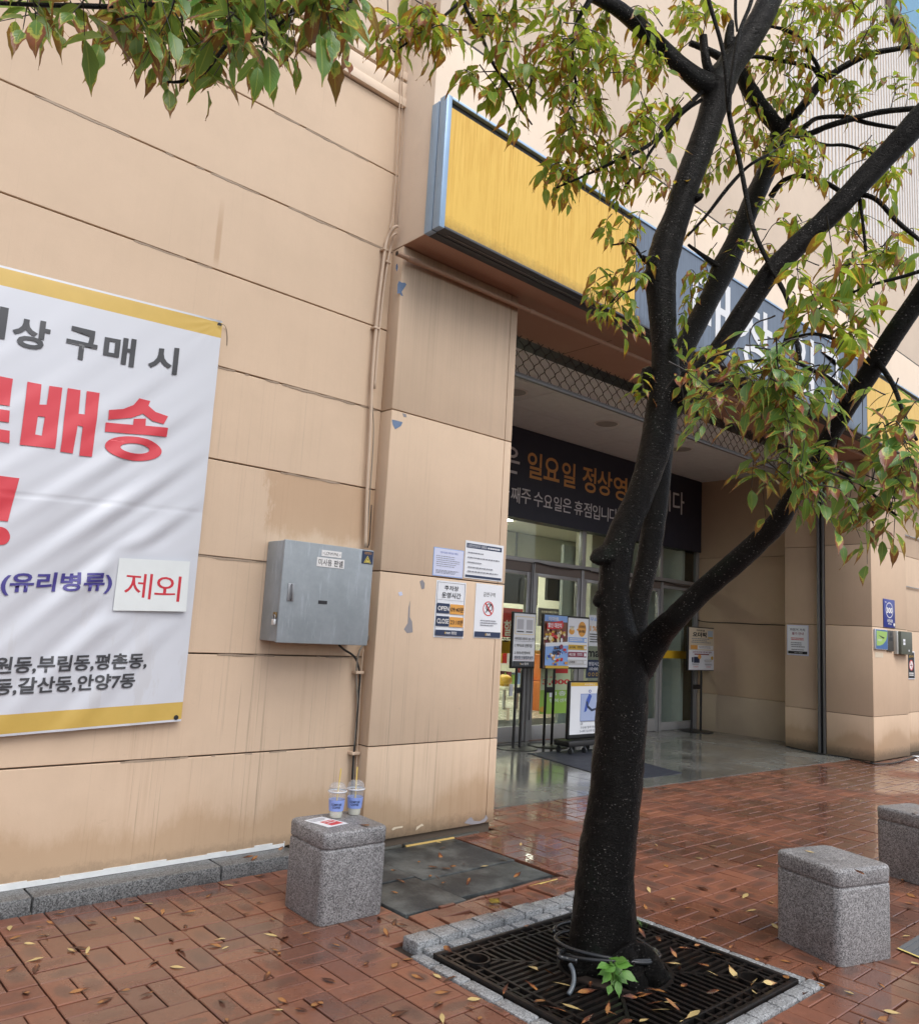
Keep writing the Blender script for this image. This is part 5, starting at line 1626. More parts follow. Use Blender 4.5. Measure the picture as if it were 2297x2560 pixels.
box('case', 11.872, 12.315, FYr - 0.03, FYr, 1.527, 1.812, simple('clear_case_edge', (0.52, 0.56, 0.62), 0.25), t, 0.004)
sh = Sheet((11.885, FYr - 0.03, 1.805), (0.42, 0, 0), (0, 0, -0.27), (0, -1, 0))
sh.rect(0, 0, 1, 1, simple('leaflet_blue', (0.05, 0.13, 0.34), 0.3, var=0)); sh.poly([(0.05, 0.06), (0.97, 0.08), (0.96, 0.3), (0.85, 0.55), (0.6, 0.74), (0.35, 0.82), (0.05, 0.84)], simple('leaflet_green', (0.32, 0.52, 0.13), 0.3, var=0))
sh.poly([(0.2, 0.28), (0.75, 0.40), (0.62, 0.46), (0.4, 0.38)], INK); sh.lines(0.12, 0.5, 0.55, 0.62, 2, PAPER, 0.4, 3)
sh.build(t)
t = thing('intercom', (12.44, FYr, 1.508), 'slim dark intercom panel between the leaflet case and the meter box', 'intercom')
box('body', 12.332, 12.552, FYr - 0.025, FYr, 1.51, 1.808, simple('dark_intercom_case', (0.06, 0.058, 0.052), 0.5), t, 0.005)
box('screen', 12.39, 12.50, FYr - 0.027, FYr - 0.0255, 1.66, 1.71, INK, t); b = MB(); b.disc((12.445, FYr - 0.0258, 1.755), (1, 0, 0), (0, 0, 1), 0.03, 0.03, 16); b.build('lens', INK, t)
t = thing('meter_box', (12.85, FYr, 1.472), 'grey green square meter box at the right edge of the pillar', 'meter box')
box('back_plate', 12.61, 12.66, FYr - 0.05, FYr - 0.0, 1.475, 1.812, simple('pale_box_side', (0.45, 0.46, 0.44), 0.5), t, 0.004)
box('cover', 12.6605, 13.10, FYr - 0.09, FYr - 0.0, 1.474, 1.81, simple('grey_green_cover', (0.10, 0.11, 0.085), 0.5), t, 0.01)
sh = Sheet((12.66, FYr - 0.09, 1.81), (0.44, 0, 0), (0, 0, -0.336), (0, -1, 0)); sh.rect(0.16, 0.33, 0.35, 0.44, PAPER); sh.rect(0.16, 0.47, 0.35, 0.58, PAPER); sh.rect(0.62, 0.78, 0.70, 0.86, PAPER); sh.build(t)
tag(box('paper_sticker', 11.915, 12.21, FYr - 0.0015, FYr, 1.414, 1.485, simple('old_sticker', (0.60, 0.52, 0.40), 0.6)), 'faded paper sticker below the leaflet case', 'sticker')
t = thing('no_smoking_sign', (13.65, 4.61, 1.1), 'black no smoking sign on the far right wall', 'sign')
box('plate', 13.49, 13.80, 4.603, 4.6145, 1.10, 1.53, PAPER, t, 0.003)
sh = Sheet((13.49, 4.603, 1.53), (0.31, 0, 0), (0, 0, -0.43), (0, -1, 0)); sh.rect(0.06, 0.04, 0.94, 0.96, INK)
sh.oval(0.5, 0.50, 0.28, 0.19, WHITE_P); sh.oval(0.5, 0.50, 0.28, 0.19, RED_P, 0.82); sh.poly([(0.33, 0.36), (0.38, 0.345), (0.67, 0.64), (0.62, 0.65)], RED_P); sh.rect(0.34, 0.49, 0.64, 0.515, INK)
sh.text('금연구역', 0.2, 0.14, 0.82, 0.23, GOLD_P, 0.01); sh.lines(0.15, 0.76, 0.85, 0.9, 2, WHITE_P, 0.6, 3)
sh.build(t)
b = MB()
r = random.Random(3)
for i in range(7):
    x, y = 12.5 + i * 0.22, 4.25 + r.uniform(-0.05, 0.12)
    pts = [(x + r.uniform(-0.15, 0.15), y + r.uniform(-0.09, 0.09), 0.004 + r.uniform(0, 0.03)) for _ in range(4)]
    b.poly(pts)
tag(b.build('plastic_sheet', simple('crumpled_white_plastic', (0.66, 0.69, 0.71), 0.35)), 'torn white plastic scraps at the foot of the right pillar', 'plastic sheet')

# ------------------------------------------------------------------ granite bollard seats


def rr_ring(hx, hy, r, z, n=6):
    pts = []
    for cx, cy, a0 in ((hx - r, hy - r, 0), (-hx + r, hy - r, 90), (-hx + r, -hy + r, 180), (hx - r, -hy + r, 270)):
        for k in range(n + 1):
            a = math.radians(a0 + 90 * k / n)
            pts.append((cx + r * math.cos(a), cy + r * math.sin(a), z))
    return pts


def ring_solid(name, prof, mat, parent, r=0.04, cap_bottom=False):
    """prof: (half width, half depth, z)"""
    v, f = [], []
    rings = [rr_ring(hx, hy, max(0.004, r - (prof[0][0] - hx) * 0.5), z) for hx, hy, z in prof]
    n = len(rings[0])
    for g in rings: v += g
    for i in range(len(rings) - 1):
        for k in range(n):
            f.append((i * n + k, i * n + (k + 1) % n, (i + 1) * n + (k + 1) % n, (i + 1) * n + k))
    f.append(tuple((len(rings) - 1) * n + k for k in range(n)))
    if cap_bottom: f.append(tuple(reversed(range(n))))
    me = bpy.data.meshes.new(name); me.from_pydata(v, [], f); me.materials.append(mat)
    me.polygons.foreach_set('use_smooth', [True] * len(f))
    try: me.set_sharp_from_angle(angle=math.radians(40))
    except Exception: pass
    o = bpy.data.objects.new(name, me); col.objects.link(o); o.parent = parent
    return o


bo = bpy.data.objects.new('stone_bollard', None); col.objects.link(bo)
ring_solid('body', [(0.190, 0.190, 0.0), (0.192, 0.192, 0.01), (0.193, 0.193, 0.340), (0.191, 0.191, 0.349), (0.186, 0.186, 0.353), (0.186, 0.186, 0.358)], GRANITE, bo)
ring_solid('cap', [(0.186, 0.186, 0.3585), (0.191, 0.191, 0.362), (0.193, 0.193, 0.368), (0.194, 0.194, 0.424), (0.190, 0.190, 0.435), (0.182, 0.182, 0.4405), (0.170, 0.170, 0.4415)], GRANITE, bo)
bpos = [((2.542, 3.682, 0), -2, 'squat granite bollard with two coffee cups and a flyer on top', 1.0),
        ((4.362, 1.868, 0), -16, 'squat granite bollard with a russet leaf on top, to the right of the tree', 1.02),
        ((6.20, 2.06, 0), -14, 'granite bollard cut by the right edge of the view', 1.02)]
for i, (loc, rot, lab, sc) in enumerate(bpos):
    if i == 0: o = bo
    else:
        o = bo.copy(); col.objects.link(o)
        for ch in bo.children:
            c = ch.copy(); col.objects.link(c); c.parent = o
    o.location = loc; o.rotation_euler = (0, 0, math.radians(rot)); o.scale = (sc, sc, 1.0)
    tag(o, lab, 'bollard', 'granite bollards on the brick pavement')

# coffee cups
TOPZ = 0.4418
STRAW = simple('yellow_straw', (0.80, 0.60, 0.16), 0.45, var=0)
SLEEVE = simple('periwinkle_sleeve', (0.27, 0.38, 0.80), 0.55, var=0)
LIQ = simple('cloudy_lemonade', (0.72, 0.70, 0.56), 0.15, var=0.03)


def cup(cx, cy, lab, tilt, yaw):
    t = thing('coffee_cup', (cx, cy, TOPZ), lab, 'cup', 'iced drink cups on the bollard')
    c = (cx, cy, TOPZ)
    rad = lambda z: 0.034 + 0.0125 * z / 0.135
    b = MB(); b.lathe(c, [(0.0, 0.001), (0.033, 0.001)] + [(rad(z), z) for z in (0.003, 0.03, 0.06, 0.09, 0.12, 0.135)], 32); b.build('cup_body', CUP, t, smooth=True)
    b = MB(); b.lathe(c, [(0.0, 0.003), (0.032, 0.003)] + [(rad(z) - 0.0015, z) for z in (0.006, 0.03, 0.046)] + [(0.0, 0.046)], 32); b.build('drink', LIQ, t, smooth='auto')
    b = MB(); b.lathe(c, [(0.0475, 0.133), (0.0515, 0.135), (0.0515, 0.142), (0.048, 0.144), (0.046, 0.150), (0.044, 0.162), (0.038, 0.174), (0.027, 0.182), (0.012, 0.186)], 32); b.build('dome_lid', CUP, t, smooth=True)
    b = MB(); b.lathe(c, [(0.0478, 0.1335), (0.0522, 0.136), (0.0522, 0.141), (0.0478, 0.1425)], 32); b.build('lid_rim', simple('frosted_rim', (0.62, 0.64, 0.68), 0.25) if 'frosted_rim' not in bpy.data.materials else bpy.data.materials['frosted_rim'], t, smooth=True)
    b = MB(); b.lathe(c, [(rad(z) + 0.0012, z) for z in (0.038, 0.058, 0.078, 0.096)], 32); sl = b.build('sleeve', SLEEVE, t, smooth=True)
    b = MB(); a = Vector((cx, cy, TOPZ)); d = Vector((math.cos(yaw), math.sin(yaw), 0)) * tilt
    b.tube([a + Vector((0, 0, 0.01)) - d * 0.5, a + Vector((0, 0, 0.255)) + d], 0.0036, 8, cap=False); b.build('straw', STRAW, t, smooth=True)
    V, F = [], []
    face = math.atan2(-cy, -cx)
    for s, za, zb in (('COMPOSE', 0.068, 0.080), ('COFFEE', 0.053, 0.065)):
        gv_, gf = glyph_mesh(s, 0.03); lo_, hi_ = gv_.min(0), gv_.max(0); n = len(V)
        for p in gv_:
            q = (p - lo_) / (hi_ - lo_)
            ang = face + (q[0] - 0.5) * (1.35 if s == 'COMPOSE' else 1.1)
            z = za + (zb - za) * q[1]; r_ = rad(z) + 0.0019
            V.append((cx + r_ * math.cos(ang), cy + r_ * math.sin(ang), TOPZ + z))
        F += [tuple(n + i for i in f) for f in gf]
    me = bpy.data.meshes.new('lettering'); me.from_pydata(V, [], F); link('lettering', me, NAVY, sl)


cup(2.572, 3.760, 'left plastic cup with domed lid, blue sleeve and leaning yellow straw on the bollard', 0.014, 0.2)
cup(2.700, 3.770, 'right plastic cup with domed lid, blue sleeve and upright yellow straw on the bollard', 0.001, 2.0)
qz = lambda x, y, z=TOPZ: on_z(650 + x / 2.275, 1850 + y / 2.275, z)
t = thing('flyer', qz(380, 465), 'red and white printed flyer lying wet on the bollard beside the cups', 'flyer')
pa, pb, pc_, pd = qz(250, 460), qz(352, 438), qz(505, 476), qz(392, 500)
b = MB(); b.quad(pa + Vector((0, 0, 0.002)), pd + Vector((0, 0, 0.002)), pc_ + Vector((0, 0, 0.002)), pb + Vector((0, 0, 0.002))); b.build('sheet', PAPER, t)
sh = Sheet(pa + Vector((0, 0, 0.002)), pb - pa, pd - pa, (0, 0, 1)); sh.rect(0.30, 0.42, 0.95, 0.9, RED_P); sh.lines(0.08, 0.1, 0.9, 0.36, 3, INK_G, 0.4, 2); sh.lines(0.36, 0.5, 0.9, 0.8, 2, PAPER, 0.4, 3); sh.build(t)

# ------------------------------------------------------------------ drain mats beside the pillar


def mat_rubber():
    mt, nt, b = new_mat('ribbed_black_rubber')
    g = G(nt); p = g.pos()
    w = g.n('ShaderNodeTexWave', out='Fac', props={'wave_type': 'BANDS', 'bands_direction': 'DIAGONAL'}, Vector=g.mapv(p, (1, 1, 0.0)), Scale=62.0, Distortion=0.0)
    w2 = g.n('ShaderNodeTexWave', out='Fac', props={'wave_type': 'BANDS', 'bands_direction': 'DIAGONAL'}, Vector=g.mapv(p, (1, -1, 0.0)), Scale=62.0, Distortion=0.0)
    h = g.math('MULTIPLY', w, w2)
    n = g.noise(p, 3.4, 6.0, 0.65)
    c = g.mix(g.ramp(n, [(0.42, 0.0), (0.66, 1.0)]), (0.022, 0.027, 0.03), (0.15, 0.165, 0.16))
    c = g.mix(g.math('MULTIPLY', h, 0.4), c, (0.085, 0.10, 0.11))
    g.to(b, Base_Color=c, Roughness=g.math('SUBTRACT', 0.55, g.math('MULTIPLY', n, 0.4)))
    g.to(b, Normal=g.bump(h, 0.7, 0.006))
    return mt


RUB = mat_rubber()
mats = [((2.812, 3.405), (3.245, 3.86), 'dark ribbed drain mat just behind the cup bollard'), ((2.802, 3.872), (3.25, 4.405), 'worn grey drain mat against the pillar foot'),
        ((3.257, 3.465), (4.035, 3.80), 'dark ribbed drain mat nearest the tree pit'), ((3.262, 3.812), (4.055, 4.41), 'wet grey drain mat beside the pillar corner')]
for i, ((xa, ya), (xb, yb_), lab) in enumerate(mats):
    ob = box('drain_mat', xa, xb, ya, yb_, -0.032, 0.002 + 0.004 * (i % 2) - (0.006 if i > 1 else 0), RUB, None, 0.004)
    tag(ob, lab, 'mat', 'drain mats beside the pillar')
box_ = box('wood_batten', 3.62, 4.06, 4.415, 4.432, -0.03, 0.006, simple('yellow_batten', (0.58, 0.40, 0.13), 0.5), None, 0.002)
tag(box_, 'short yellow wooden batten between the drain mats and the pillar', 'batten')
zr = lambda x, y: on_z(1000 + x / 3.64, 2150 + y / 3.64, 0.006)
a, c = zr(1185, 240), zr(1430, 172)
b = MB(); d = (c - a).normalized(); nn = Vector((-d.y, d.x, 0)) * 0.010
b.poly([a - nn, c - nn, c + nn, a + nn]); b.poly([p - Vector((0, 0, 0.004)) for p in (a + nn, c + nn, c - nn, a - nn)])
tag(b.build('edging_strip', simple('worn_yellow_strip', (0.62, 0.50, 0.16), 0.5, var=0.2)), 'worn yellow edging strip at the corner of the drain mats', 'strip')
t = thing('brass_clip', zr(860, 390), 'bent shiny brass clip lying on the bricks by the tree pit', 'clip')
c0 = zr(860, 390)
b = MB(); b.box(-0.028, 0.03, -0.012, 0.012, 0.004, 0.0075); b.box(-0.028, 0.03, 0.010, 0.013, 0.0075, 0.02)
for k in range(4): b.box(-0.022 + k * 0.013, -0.014 + k * 0.013, -0.022, -0.012, 0.004, 0.007)
o = b.build('plate', simple('tarnished_brass', (0.50, 0.40, 0.14), 0.25, metal=0.85), None); o.parent = t; o.matrix_basis = Matrix.Rotation(-0.4, 4, 'Z')
t = thing('ribbed_mat', (5.6, 1.6, 0), 'grey ribbed mat with a yellow edge at the right edge of the view', 'mat')
zz = lambda x, y: on_z(1900 + x / 2.982, 1880 + y / 2.982, 0.004)
c1, c2, c3 = zz(1025, 1462), zz(1184, 1365), zz(1184, 1528)
ex = Vector((0.98, -0.2, 0)).normalized()
pa = c1; pb = c1 + (c2 - c1).normalized() * 0.7; dv = (c3 - c1).normalized() * 0.5
b = MB()
for k in range(12):
    f0, f1 = k / 12, (k + 0.6) / 12
    q = [pa + dv * f0, pa + dv * f1, pb + dv * f1, pb + dv * f0]
    lo_ = [Vector((p.x, p.y, 0.001)) for p in q]; hi_ = [Vector((p.x, p.y, 0.007)) for p in q]
    b.poly(hi_)
    for e in range(4): b.quad(lo_[e], lo_[(e + 1) % 4], hi_[(e + 1) % 4], hi_[e])
b.poly([Vector((p.x, p.y, 0.0025)) for p in (pa, pa + dv, pb + dv, pb)])
b.build('ribs', simple('grey_ribbed_rubber', (0.12, 0.13, 0.14), 0.5), t)
b = MB(); nrm = (pb - pa).normalized() * -0.018
b.poly([Vector((p.x, p.y, 0.0072)) for p in (pa + nrm, pa + dv + nrm, pa + dv, pa)]); b.build('yellow_edge', bpy.data.materials['worn_yellow_strip'], t)

# ------------------------------------------------------------------ tree pit: border stones and iron grate
gx0, gx1, gy0, gy1 = 2.585, 3.785, 1.775, 2.915
soil = MB(); soil.box(2.50, 3.86, 1.70, 3.10, -0.055, -0.040)
pit = tag(soil.build('tree_pit', simple('wet_soil', (0.022, 0.017, 0.013), 0.5, bump=0.8, bscale=40)), kind='structure')
x = 2.565
while x < 3.80:
    w = 0.148 + rng.uniform(-0.012, 0.012)
    s = MB(); s.box(x, x + w - 0.008, 3.005 + rng.uniform(-0.004, 0.004), 3.112 + rng.uniform(-0.004, 0.004), -0.045, 0.034 + rng.uniform(-0.004, 0.004))
    s.build('border_stone', GRANITE_S, pit, bevel=0.006)
    s = MB(); s.box(x + 0.03, x + w + 0.01, 2.945, 3.000, -0.045, 0.012 + rng.uniform(-0.004, 0.004)); s.build('border_stone', GRANITE_S, pit, bevel=0.008)
    x += w
for (bx0, bx1, y0, y1) in ((2.505, 2.575, 1.78, 2.99), (3.795, 3.868, 1.78, 2.93)):
    y = y0
    while y < y1 - 0.05:
        w = min(rng.uniform(0.17, 0.27), y1 - y)
        s = MB(); s.box(bx0 + rng.uniform(-0.004, 0.004), bx1, y, y + w - 0.007, -0.045, 0.004 + rng.uniform(-0.004, 0.003)); s.build('border_stone', GRANITE_S, pit, bevel=0.008)
        y += w
x = 2.50
while x < 3.86:
    w = min(rng.uniform(0.14, 0.19), 3.875 - x)
    s = MB(); s.box(x, x + w - 0.006, 1.695, 1.768, -0.045, 0.010 + rng.uniform(-0.003, 0.003)); s.build('border_stone', GRANITE_S, pit, bevel=0.009)
    x += w


def iron():
    mt, nt, b = new_mat('wet_cast_iron')
    g = G(nt); p = g.pos()
    n = g.noise(p, 40.0, 6.0, 0.7); n2 = g.noise(p, 4.0, 4.0, 0.6)
    c = g.mix(g.math('MULTIPLY', g.ramp(n, [(0.45, 0.0), (0.7, 1.0)]), g.ramp(n2, [(0.35, 0.1), (0.65, 1.0)])), (0.008, 0.0075, 0.0075), (0.034, 0.019, 0.013))
    g.to(b, Base_Color=c, Roughness=g.math('ADD', 0.22, g.math('MULTIPLY', n, 0.28)), Metallic=0.2, Normal=g.bump(n, 0.4, 0.003))
    return mt


IRON = iron()
gr = thing('tree_grate', ((gx0 + gx1) / 2, (gy0 + gy1) / 2, 0), 'rusty black cast iron tree grate round the foot of the tree', 'tree grate')
gc = ((gx0 + gx1) / 2, (gy0 + gy1) / 2)
GT = 0.012
for a in ((gx0, gx1, gy0, gy0 + 0.022), (gx0, gx1, gy1 - 0.022, gy1)): box('frame', a[0], a[1], a[2], a[3], -0.03, GT + 0.006, IRON, gr, 0.003)
for a in ((gx0, gx0 + 0.022), (gx1 - 0.022, gx1)): box('frame', a[0], a[1], gy0 + 0.0225, gy1 - 0.0225, -0.03, GT + 0.005, IRON, gr, 0.003)
BAND = 0.10
ix0, ix1, iy0, iy1 = gx0 + BAND, gx1 - BAND, gy0 + BAND, gy1 - BAND
for a in ((ix0, ix1, iy0 - 0.014, iy0), (ix0, ix1, iy1, iy1 + 0.014)): box('inner_frame', a[0], a[1], a[2], a[3], -0.028, GT + 0.001, IRON, gr, 0.002)
for a in ((ix0 - 0.014, ix0), (ix1, ix1 + 0.014)): box('inner_frame', a[0], a[1], iy0 - 0.014, iy1 + 0.014, -0.028, GT + 0.0015, IRON, gr, 0.002)
lt = MB()
n = 15
for k in range(1, n):
    x = gx0 + 0.022 + (gx1 - gx0 - 0.044) * k / n
    for ya, yb_ in ((gy0 + 0.022, iy0 - 0.014), (iy1 + 0.014, gy1 - 0.022)): lt.box(x - 0.008, x + 0.008, ya, yb_, -0.026, GT - 0.001)
    y = gy0 + 0.022 + (gy1 - gy0 - 0.044) * k / n
    for xa, xb in ((gx0 + 0.022, ix0 - 0.014), (ix1 + 0.014, gx1 - 0.022)): lt.box(xa, xb, y - 0.008, y + 0.008, -0.026, GT - 0.0015)
for ya in ((gy0 + iy0) / 2, (gy1 + iy1) / 2): lt.box(gx0 + 0.022, gx1 - 0.022, ya - 0.006, ya + 0.006, -0.026, GT - 0.002)
for xa in ((gx0 + ix0) / 2, (gx1 + ix1) / 2): lt.box(xa - 0.006, xa + 0.006, gy0 + 0.022, gy1 - 0.022, -0.026, GT - 0.0025)
lt.build('edge_lattice', IRON, gr)
holes = [(on_z(1192, 2400, GT), 0.062), (on_z(1879, 2448, GT), 0.062)]
RC = 0.245


def clear(x, y):
    if math.hypot(x - gc[0], y - gc[1]) < RC: return False
    return all(math.hypot(x - h.x, y - h.y) > r for h, r in holes)


def bar(p, q):
    """a grate bar clipped round the trunk opening and the two lamp holes"""
    N = 60; run = []
    def flush():
        if len(run) > 3:
            a, c = Vector(run[0]), Vector(run[-1])
            d = (c - a).normalized(); s = Vector((-d.y, d.x, 0)) * 0.0085
            b = MB(); z0, z1 = -0.026, GT
            lo_ = [a - s, c - s, c + s, a + s]
            L = [(p_.x, p_.y, z0) for p_ in lo_]; H = [(p_.x, p_.y, z1) for p_ in lo_]
            b.poly(H)
            for e in range(4): b.quad(L[e], L[(e + 1) % 4], H[(e + 1) % 4], H[e])
            b.build('bar', IRON, gr)
        run.clear()
    for i in range(N + 1):
        x, y = p[0] + (q[0] - p[0]) * i / N, p[1] + (q[1] - p[1]) * i / N
        if clear(x, y): run.append((x, y, 0))
        else: flush()
    flush()


W_, H_ = ix1 - ix0, iy1 - iy0
nb = 24
for k in range(1, nb):
    f = k / nb
    e = min(f, 1 - f)
    x = ix0 + W_ * f
    bar((x, iy0), (x, iy0 + H_ * e - 0.012)); bar((x, iy1), (x, iy1 - H_ * e + 0.012))
    y = iy0 + H_ * f
    bar((ix0, y), (ix0 + W_ * e - 0.012, y)); bar((ix1, y), (ix1 - W_ * e + 0.012, y))
for (sx, sy) in ((ix0, iy0), (ix1, iy0), (ix0, iy1), (ix1, iy1)): bar((sx, sy), gc)
for h, r in holes:
    b = MB(); b.lathe((h.x, h.y, 0), [(r, -0.02), (r, GT + 0.008), (r - 0.011, GT + 0.008), (r - 0.011, -0.02)], 28); b.build('hole_rim', IRON, gr, smooth='auto')
b = MB(); b.lathe((gc[0], gc[1], 0), [(RC + 0.018, -0.02), (RC + 0.018, GT + 0.002), (RC, GT + 0.002), (RC, -0.02)], 40); b.build('centre_ring', IRON, gr, smooth='auto')

# ------------------------------------------------------------------ the tree
tree = thing('street_tree', (3.22, 2.45, 0), 'dark wet trunked street tree in an iron grate, leaves browning at the tips', 'tree')
limb_pts = []


def limb(name, pts, seg=14, n=8, jit=0.05, noise=0.0, smooth=True, attach=True):
    """pts: (pixel x, pixel y, metres in front of the lens, radius in pixels) -> a tapered limb"""
    P = [(*at_depth(x, y, d), r * d / FPX) for x, y, d, r in pts]
    S = spline(P, n)
    c = [Vector(s[:3]) for s in S]; rr = [max(0.0012, s[3]) for s in S]
    b = MB()
    if noise:
        rr = [r * (1 + noise * (math.sin(i * 1.7 + pts[0][0]) * 0.4 + rng.uniform(-0.5, 0.5))) for i, r in enumerate(rr)]
    b.tube(c, rr, seg, jitter=jit)
    if attach: limb_pts.extend(c)
    if max(rr) > 0.02:           # lumpy bark
        k = 0
        for i, q in enumerate(c):
            for _ in range(seg):
                p = Vector(b.v[k]); o = p - q
                f_ = 0.92 + 0.05 * mnoise.noise(p * 6.0) + 0.035 * mnoise.noise(p * 17.0) + 0.022 * mnoise.noise(p * 45.0)
                b.v[k] = tuple(q + o * f_); k += 1
    return b.build(name, BARK if rr[0] > 0.006 else TWIG, tree, smooth=smooth)


ST = lambda y: 3.72 + (2405 - y) / 2405 * 0.42      # depth of the upright stem
main = [(1507, 2490, ST(2490), 122), (1508, 2440, ST(2440), 106), (1508, 2395, ST(2395), 94), (1508, 2290, ST(2290), 85), (1514, 2161, ST(2161), 77), (1527, 2060, ST(2060), 72), (1539, 1969, ST(1969), 70), (1550, 1841, ST(1841), 69), (1556, 1713, ST(1713), 68), (1556, 1649, ST(1649), 66),
        (1540, 1570, ST(1570), 53), (1533, 1488, ST(1488), 43), (1540, 1400, ST(1400), 43), (1559, 1330, ST(1330), 40), (1599, 1238, ST(1238), 37), (1632, 1140, ST(1140), 40), (1653, 1038, ST(1038), 45), (1662, 960, ST(960), 42), (1662, 906, ST(906), 36),
        (1657, 819, ST(819), 35), (1651, 688, ST(688), 42), (1667, 610, ST(610), 42), (1690, 545, ST(545), 36), (1720, 450, ST(450), 36), (1750, 370, ST(370), 36), (1785, 263, ST(263), 36), (1795, 215, ST(215), 46), (1828, 160, ST(160), 36), (1863, 109, ST(109), 35), (1907, 35, ST(35), 33), (1935, -40, 4.2, 31), (1970, -200, 4.3, 26), (2010, -420, 4.4, 18)]
limb('trunk', main, 44, 14, 0.0, 0.0)
# roots, knots and the scarred collar
limb('root', [(1560, 2380, 3.62, 34), (1600, 2400, 3.60, 40), (1640, 2440, 3.55, 34), (1668, 2470, 3.53, 24), (1690, 2492, 3.50, 9)], 14, 6, 0.12, 0.1, attach=False)
limb('root', [(1540, 2380, 3.58, 50), (1570, 2430, 3.54, 44), (1600, 2475, 3.48, 26), (1610, 2500, 3.47, 8)], 14, 6, 0.12, 0.1, attach=False)
limb('root', [(1450, 2380, 3.64, 44), (1425, 2430, 3.62, 34), (1408, 2466, 3.58, 10)], 14, 6, 0.1, 0.1, attach=False)
limb('knot', [(1552, 1385, 3.92, 34), (1528, 1388, 3.88, 34), (1502, 1392, 3.86, 27), (1485, 1398, 3.84, 17), (1478, 1404, 3.84, 7)], 12, 5, 0.1, attach=False)
limb('knot', [(1530, 1490, 3.90, 32), (1505, 1500, 3.88, 28), (1490, 1508, 3.87, 16), (1484, 1512, 3.87, 6)], 12, 5, 0.1, attach=False)
limb('knot', [(1655, 985, 4.02, 34), (1636, 965, 4.0, 32), (1622, 940, 3.98, 24), (1614, 918, 3.97, 10)], 12, 5, 0.12, attach=False)
limb('knot', [(1650, 680, 4.06, 32), (1630, 690, 4.04, 27), (1616, 706, 4.03, 18), (1612, 722, 4.03, 8)], 12, 5, 0.1, attach=False)
limb('knot', [(1640, 668, 4.0, 14), (1620, 652, 3.98, 10), (1604, 640, 3.97, 4)], 10, 5, 0.1, attach=False)
limb('knot', [(1730, 500, 4.05, 14), (1748, 492, 4.02, 10), (1756, 486, 4.02, 4)], 10, 5, 0.1, attach=False)
limb('stub', [(1775, 190, 4.08, 16), (1764, 150, 4.05, 12), (1757, 96, 4.05, 11), (1756.5, 91, 4.05, 10.5)], 12, 5, 0.05)
limb('stub', [(1830, 150, 4.14, 17), (1822, 105, 4.12, 15), (1826, 62, 4.12, 9), (1830, 52, 4.12, 4)], 10, 5, 0.06)
# second stem behind the first
limb('limb', [(1590, 1690, 3.90, 46), (1588, 1600, 3.92, 38), (1588, 1540, 3.95, 33), (1602, 1470, 3.97, 30), (1625, 1370, 4.0, 31), (1640, 1250, 4.05, 32), (1655, 1120, 4.12, 30), (1675, 1000, 4.2, 28), (1705, 880, 4.27, 28), (1748, 795, 4.32, 28), (1783, 728, 4.36, 28), (1808, 672, 4.4, 33), (1838, 608, 4.42, 28), (1880, 505, 4.48, 27), (1920, 416, 4.52, 25), (1942, 350, 4.55, 24), (1950, 318, 4.56, 22)], 30, 12, 0.0, 0.0)
limb('limb', [(1952, 330, 4.55, 22), (1938, 312, 4.54, 21), (1894, 258, 4.52, 21), (1864, 208, 4.50, 20), (1840, 168, 4.48, 16), (1798, 142, 4.46, 11), (1760, 122, 4.44, 9), (1724, 107, 4.42, 8)], 14)
limb('bough', [(1950, 325, 4.55, 16), (1968, 300, 4.54, 13), (1995, 278, 4.52, 12), (2056, 200, 4.5, 11), (2075, 188, 4.5, 10), (2113, 164, 4.48, 9), (2170, 136, 4.45, 8), (2230, 124, 4.42, 7), (2300, 112, 4.4, 6)], 12)
limb('bough', [(2060, 200, 4.5, 8), (2044, 186, 4.5, 6), (2025, 168, 4.5, 5), (1960, 153, 4.47, 5), (1890, 142, 4.45, 4.5), (1850, 150, 4.44, 3)], 10)
limb('bough', [(2052, 196, 4.5, 7), (2040, 160, 4.5, 5), (2025, 138, 4.5, 5), (1992, 92, 4.48, 5), (1960, 74, 4.46, 4.5), (1925, 66, 4.44, 3)], 10)
limb('bough', [(1965, 328, 4.55, 12), (2000, 338, 4.54, 9), (2027, 333, 4.52, 8), (2070, 315, 4.5, 8), (2113, 302, 4.48, 8), (2200, 280, 4.44, 8), (2300, 270, 4.4, 7)], 12)
limb('bough', [(1985, 340, 4.55, 9), (2016, 312, 4.53, 7), (2045, 295, 4.52, 6), (2110, 292, 4.5, 6), (2170, 308, 4.48, 6), (2250, 322, 4.46, 5)], 10)
limb('twig', [(2000, 345, 4.5, 6), (2060, 362, 4.48, 4), (2115, 364, 4.46, 4), (2190, 388, 4.44, 3)], 8)
# rough limb to the right
limb('limb', [(1662, 1040, 4.0, 30), (1690, 1000, 3.96, 38), (1708, 978, 3.92, 38), (1740, 942, 3.87, 33), (1775, 905, 3.84, 28), (1842, 806, 3.80, 28), (1920, 688, 3.74, 28), (1965, 640, 3.72, 29), (2003, 604, 3.70, 29), (2069, 543, 3.66, 29), (2135, 473, 3.62, 29), (2209, 394, 3.58, 31), (2266, 333, 3.54, 33), (2330, 262, 3.5, 34), (2450, 120, 3.4, 30)], 30, 12, 0.0, 0.0)
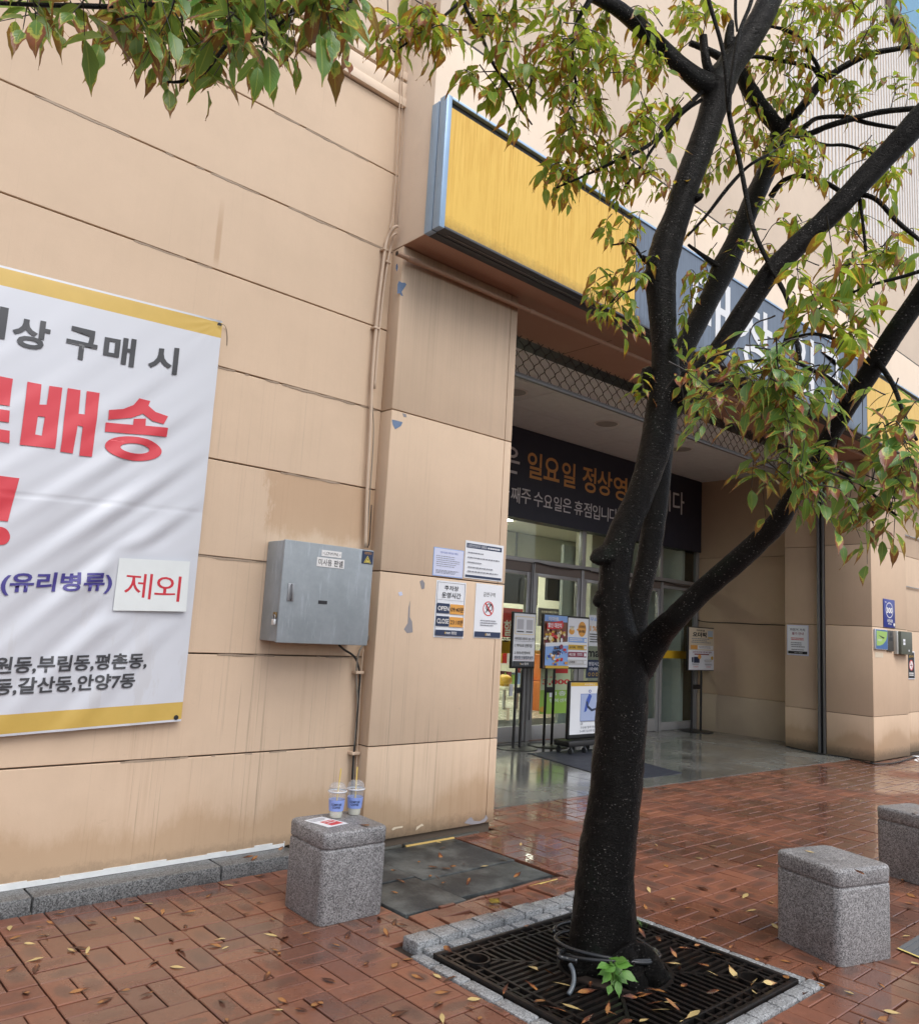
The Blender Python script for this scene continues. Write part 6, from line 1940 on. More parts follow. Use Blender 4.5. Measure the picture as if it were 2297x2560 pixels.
# low right limb
limb('limb', [(1555, 1740, 3.92, 40), (1585, 1680, 3.88, 46), (1618, 1628, 3.83, 44), (1652, 1582, 3.77, 37), (1690, 1543, 3.66, 32), (1759, 1474, 3.58, 30), (1849, 1396, 3.46, 30), (1900, 1349, 3.40, 29), (1945, 1303, 3.33, 28), (1982, 1240, 3.26, 25), (2036, 1165, 3.18, 24), (2066, 1104, 3.12, 24), (2116, 1016, 3.04, 26), (2176, 925, 2.98, 27), (2244, 819, 2.90, 27), (2302, 735, 2.84, 27), (2420, 560, 2.7, 26)], 30, 12, 0.0, 0.0)
# left limb over the sign, coming forward
limb('limb', [(1800, 225, 4.10, 34), (1755, 205, 4.06, 28), (1710, 172, 4.0, 23), (1653, 120, 3.92, 22), (1588, 57, 3.84, 21), (1530, 12, 3.76, 20), (1470, -20, 3.66, 19), (1340, -90, 3.4, 16), (1130, -170, 2.9, 13), (920, -200, 2.45, 11), (760, -120, 2.15, 8)], 24, 10, 0.0, 0.0)
# hanging shoots in front of the stem
limb('shoot', [(1768, -60, 3.75, 4.3), (1771, 0, 3.75, 5.0), (1802, 109, 3.76, 5.0), (1815, 197, 3.76, 5.0), (1822, 285, 3.77, 5.8), (1846, 394, 3.77, 5.8), (1863, 482, 3.76, 5.8), (1881, 569, 3.74, 5.8), (1920, 657, 3.70, 5.8), (1966, 745, 3.62, 5.8), (1982, 810, 3.55, 5.8), (1995, 880, 3.5, 5.8), (2000, 912, 3.48, 5.0)], 10)
limb('shoot', [(1882, -40, 3.78, 5), (1875, 10, 3.78, 5), (1846, 88, 3.77, 5), (1826, 219, 3.76, 5), (1822, 282, 3.76, 5)], 8)
limb('shoot', [(1838, -30, 4.0, 4), (1838, 40, 3.98, 4), (1842, 78, 3.97, 3)], 8)
limb('twig', [(1718, 590, 4.02, 3), (1763, 541, 4.0, 4), (1815, 474, 3.96, 5), (1859, 425, 3.93, 4), (1890, 402, 3.9, 4), (1920, 386, 3.9, 3)], 8)
limb('bough', [(1926, 492, 4.46, 8), (1945, 464, 4.44, 7), (1966, 447, 4.42, 6), (2003, 440, 4.4, 6), (2069, 460, 4.36, 6), (2113, 490, 4.32, 6)], 10)
limb('bough', [(2150, 486, 3.62, 7), (2175, 492, 3.6, 6), (2200, 508, 3.58, 6), (2244, 556, 3.54, 6), (2300, 602, 3.5, 5)], 10)
limb('twig', [(2148, 495, 3.62, 4), (2156, 560, 3.6, 4), (2166, 650, 3.58, 4), (2178, 720, 3.55, 3)], 8)
limb('bough', [(1800, 670, 4.36, 10), (1778, 655, 4.36, 8), (1752, 636, 4.34, 6), (1720, 612, 4.3, 4)], 10)
limb('bough', [(1752, 975, 3.86, 9), (1768, 968, 3.80, 8), (1800, 962, 3.70, 6), (1900, 980, 3.35, 5), (1985, 1090, 3.0, 5), (2040, 1145, 2.85, 5), (2150, 1210, 2.7, 4), (2240, 1290, 2.62, 3)], 10)
limb('bough', [(2120, 1010, 3.02, 8), (2090, 960, 2.90, 6), (2040, 930, 2.8, 5), (1960, 900, 2.75, 4), (1850, 905, 2.72, 3)], 10)
limb('bough', [(2190, 900, 2.95, 8), (2230, 960, 2.82, 6), (2260, 1040, 2.7, 5), (2290, 1100, 2.62, 4)], 10)
limb('bough', [(2174, 925, 2.97, 7), (2140, 880, 2.98, 5), (2090, 850, 3.02, 5), (2030, 835, 3.05, 4), (1960, 850, 3.08, 3)], 8)
limb('bough', [(2330, 668, 2.95, 6), (2260, 690, 3.0, 5), (2180, 712, 3.05, 4), (2110, 740, 3.1, 3), (2040, 775, 3.1, 3)], 8)
limb('twig', [(1758, 225, 4.06, 6), (1735, 248, 4.02, 6), (1690, 290, 3.95, 5), (1625, 360, 3.86, 5), (1537, 404, 3.78, 4), (1450, 444, 3.72, 3), (1390, 470, 3.7, 2)], 8)
limb('twig', [(1752, 250, 4.06, 5), (1710, 280, 4.0, 4), (1650, 345, 3.93, 4), (1605, 410, 3.9, 4), (1560, 470, 3.86, 3)], 8)
limb('twig', [(1480, -10, 3.66, 8), (1440, 60, 3.64, 5), (1430, 140, 3.62, 4), (1440, 240, 3.64, 3), (1400, 300, 3.64, 2)], 8)
limb('twig', [(1330, -90, 3.4, 8), (1240, -50, 3.45, 6), (1160, -5, 3.5, 5), (1203, 88, 3.52, 4), (1234, 163, 3.54, 4), (1274, 215, 3.56, 3.5), (1296, 264, 3.58, 3), (1330, 312, 3.6, 2)], 8)
limb('twig', [(1160, -5, 3.5, 4), (1110, 40, 3.48, 3.5), (1050, 85, 3.46, 3), (985, 130, 3.45, 2)], 8)
limb('twig', [(1618, 680, 3.98, 5), (1585, 720, 3.95, 3.5), (1540, 745, 3.92, 2.5), (1480, 805, 3.9, 2)], 8)
limb('twig', [(1612, 660, 3.98, 4), (1580, 612, 3.94, 3), (1530, 612, 3.92, 2)], 8)
# near boughs hanging in at the upper left
limb('bough', [(900, -195, 2.42, 9), (800, -100, 2.2, 8), (700, 0, 2.05, 7), (654, 82, 1.98, 6), (577, 104, 1.95, 5), (511, 181, 1.92, 4.5), (456, 203, 1.9, 4), (420, 205, 1.9, 3)], 10)
limb('bough', [(780, -130, 2.16, 8), (560, -40, 1.95, 7), (370, 12, 1.85, 7), (180, 14, 1.8, 6), (0, 8, 1.78, 5), (-120, 0, 1.75, 4)], 10)
limb('bough', [(760, -110, 2.15, 7), (760, -20, 2.0, 5), (700, 60, 1.95, 4), (655, 90, 1.92, 4), (668, 130, 1.92, 3)], 8)
limb('bough', [(920, -190, 2.4, 7), (900, -60, 2.2, 5), (870, 20, 2.1, 4), (850, 80, 2.08, 3)], 8)

# ---- leaves
def leaf_verts(kind):
    """a pointed oval leaf along +Y, folded on the midrib and curling at the tip; unit length"""
    r = random.Random(kind)
    prof = [(0.0, 0.02), (0.10, 0.11), (0.24, 0.185), (0.40, 0.205), (0.56, 0.170), (0.70, 0.112), (0.81, 0.056), (0.91, 0.020), (1.0, 0.003)]
    fold = r.uniform(0.05, 0.65); curl = r.uniform(-0.1, 0.75); wav = r.uniform(0.0, 0.035); tw = r.uniform(-0.7, 0.7)
    wsc = r.uniform(0.78, 1.0) if kind < 7 else r.uniform(0.88, 1.16)
    V, U = [], []
    for i, (t, w) in enumerate(prof):
        w = w * wsc
        y = t; z = -curl * t * t * 0.6
        jag = 0.012 * (1 if i % 2 else -0.4) if 0 < i < len(prof) - 2 else 0
        for s in (-1, 0, 1):
            x = s * (w + jag)
            zz = z + abs(s) * w * fold + wav * math.sin(t * 15 + s * 2) * abs(s)
            ca, sa = math.cos(tw * t), math.sin(tw * t)
            V.append((x * ca - zz * sa * 0.5, y, zz * ca + x * sa))
            U.append((0.5 + 0.5 * s, t))
    F = []
    n = len(prof)
    for i in range(n - 1):
        for s in (0, 1):
            a = i * 3 + s
            F.append((a, a + 1, a + 4, a + 3))
    # short stalk
    b = len(V)
    V += [(-0.006, 0.0, 0), (0.006, 0.0, 0), (0.006, -0.10, 0.01), (-0.006, -0.10, 0.01)]; U += [(0.5, 0.02)] * 4
    F.append((b, b + 3, b + 2, b + 1))
    return V, F, U


LV = [leaf_verts(k) for k in range(13)]


def leaf_mesh(k, mat):
    V, F, U = LV[k]
    me = bpy.data.meshes.new('leaf')
    me.from_pydata(V, [], F); me.materials.append(mat)
    ul = me.uv_layers.new(name='UVMap')
    for lp in me.loops: ul.data[lp.index].uv = U[lp.vertex_index]
    me.polygons.foreach_set('use_smooth', [True] * len(F))
    return me


def merge_leaves(name, mats_list, items, parent):
    """items: (variant, matrix) -> one mesh"""
    Vs, Fs, Us, Rs = [], [], [], []
    n = 0
    for k, M in items:
        V, F, U = LV[k]
        A = np.array(M)
        Vn = np.array(V) @ A[:3, :3].T + A[:3, 3]
        Vs.append(Vn); Fs += [tuple(n + i for i in f) for f in F]; Us += U; Rs += [rng.random()] * len(V)
        n += len(V)
    me = bpy.data.meshes.new(name)
    me.from_pydata(np.concatenate(Vs).tolist(), [], Fs)
    me.materials.append(mats_list)
    ul = me.uv_layers.new(name='UVMap')
    vi = np.empty(len(me.loops), np.int32); me.loops.foreach_get('vertex_index', vi)
    ul.data.foreach_set('uv', np.array(Us, np.float32)[vi].ravel())
    me.attributes.new('rnd', 'FLOAT', 'POINT').data.foreach_set('value', Rs)
    me.polygons.foreach_set('use_smooth', [True] * len(Fs))
    return link(name, me, None, parent)


lr_ = random.Random(21)
leaves = []          # (variant, matrix, near?)
twig_mb = MB()


def place_leaf(p, d, L, near, droop):
    """leaf at p, growing towards d (blended with gravity), blade roughly facing up or out"""
    d = (d * (1 - droop) + Vector((0, 0, -1)) * droop + Vector((lr_.gauss(0, .22), lr_.gauss(0, .22), lr_.gauss(0, .16)))).normalized()
    upv = Vector((lr_.gauss(0, .26), lr_.gauss(0, .26) - 0.3, 1.0))
    n = (upv - d * upv.dot(d))
    if n.length < 1e-3: n = d.orthogonal()
    n.normalize()
    x = d.cross(n).normalized()
    L *= lr_.uniform(0.60, 1.15)
    M = Matrix((x * L, d * L, n * L)).transposed().to_4x4()
    M.translation = p + d * L * 0.10
    leaves.append((lr_.randrange(7, 13) if near else lr_.randrange(7), M, near))


def spray(start, target, L, near, nl, droop):
    if near and start.z < target.z + 0.05: start = Vector((start.x, start.y, start.z + lr_.uniform(0.0, 0.08)))
    mid = start.lerp(target, 0.5) + Vector((lr_.gauss(0, .03), lr_.gauss(0, .03), abs(lr_.gauss(0.05, 0.03))))
    ps = [Vector(q) for q in spline([tuple(start), tuple(mid), tuple(target)], 6)]
    rad = [0.0030 - 0.0021 * i / (len(ps) - 1) for i in range(len(ps))]
    twig_mb.tube(ps, rad, 4, cap=False)
    total = (target - start).length
    for k in range(nl):
        f = 1 - (k / nl) * min(0.85, (nl * L * 0.36) / max(total, 0.05))
        i = min(len(ps) - 2, int(f * (len(ps) - 1))); q = ps[i].lerp(ps[i + 1], f * (len(ps) - 1) - i)
        t = (ps[i + 1] - ps[i]).normalized()
        side = t.cross(Vector((0, 0, 1)))
        if side.length < 0.1: side = t.orthogonal()
        side.normalize()
        d = (t * 0.55 + side * (1 if k % 2 else -1) * 0.80) if k else t
        place_leaf(q, d.normalized(), L, near, droop * lr_.uniform(0.6, 1.35))


def cluster(cx, cy, rx, ry, depth, n, L, nl=7, near=False, droop=0.5, dz=0.22):
    pts = limb_pts
    for _ in range(n):
        a = lr_.uniform(0, 2 * math.pi); q = math.sqrt(lr_.random())
        T = at_depth(cx + rx * q * math.cos(a), cy + ry * q * math.sin(a), depth + lr_.uniform(-dz, dz))
        best = sorted(((p - T).length + lr_.uniform(0, 0.12), i) for i, p in enumerate(pts))[0]
        S = pts[best[1]]
        if (S - T).length < 0.12: S = S + Vector((lr_.gauss(0, .08), lr_.gauss(0, .08), 0.12))
        if (S - T).length > 0.55: S = T + (S - T).normalized() * 0.55 + Vector((0, 0, 0.05))
        spray(S, T, L, near, nl, droop)
        limb_pts.append(S.lerp(T, 0.5))


CL = [
    (90, 45, 110, 45, 1.80, 7, 0.1026, 6, True), (300, 70, 130, 55, 1.84, 12, 0.1026, 6, True), (400, 120, 90, 50, 1.88, 7, 0.0972, 6, True), (500, 215, 95, 60, 1.92, 7, 0.0832, 6, True), (560, 130, 110, 70, 1.92, 12, 0.0972, 6, True), (640, 55, 120, 60, 1.95, 12, 0.0972, 6, True),
    (700, 130, 60, 60, 2.0, 6, 0.0875, 6, True), (800, 40, 90, 50, 2.0, 7, 0.1069, 6, True), (830, 100, 60, 50, 2.05, 4, 0.1069, 5, True), (440, 20, 110, 35, 1.9, 7, 0.1026, 6, True), (900, 20, 60, 40, 2.1, 4, 0.0972, 5, True), (1010, 110, 70, 50, 3.45, 6, 0.1100),
    (1090, 100, 90, 70, 3.45, 10, 0.1078), (1110, 60, 90, 50, 3.45, 7, 0.1078), (1200, 40, 90, 50, 3.5, 8, 0.1078), (1130, 180, 60, 40, 3.5, 2, 0.1100), (1250, 110, 70, 60, 3.5, 6, 0.1078), (1300, 190, 60, 60, 3.55, 5, 0.1045),
    (1240, 250, 50, 40, 3.55, 3, 0.1100), (1320, 295, 50, 40, 3.6, 2, 0.1100), (1340, 60, 90, 60, 3.6, 8, 0.1045), (1380, 170, 80, 60, 3.62, 8, 0.0990), (1430, 60, 80, 60, 3.66, 8, 0.1100), (1440, 170, 70, 60, 3.66, 7, 0.0990),
    (1490, 220, 70, 50, 3.7, 6, 0.0935), (1400, 250, 60, 50, 3.66, 5, 0.0935), (1460, 310, 80, 45, 3.7, 7, 0.0935), (1560, 200, 60, 50, 3.75, 5, 0.0935), (1580, 110, 60, 60, 3.8, 5, 0.1100), (1620, 190, 50, 50, 3.86, 5, 0.1100),
    (1550, 300, 80, 45, 3.75, 8, 0.0935), (1620, 330, 80, 60, 3.82, 9, 0.0935), (1480, 380, 100, 45, 3.72, 9, 0.0935), (1400, 440, 80, 45, 3.7, 7, 0.0935), (1390, 490, 50, 30, 3.68, 3, 0.0935), (1520, 440, 70, 35, 3.76, 5, 0.0935),
    (1600, 430, 60, 50, 3.84, 5, 0.0902), (1590, 510, 70, 50, 3.86, 5, 0.0880), (1640, 470, 40, 50, 3.9, 4, 0.0880), (1660, 130, 60, 60, 4.2, 5, 0.0990), (1560, 590, 50, 30, 3.9, 4, 0.0880), (1600, 625, 40, 25, 3.92, 2, 0.0880),
    (1560, 680, 60, 26, 3.9, 4, 0.0880), (1530, 735, 70, 30, 3.9, 5, 0.0880), (1500, 790, 50, 25, 3.88, 3, 0.0880), (1570, 820, 50, 30, 3.9, 4, 0.0880), (1600, 990, 22, 25, 3.85, 2, 0.0935), (1720, 790, 30, 50, 4.3, 3, 0.0770),
    (1730, 690, 40, 30, 4.3, 3, 0.0825), (1700, 880, 30, 30, 4.1, 2, 0.0880), (1700, 60, 60, 50, 4.3, 5, 0.0990), (1760, 20, 60, 35, 4.2, 5, 0.1045), (1990, 40, 90, 40, 4.4, 6, 0.0968), (2080, 60, 70, 60, 4.4, 7, 0.0990),
    (2130, 110, 80, 45, 4.35, 6, 0.0968), (2060, 130, 70, 40, 4.4, 6, 0.0935), (1960, 120, 50, 40, 4.42, 3, 0.0935), (2240, 60, 60, 60, 4.2, 6, 0.0990), (2270, 160, 40, 50, 4.2, 3, 0.0990), (2100, 20, 70, 30, 4.2, 6, 0.0990),
    (1900, 190, 60, 50, 4.5, 6, 0.0880), (1960, 230, 60, 50, 4.5, 6, 0.0880), (1990, 180, 60, 40, 4.46, 3, 0.0880), (2080, 240, 70, 40, 4.45, 6, 0.0880), (2150, 220, 60, 40, 4.4, 5, 0.0935), (2230, 220, 60, 35, 4.35, 3, 0.0935),
    (1870, 330, 70, 40, 4.4, 6, 0.0858), (1830, 400, 50, 45, 4.3, 5, 0.0880), (1900, 380, 60, 40, 4.3, 6, 0.0880), (2010, 370, 70, 45, 4.2, 7, 0.0935), (2060, 400, 60, 50, 4.1, 6, 0.0990), (1990, 430, 50, 30, 4.2, 3, 0.0880),
    (2140, 340, 60, 40, 4.3, 3, 0.0880), (2220, 450, 60, 40, 4.0, 3, 0.0880), (1950, 495, 40, 25, 4.2, 2, 0.0825), (1800, 540, 50, 30, 4.3, 3, 0.0825), (1790, 470, 40, 40, 4.3, 3, 0.0825), (1880, 620, 50, 30, 4.2, 3, 0.0825),
    (1910, 660, 40, 30, 4.1, 3, 0.0825), (2020, 630, 60, 40, 4.0, 5, 0.0880), (2050, 570, 50, 30, 4.0, 2, 0.0880), (2140, 560, 50, 40, 3.8, 3, 0.0880), (2240, 540, 50, 40, 3.7, 2, 0.0880), (2280, 400, 30, 40, 3.9, 2, 0.0880),
    (2170, 640, 60, 40, 3.6, 3, 0.0935), (2260, 640, 50, 50, 3.3, 5, 0.0990), (2060, 735, 70, 30, 3.1, 6, 0.1045), (2140, 700, 70, 35, 3.05, 6, 0.1045), (2210, 760, 60, 40, 3.0, 3, 0.1045), (1990, 800, 50, 30, 3.1, 2, 0.1045),
    (2060, 830, 60, 30, 3.05, 2, 0.1045), (2130, 860, 60, 40, 2.95, 3, 0.1100), (1730, 905, 40, 40, 3.3, 3, 0.0935), (1790, 990, 70, 32, 2.9, 3, 0.0907, 6, True), (1870, 970, 80, 32, 2.75, 4, 0.0929, 6, True), (1950, 970, 80, 32, 2.75, 4, 0.0929, 6, True),
    (2030, 990, 80, 32, 2.75, 4, 0.0929, 6, True), (2100, 990, 70, 50, 2.78, 4, 0.0929, 6, True), (1800, 1040, 80, 50, 2.85, 7, 0.0886, 6, True), (1880, 1050, 80, 50, 2.8, 7, 0.0929, 6, True), (1960, 1040, 80, 50, 2.75, 7, 0.0929, 6, True), (2040, 1080, 80, 50, 2.72, 7, 0.0972, 6, True),
    (1720, 1080, 40, 40, 3.0, 3, 0.0832, 5, True), (2170, 1080, 70, 50, 2.7, 3, 0.0972, 6, True), (2230, 1140, 60, 40, 2.65, 4, 0.1026, 6, True), (2270, 1165, 40, 40, 2.6, 3, 0.1026, 6, True), (1920, 1110, 60, 30, 2.85, 3, 0.0886, 6, True), (1890, 1210, 60, 45, 2.85, 4, 0.0832, 6, True),
    (1960, 1200, 60, 40, 2.75, 4, 0.0832, 6, True), (2040, 1200, 70, 45, 2.68, 5, 0.0886, 6, True), (2120, 1230, 70, 45, 2.66, 5, 0.0886, 6, True), (2200, 1250, 70, 50, 2.64, 5, 0.0886, 6, True), (2060, 1270, 70, 40, 2.66, 4, 0.0886, 6, True), (2150, 1330, 60, 50, 2.64, 4, 0.0929, 6, True),
    (2240, 1330, 50, 30, 2.62, 3, 0.0886, 6, True), (1880, 1290, 40, 25, 2.9, 1, 0.0832, 5, True), (2180, 1400, 25, 25, 2.62, 1, 0.0929, 5, True), (2270, 1270, 40, 40, 2.62, 3, 0.0886, 6, True),
]
for c in CL:
    cluster(c[0], c[1], c[2], c[3], c[4], c[5], c[6], c[7] if len(c) > 7 else 7, c[8] if len(c) > 8 else False, 0.16 if (len(c) > 8 and c[8]) else 0.34)
tag(twig_mb.build('twigs', TWIG, tree, smooth=True), kind='stuff')


def shown(M, L_):
    p = project(M.translation)
    if p is None or not (-20 < p[0] < PW + 20 and -20 < p[1] < PH + 20): return 0
    return L_ * FPX / p[2]


leaves.sort(key=lambda l: shown(l[1], l[1].col[1].length), reverse=True)
lm = {(k, k > 6): leaf_mesh(k, LEAF_BIG if k > 6 else LEAF) for k in range(13)}
for k, M, nr in leaves[:300]:
    o = bpy.data.objects.new('leaf', lm[(k, nr)]); col.objects.link(o)
    o.parent = tree; o.matrix_parent_inverse = tree.matrix_basis.inverted(); o.matrix_basis = M
for nr in (True, False):
    it = [(k, M) for k, M, q in leaves[300:] if q == nr]
    if it: tag(merge_leaves('foliage', LEAF_BIG if nr else LEAF, it, tree), kind='stuff')
print('leaves', len(leaves))

# hose coiled round the foot of the trunk
bc = at_depth(1508, 2395, 3.72); bc.z = 0
ho = thing('rubber_hose', (bc.x, bc.y, 0.03), 'black rubber hose looped twice round the foot of the tree trunk', 'hose')
pts = []
for i in range(44):
    a = math.radians(150 + i * 16.5)
    r = 0.235 + 0.012 * math.sin(i * 0.9)
    pts.append((bc.x + r * math.cos(a), bc.y + r * math.sin(a) - 0.01, 0.055 + 0.028 * math.sin(i * 0.33) + 0.0008 * i))
b = MB(); b.tube(spline(pts, 3), 0.0088, 10); b.build('hose', simple('wet_black_hose', (0.02, 0.022, 0.025), 0.25), ho, smooth=True)
zb = lambda x, y, z: on_z(1000 + x / 3.64, 2150 + y / 3.64, z)
b = MB(); b.tube(spline([zb(1610, 918, 0.10), zb(1520, 900, 0.10), zb(1450, 880, 0.11), zb(1450, 840, 0.10), zb(1500, 822, 0.07)], 5), 0.0105, 10); b.build('hose_end', bpy.data.materials['wet_black_hose'], ho, smooth=True)
b = MB(); b.tube(spline([zb(1545, 950, 0.10), zb(1572, 1010, 0.085), zb(1580, 1090, 0.06), zb(1565, 1160, 0.04), zb(1530, 1225, 0.02)], 5), 0.0095, 10); b.build('hose_end', simple('grey_hose', (0.085, 0.105, 0.125), 0.3), ho, smooth=True)

# seedling in front of the trunk
sp = on_z(1532, 2478, 0.01)
sd_ = thing('seedling', sp, 'bright green leafy seedling growing from the tree grate against the trunk', 'plant')
sr = random.Random(4)
stem = MB()
seed_m = [leaf_mesh(k, SEEDLING) for k in (8, 10, 12)]
zs_ = lambda x, y, d: at_depth(1500 + x / 3.033, 2150 + y / 3.033, d)
base_d = (sp - EYE).dot(fwd)
for (x, y, L, ax, ay) in ((105, 740, .075, 0.1, 0.5), (175, 790, .075, .8, .2), (70, 820, .07, -.7, .2), (20, 800, .065, -.9, .3), (140, 840, .08, .5, -.7), (220, 880, .075, .7, -.7), (50, 890, .06, -.5, -.7), (125, 930, .075, .2, -1), (140, 975, .06, .1, -1), (170, 905, .05, .6, -.8), (30, 850, .055, -1, -.2), (70, 985, .04, -.3, -1), (90, 790, .06, -.3, .8), (160, 760, .06, .5, .5)):
    tip = zs_(x, y, base_d - 0.03 + sr.uniform(-0.03, 0.03))
    d = (right * ax + up * ay * 0.5 - fwd * 0.45).normalized()
    nrm = (-fwd * 0.5 + Vector((0, 0, 1)) * 0.8); nrm = (nrm - d * nrm.dot(d)).normalized()
    M = Matrix((d.cross(nrm).normalized() * L * 1.5, d * L, nrm * L * 0.4)).transposed().to_4x4(); M.translation = tip - d * L * 0.45
    o = bpy.data.objects.new('leaf', seed_m[sr.randrange(3)]); col.objects.link(o); o.parent = sd_; o.matrix_parent_inverse = sd_.matrix_basis.inverted(); o.matrix_basis = M
    stem.tube([sp, sp.lerp(M.translation, 0.5) + Vector((0, 0, 0.02)), M.translation], 0.0018, 5, cap=False)
stem.build('stem', simple('green_stem', (0.16, 0.30, 0.07), 0.5), sd_)
gs = MB()
for k in range(14):
    q = on_z(1607 + sr.uniform(-12, 14), 2316 + sr.uniform(-4, 6), 0.0)
    h = Vector((sr.gauss(0, .02), sr.gauss(0, .02), sr.uniform(.03, .06))); s = Vector((0.002, 0, 0))
    gs.poly([q - s, q + s, q + h]); 
tag(gs.build('grass_tuft', simple('grass_blade', (0.10, 0.2, 0.05), 0.5)), 'tiny tuft of grass at the border stones behind the trunk', 'grass', kind=None)

# ------------------------------------------------------------------ fallen leaves
fm_b = [leaf_mesh(k, FALLEN) for k in range(11)]; fm_y = [leaf_mesh(k, FALLEN_Y) for k in range(11)]
fr_ = random.Random(99)
GB = 'brown leaves fallen on the brick paving'
GY2 = 'pale yellow leaves fallen on the brick paving'


def drop(px, py, L, pale, label, group, z=0.006, ang=None, parent=None, flat=0.12):
    p = on_z(px, py, z)
    a = fr_.uniform(0, 6.28) if ang is None else ang
    M = Matrix.Translation(p) @ Matrix.Rotation(a, 4, 'Z') @ Matrix.Rotation(fr_.gauss(0, flat), 4, 'X') @ Matrix.Rotation(fr_.gauss(0, flat), 4, 'Y') @ Matrix.Diagonal((L * fr_.uniform(0.75, 1.05), L, L * 0.22, 1)) @ Matrix.Translation((0, -0.5, 0.04))
    o = bpy.data.objects.new('fallen_leaf', (fm_y if pale else fm_b)[fr_.randrange(11)]); col.objects.link(o)
    o.matrix_world = M
    tag(o, label, 'leaf', group)


def zone(x, y):
    if y < 2110 and x > 1100: return 'far out before the entrance floor'
    if x < 480 and y < 2330: return 'close to the stone kerb at the left'
    if x < 420: return 'in the lower left corner of the paving'
    if x < 800 and y < 2330: return 'in front of the kerb, left of the cup bollard'
    if x < 760: return 'at the bottom edge, left of the tree pit'
    if x < 1060: return 'between the cup bollard and the tree pit'
    if x < 1450 and y > 2280: return 'along the left border stones of the tree pit'
    if x < 1450: return 'between the drain mats and the trunk'
    if x < 1960 and y < 2240: return 'on the wide paving right of the trunk'
    if x < 1960: return 'between the tree pit and the right hand bollard'
    return 'round the foot of the right hand bollard'


LB_, LY_ = 'brown fallen leaf ', 'pale yellow fallen leaf '
kz = lambda x, y: (x / 3.64, 2100 + y / 3.64)
k2 = lambda x, y: (500 + x / 3.64, 2100 + y / 3.64)
k3 = lambda x, y: (1000 + x / 3.64, 2150 + y / 3.64)
k4 = lambda x, y: (1500 + x / 3.033, 2150 + y / 3.033)
pale = [kz(1345, 578), kz(1260, 718), kz(275, 940), kz(310, 1085), kz(660, 1005), kz(800, 1005), kz(1620, 1155), kz(90, 800), kz(430, 860), k2(170, 900), k2(240, 975), k2(640, 862), k2(250, 410), k2(700, 1545), k3(1100, -150), k3(330, 1050), k3(385, 1445), k3(680, 1265), k3(1380, 295), k4(370, 228), k4(1095, 275), k4(1285, 315), k4(1140, 382), k4(1330, 505), k4(550, 295),
        (1640, 2112), (1745, 2145), (1780, 2115), (1900, 2165), (2230, 2530), (2120, 2480), (2100, 2252), (2262, 2340), (2290, 2408), (1700, 2560), (1165, 2063), (1300, 2040), (1095, 2105), (1210, 2165)]
brown = [kz(470, 755), kz(540, 660), kz(120, 890), kz(400, 860), kz(1050, 715), kz(1230, 545), kz(330, 1175), kz(740, 1360), kz(240, 1375), kz(710, 980), kz(780, 1035), kz(970, 1450), kz(1130, 1365), kz(1330, 1400), kz(1480, 655), kz(1700, 655), kz(1690, 780), kz(1560, 900), kz(1640, 995), kz(1400, 1110), kz(380, 790), kz(120, 1170), kz(850, 740),
         k2(420, 665), k2(540, 570), k2(650, 715), k2(725, 1020), k2(540, 1000), k2(670, 990), k2(610, 1240), k2(1230, 950), k2(1160, 1270), k2(770, 1465), k2(1070, 1480), k2(930, 1540), k2(250, 1640), k2(200, 1455), k2(1630, 700), k2(1350, 850), k2(1700, 860), k2(330, 380), k2(560, 325), k2(130, 950), k2(780, 880), k2(950, 850), k2(1520, 1110), k2(1780, 1130), k2(90, 500),
         k3(30, 590), k3(440, 1080), k3(180, 1070), k3(630, 1340), k3(340, 1310), k3(400, 1200), k3(720, 1440), k3(60, 900), k3(1060, 380), k3(480, 470), k3(1150, 355),
         k4(850, 430), k4(580, 455), k4(400, 375), k4(420, 120), k4(500, 45), k4(670, 360), k4(1270, 735), k4(1660, 810), k4(1420, 770), k4(1000, 645), k4(800, 590), k4(1190, 745), k4(1640, 870), k4(880, 40), k4(1640, 940), k4(340, 350), k4(770, 215), k4(500, 330),
         (2060, 2390), (2180, 2400), (2090, 2325), (2010, 2480), (2200, 2460), (2255, 2200), (2270, 2270), (1985, 2050), (1840, 2030), (1900, 2000), (2210, 2545), (2150, 2555)]
for q in pale: drop(q[0], q[1], fr_.uniform(0.04, 0.075), True, LY_ + zone(*q), GY2)
for q in brown: drop(q[0], q[1], fr_.uniform(0.045, 0.088), False, LB_ + zone(*q), GB)
for _ in range(14):
    x, y = fr_.uniform(0, PW), fr_.uniform(2000, 2560)
    p = on_z(x, y)
    if blocked(p.x, p.y) or p.y > 4.35: continue
    drop(x, y, fr_.uniform(0.045, 0.09), False, LB_ + zone(x, y), GB)
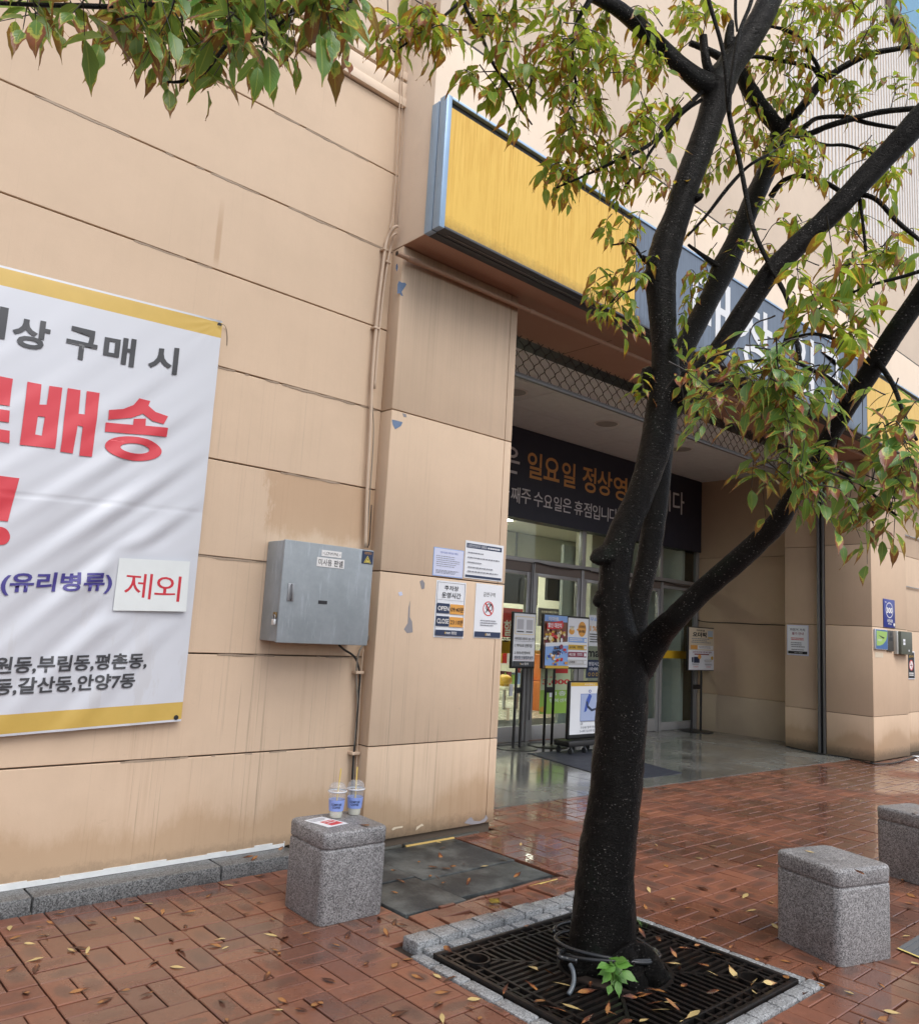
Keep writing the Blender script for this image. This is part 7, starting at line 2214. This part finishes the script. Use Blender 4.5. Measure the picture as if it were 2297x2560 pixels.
# on the grate
gl, gg = 'orange brown fallen leaf on the iron tree grate', 'leaves caught on the tree grate'
for q in (k3(1190, 1130), k3(1215, 980), k3(1375, 1030), k3(1330, 1190), k3(1470, 1125), k3(1460, 705), k3(1640, 1240), k3(1710, 1190), k3(1730, 1130), k3(960, 1165), k3(1150, 600), k3(440, 815), k3(1260, 1285), k3(1570, 1340), k3(1400, 1340),
          k4(435, 590), k4(320, 555), k4(650, 665), k4(740, 640), k4(545, 780), k4(600, 820), k4(550, 695), k4(770, 790), k4(720, 735), k4(1000, 840), k4(640, 945), k4(840, 1000), k4(1170, 1000), k4(1290, 930), k4(1160, 925), k4(410, 980), k4(300, 1010), k4(220, 1030), k4(350, 1015), k4(565, 1105), k4(540, 1080), k4(410, 1080), k4(60, 1110), k4(90, 1160), k4(440, 1130), k4(700, 1170), k4(890, 710), k4(1400, 880), k4(465, 800), k4(860, 860), (1560, 2555), (1610, 2548), (1470, 2545)):
    drop(q[0], q[1], fr_.uniform(0.055, 0.10), fr_.random() < 0.25, gl + (' left of the trunk' if q[0] < 1440 else ' below the seedling' if q[1] > 2480 and q[0] < 1640 else ' right of the trunk' if q[1] < 2450 else ' near its right corner' if q[0] > 1750 else ' by the roots'), gg, 0.022, flat=0.3)
# on the mats
for q in ((1105, 2120), (1100, 2137), (1047, 2153), (1085, 2167), (1130, 2165), (1113, 2170), (985, 2175), (1000, 2200), (985, 2230), (1075, 2190), (1095, 2195), (1110, 2205), (1170, 2205), (1295, 2185), (1140, 2100), (1255, 2148), (1160, 2160)):
    drop(q[0], q[1], fr_.uniform(0.05, 0.09), False, 'brown fallen leaf lying on the dark drain mats', 'leaves on the drain mats', 0.010, flat=0.25)
# on the kerb and the bollards
for q in (k2(430, 150), k2(490, 170), k2(740, 70)): drop(q[0], q[1], 0.075, False, 'russet leaf lying on the stone kerb beside the cup bollard', 'leaves on the kerb', 0.080)
q = (650 + 590 / 2.275, 1850 + 483 / 2.275); drop(q[0], q[1], 0.075, False, 'curled russet leaf beside the flyer on the cup bollard', None, TOPZ + 0.004, 0.3)
q = (1900 + 730 / 2.982, 1880 + 890 / 2.982); drop(q[0], q[1], 0.085, False, 'russet leaf on top of the bollard right of the tree', None, TOPZ + 0.004, -0.6)
q = (1900 + 360 / 2.982, 1880 + 740 / 2.982); drop(q[0], q[1], 0.05, True, 'small pale leaf on top of the bollard right of the tree', None, TOPZ + 0.004)
q = (1900 + 1140 / 2.982, 1880 + 455 / 2.982); drop(q[0], q[1], 0.06, False, 'brown leaf on top of the bollard at the right edge', None, TOPZ + 0.004)
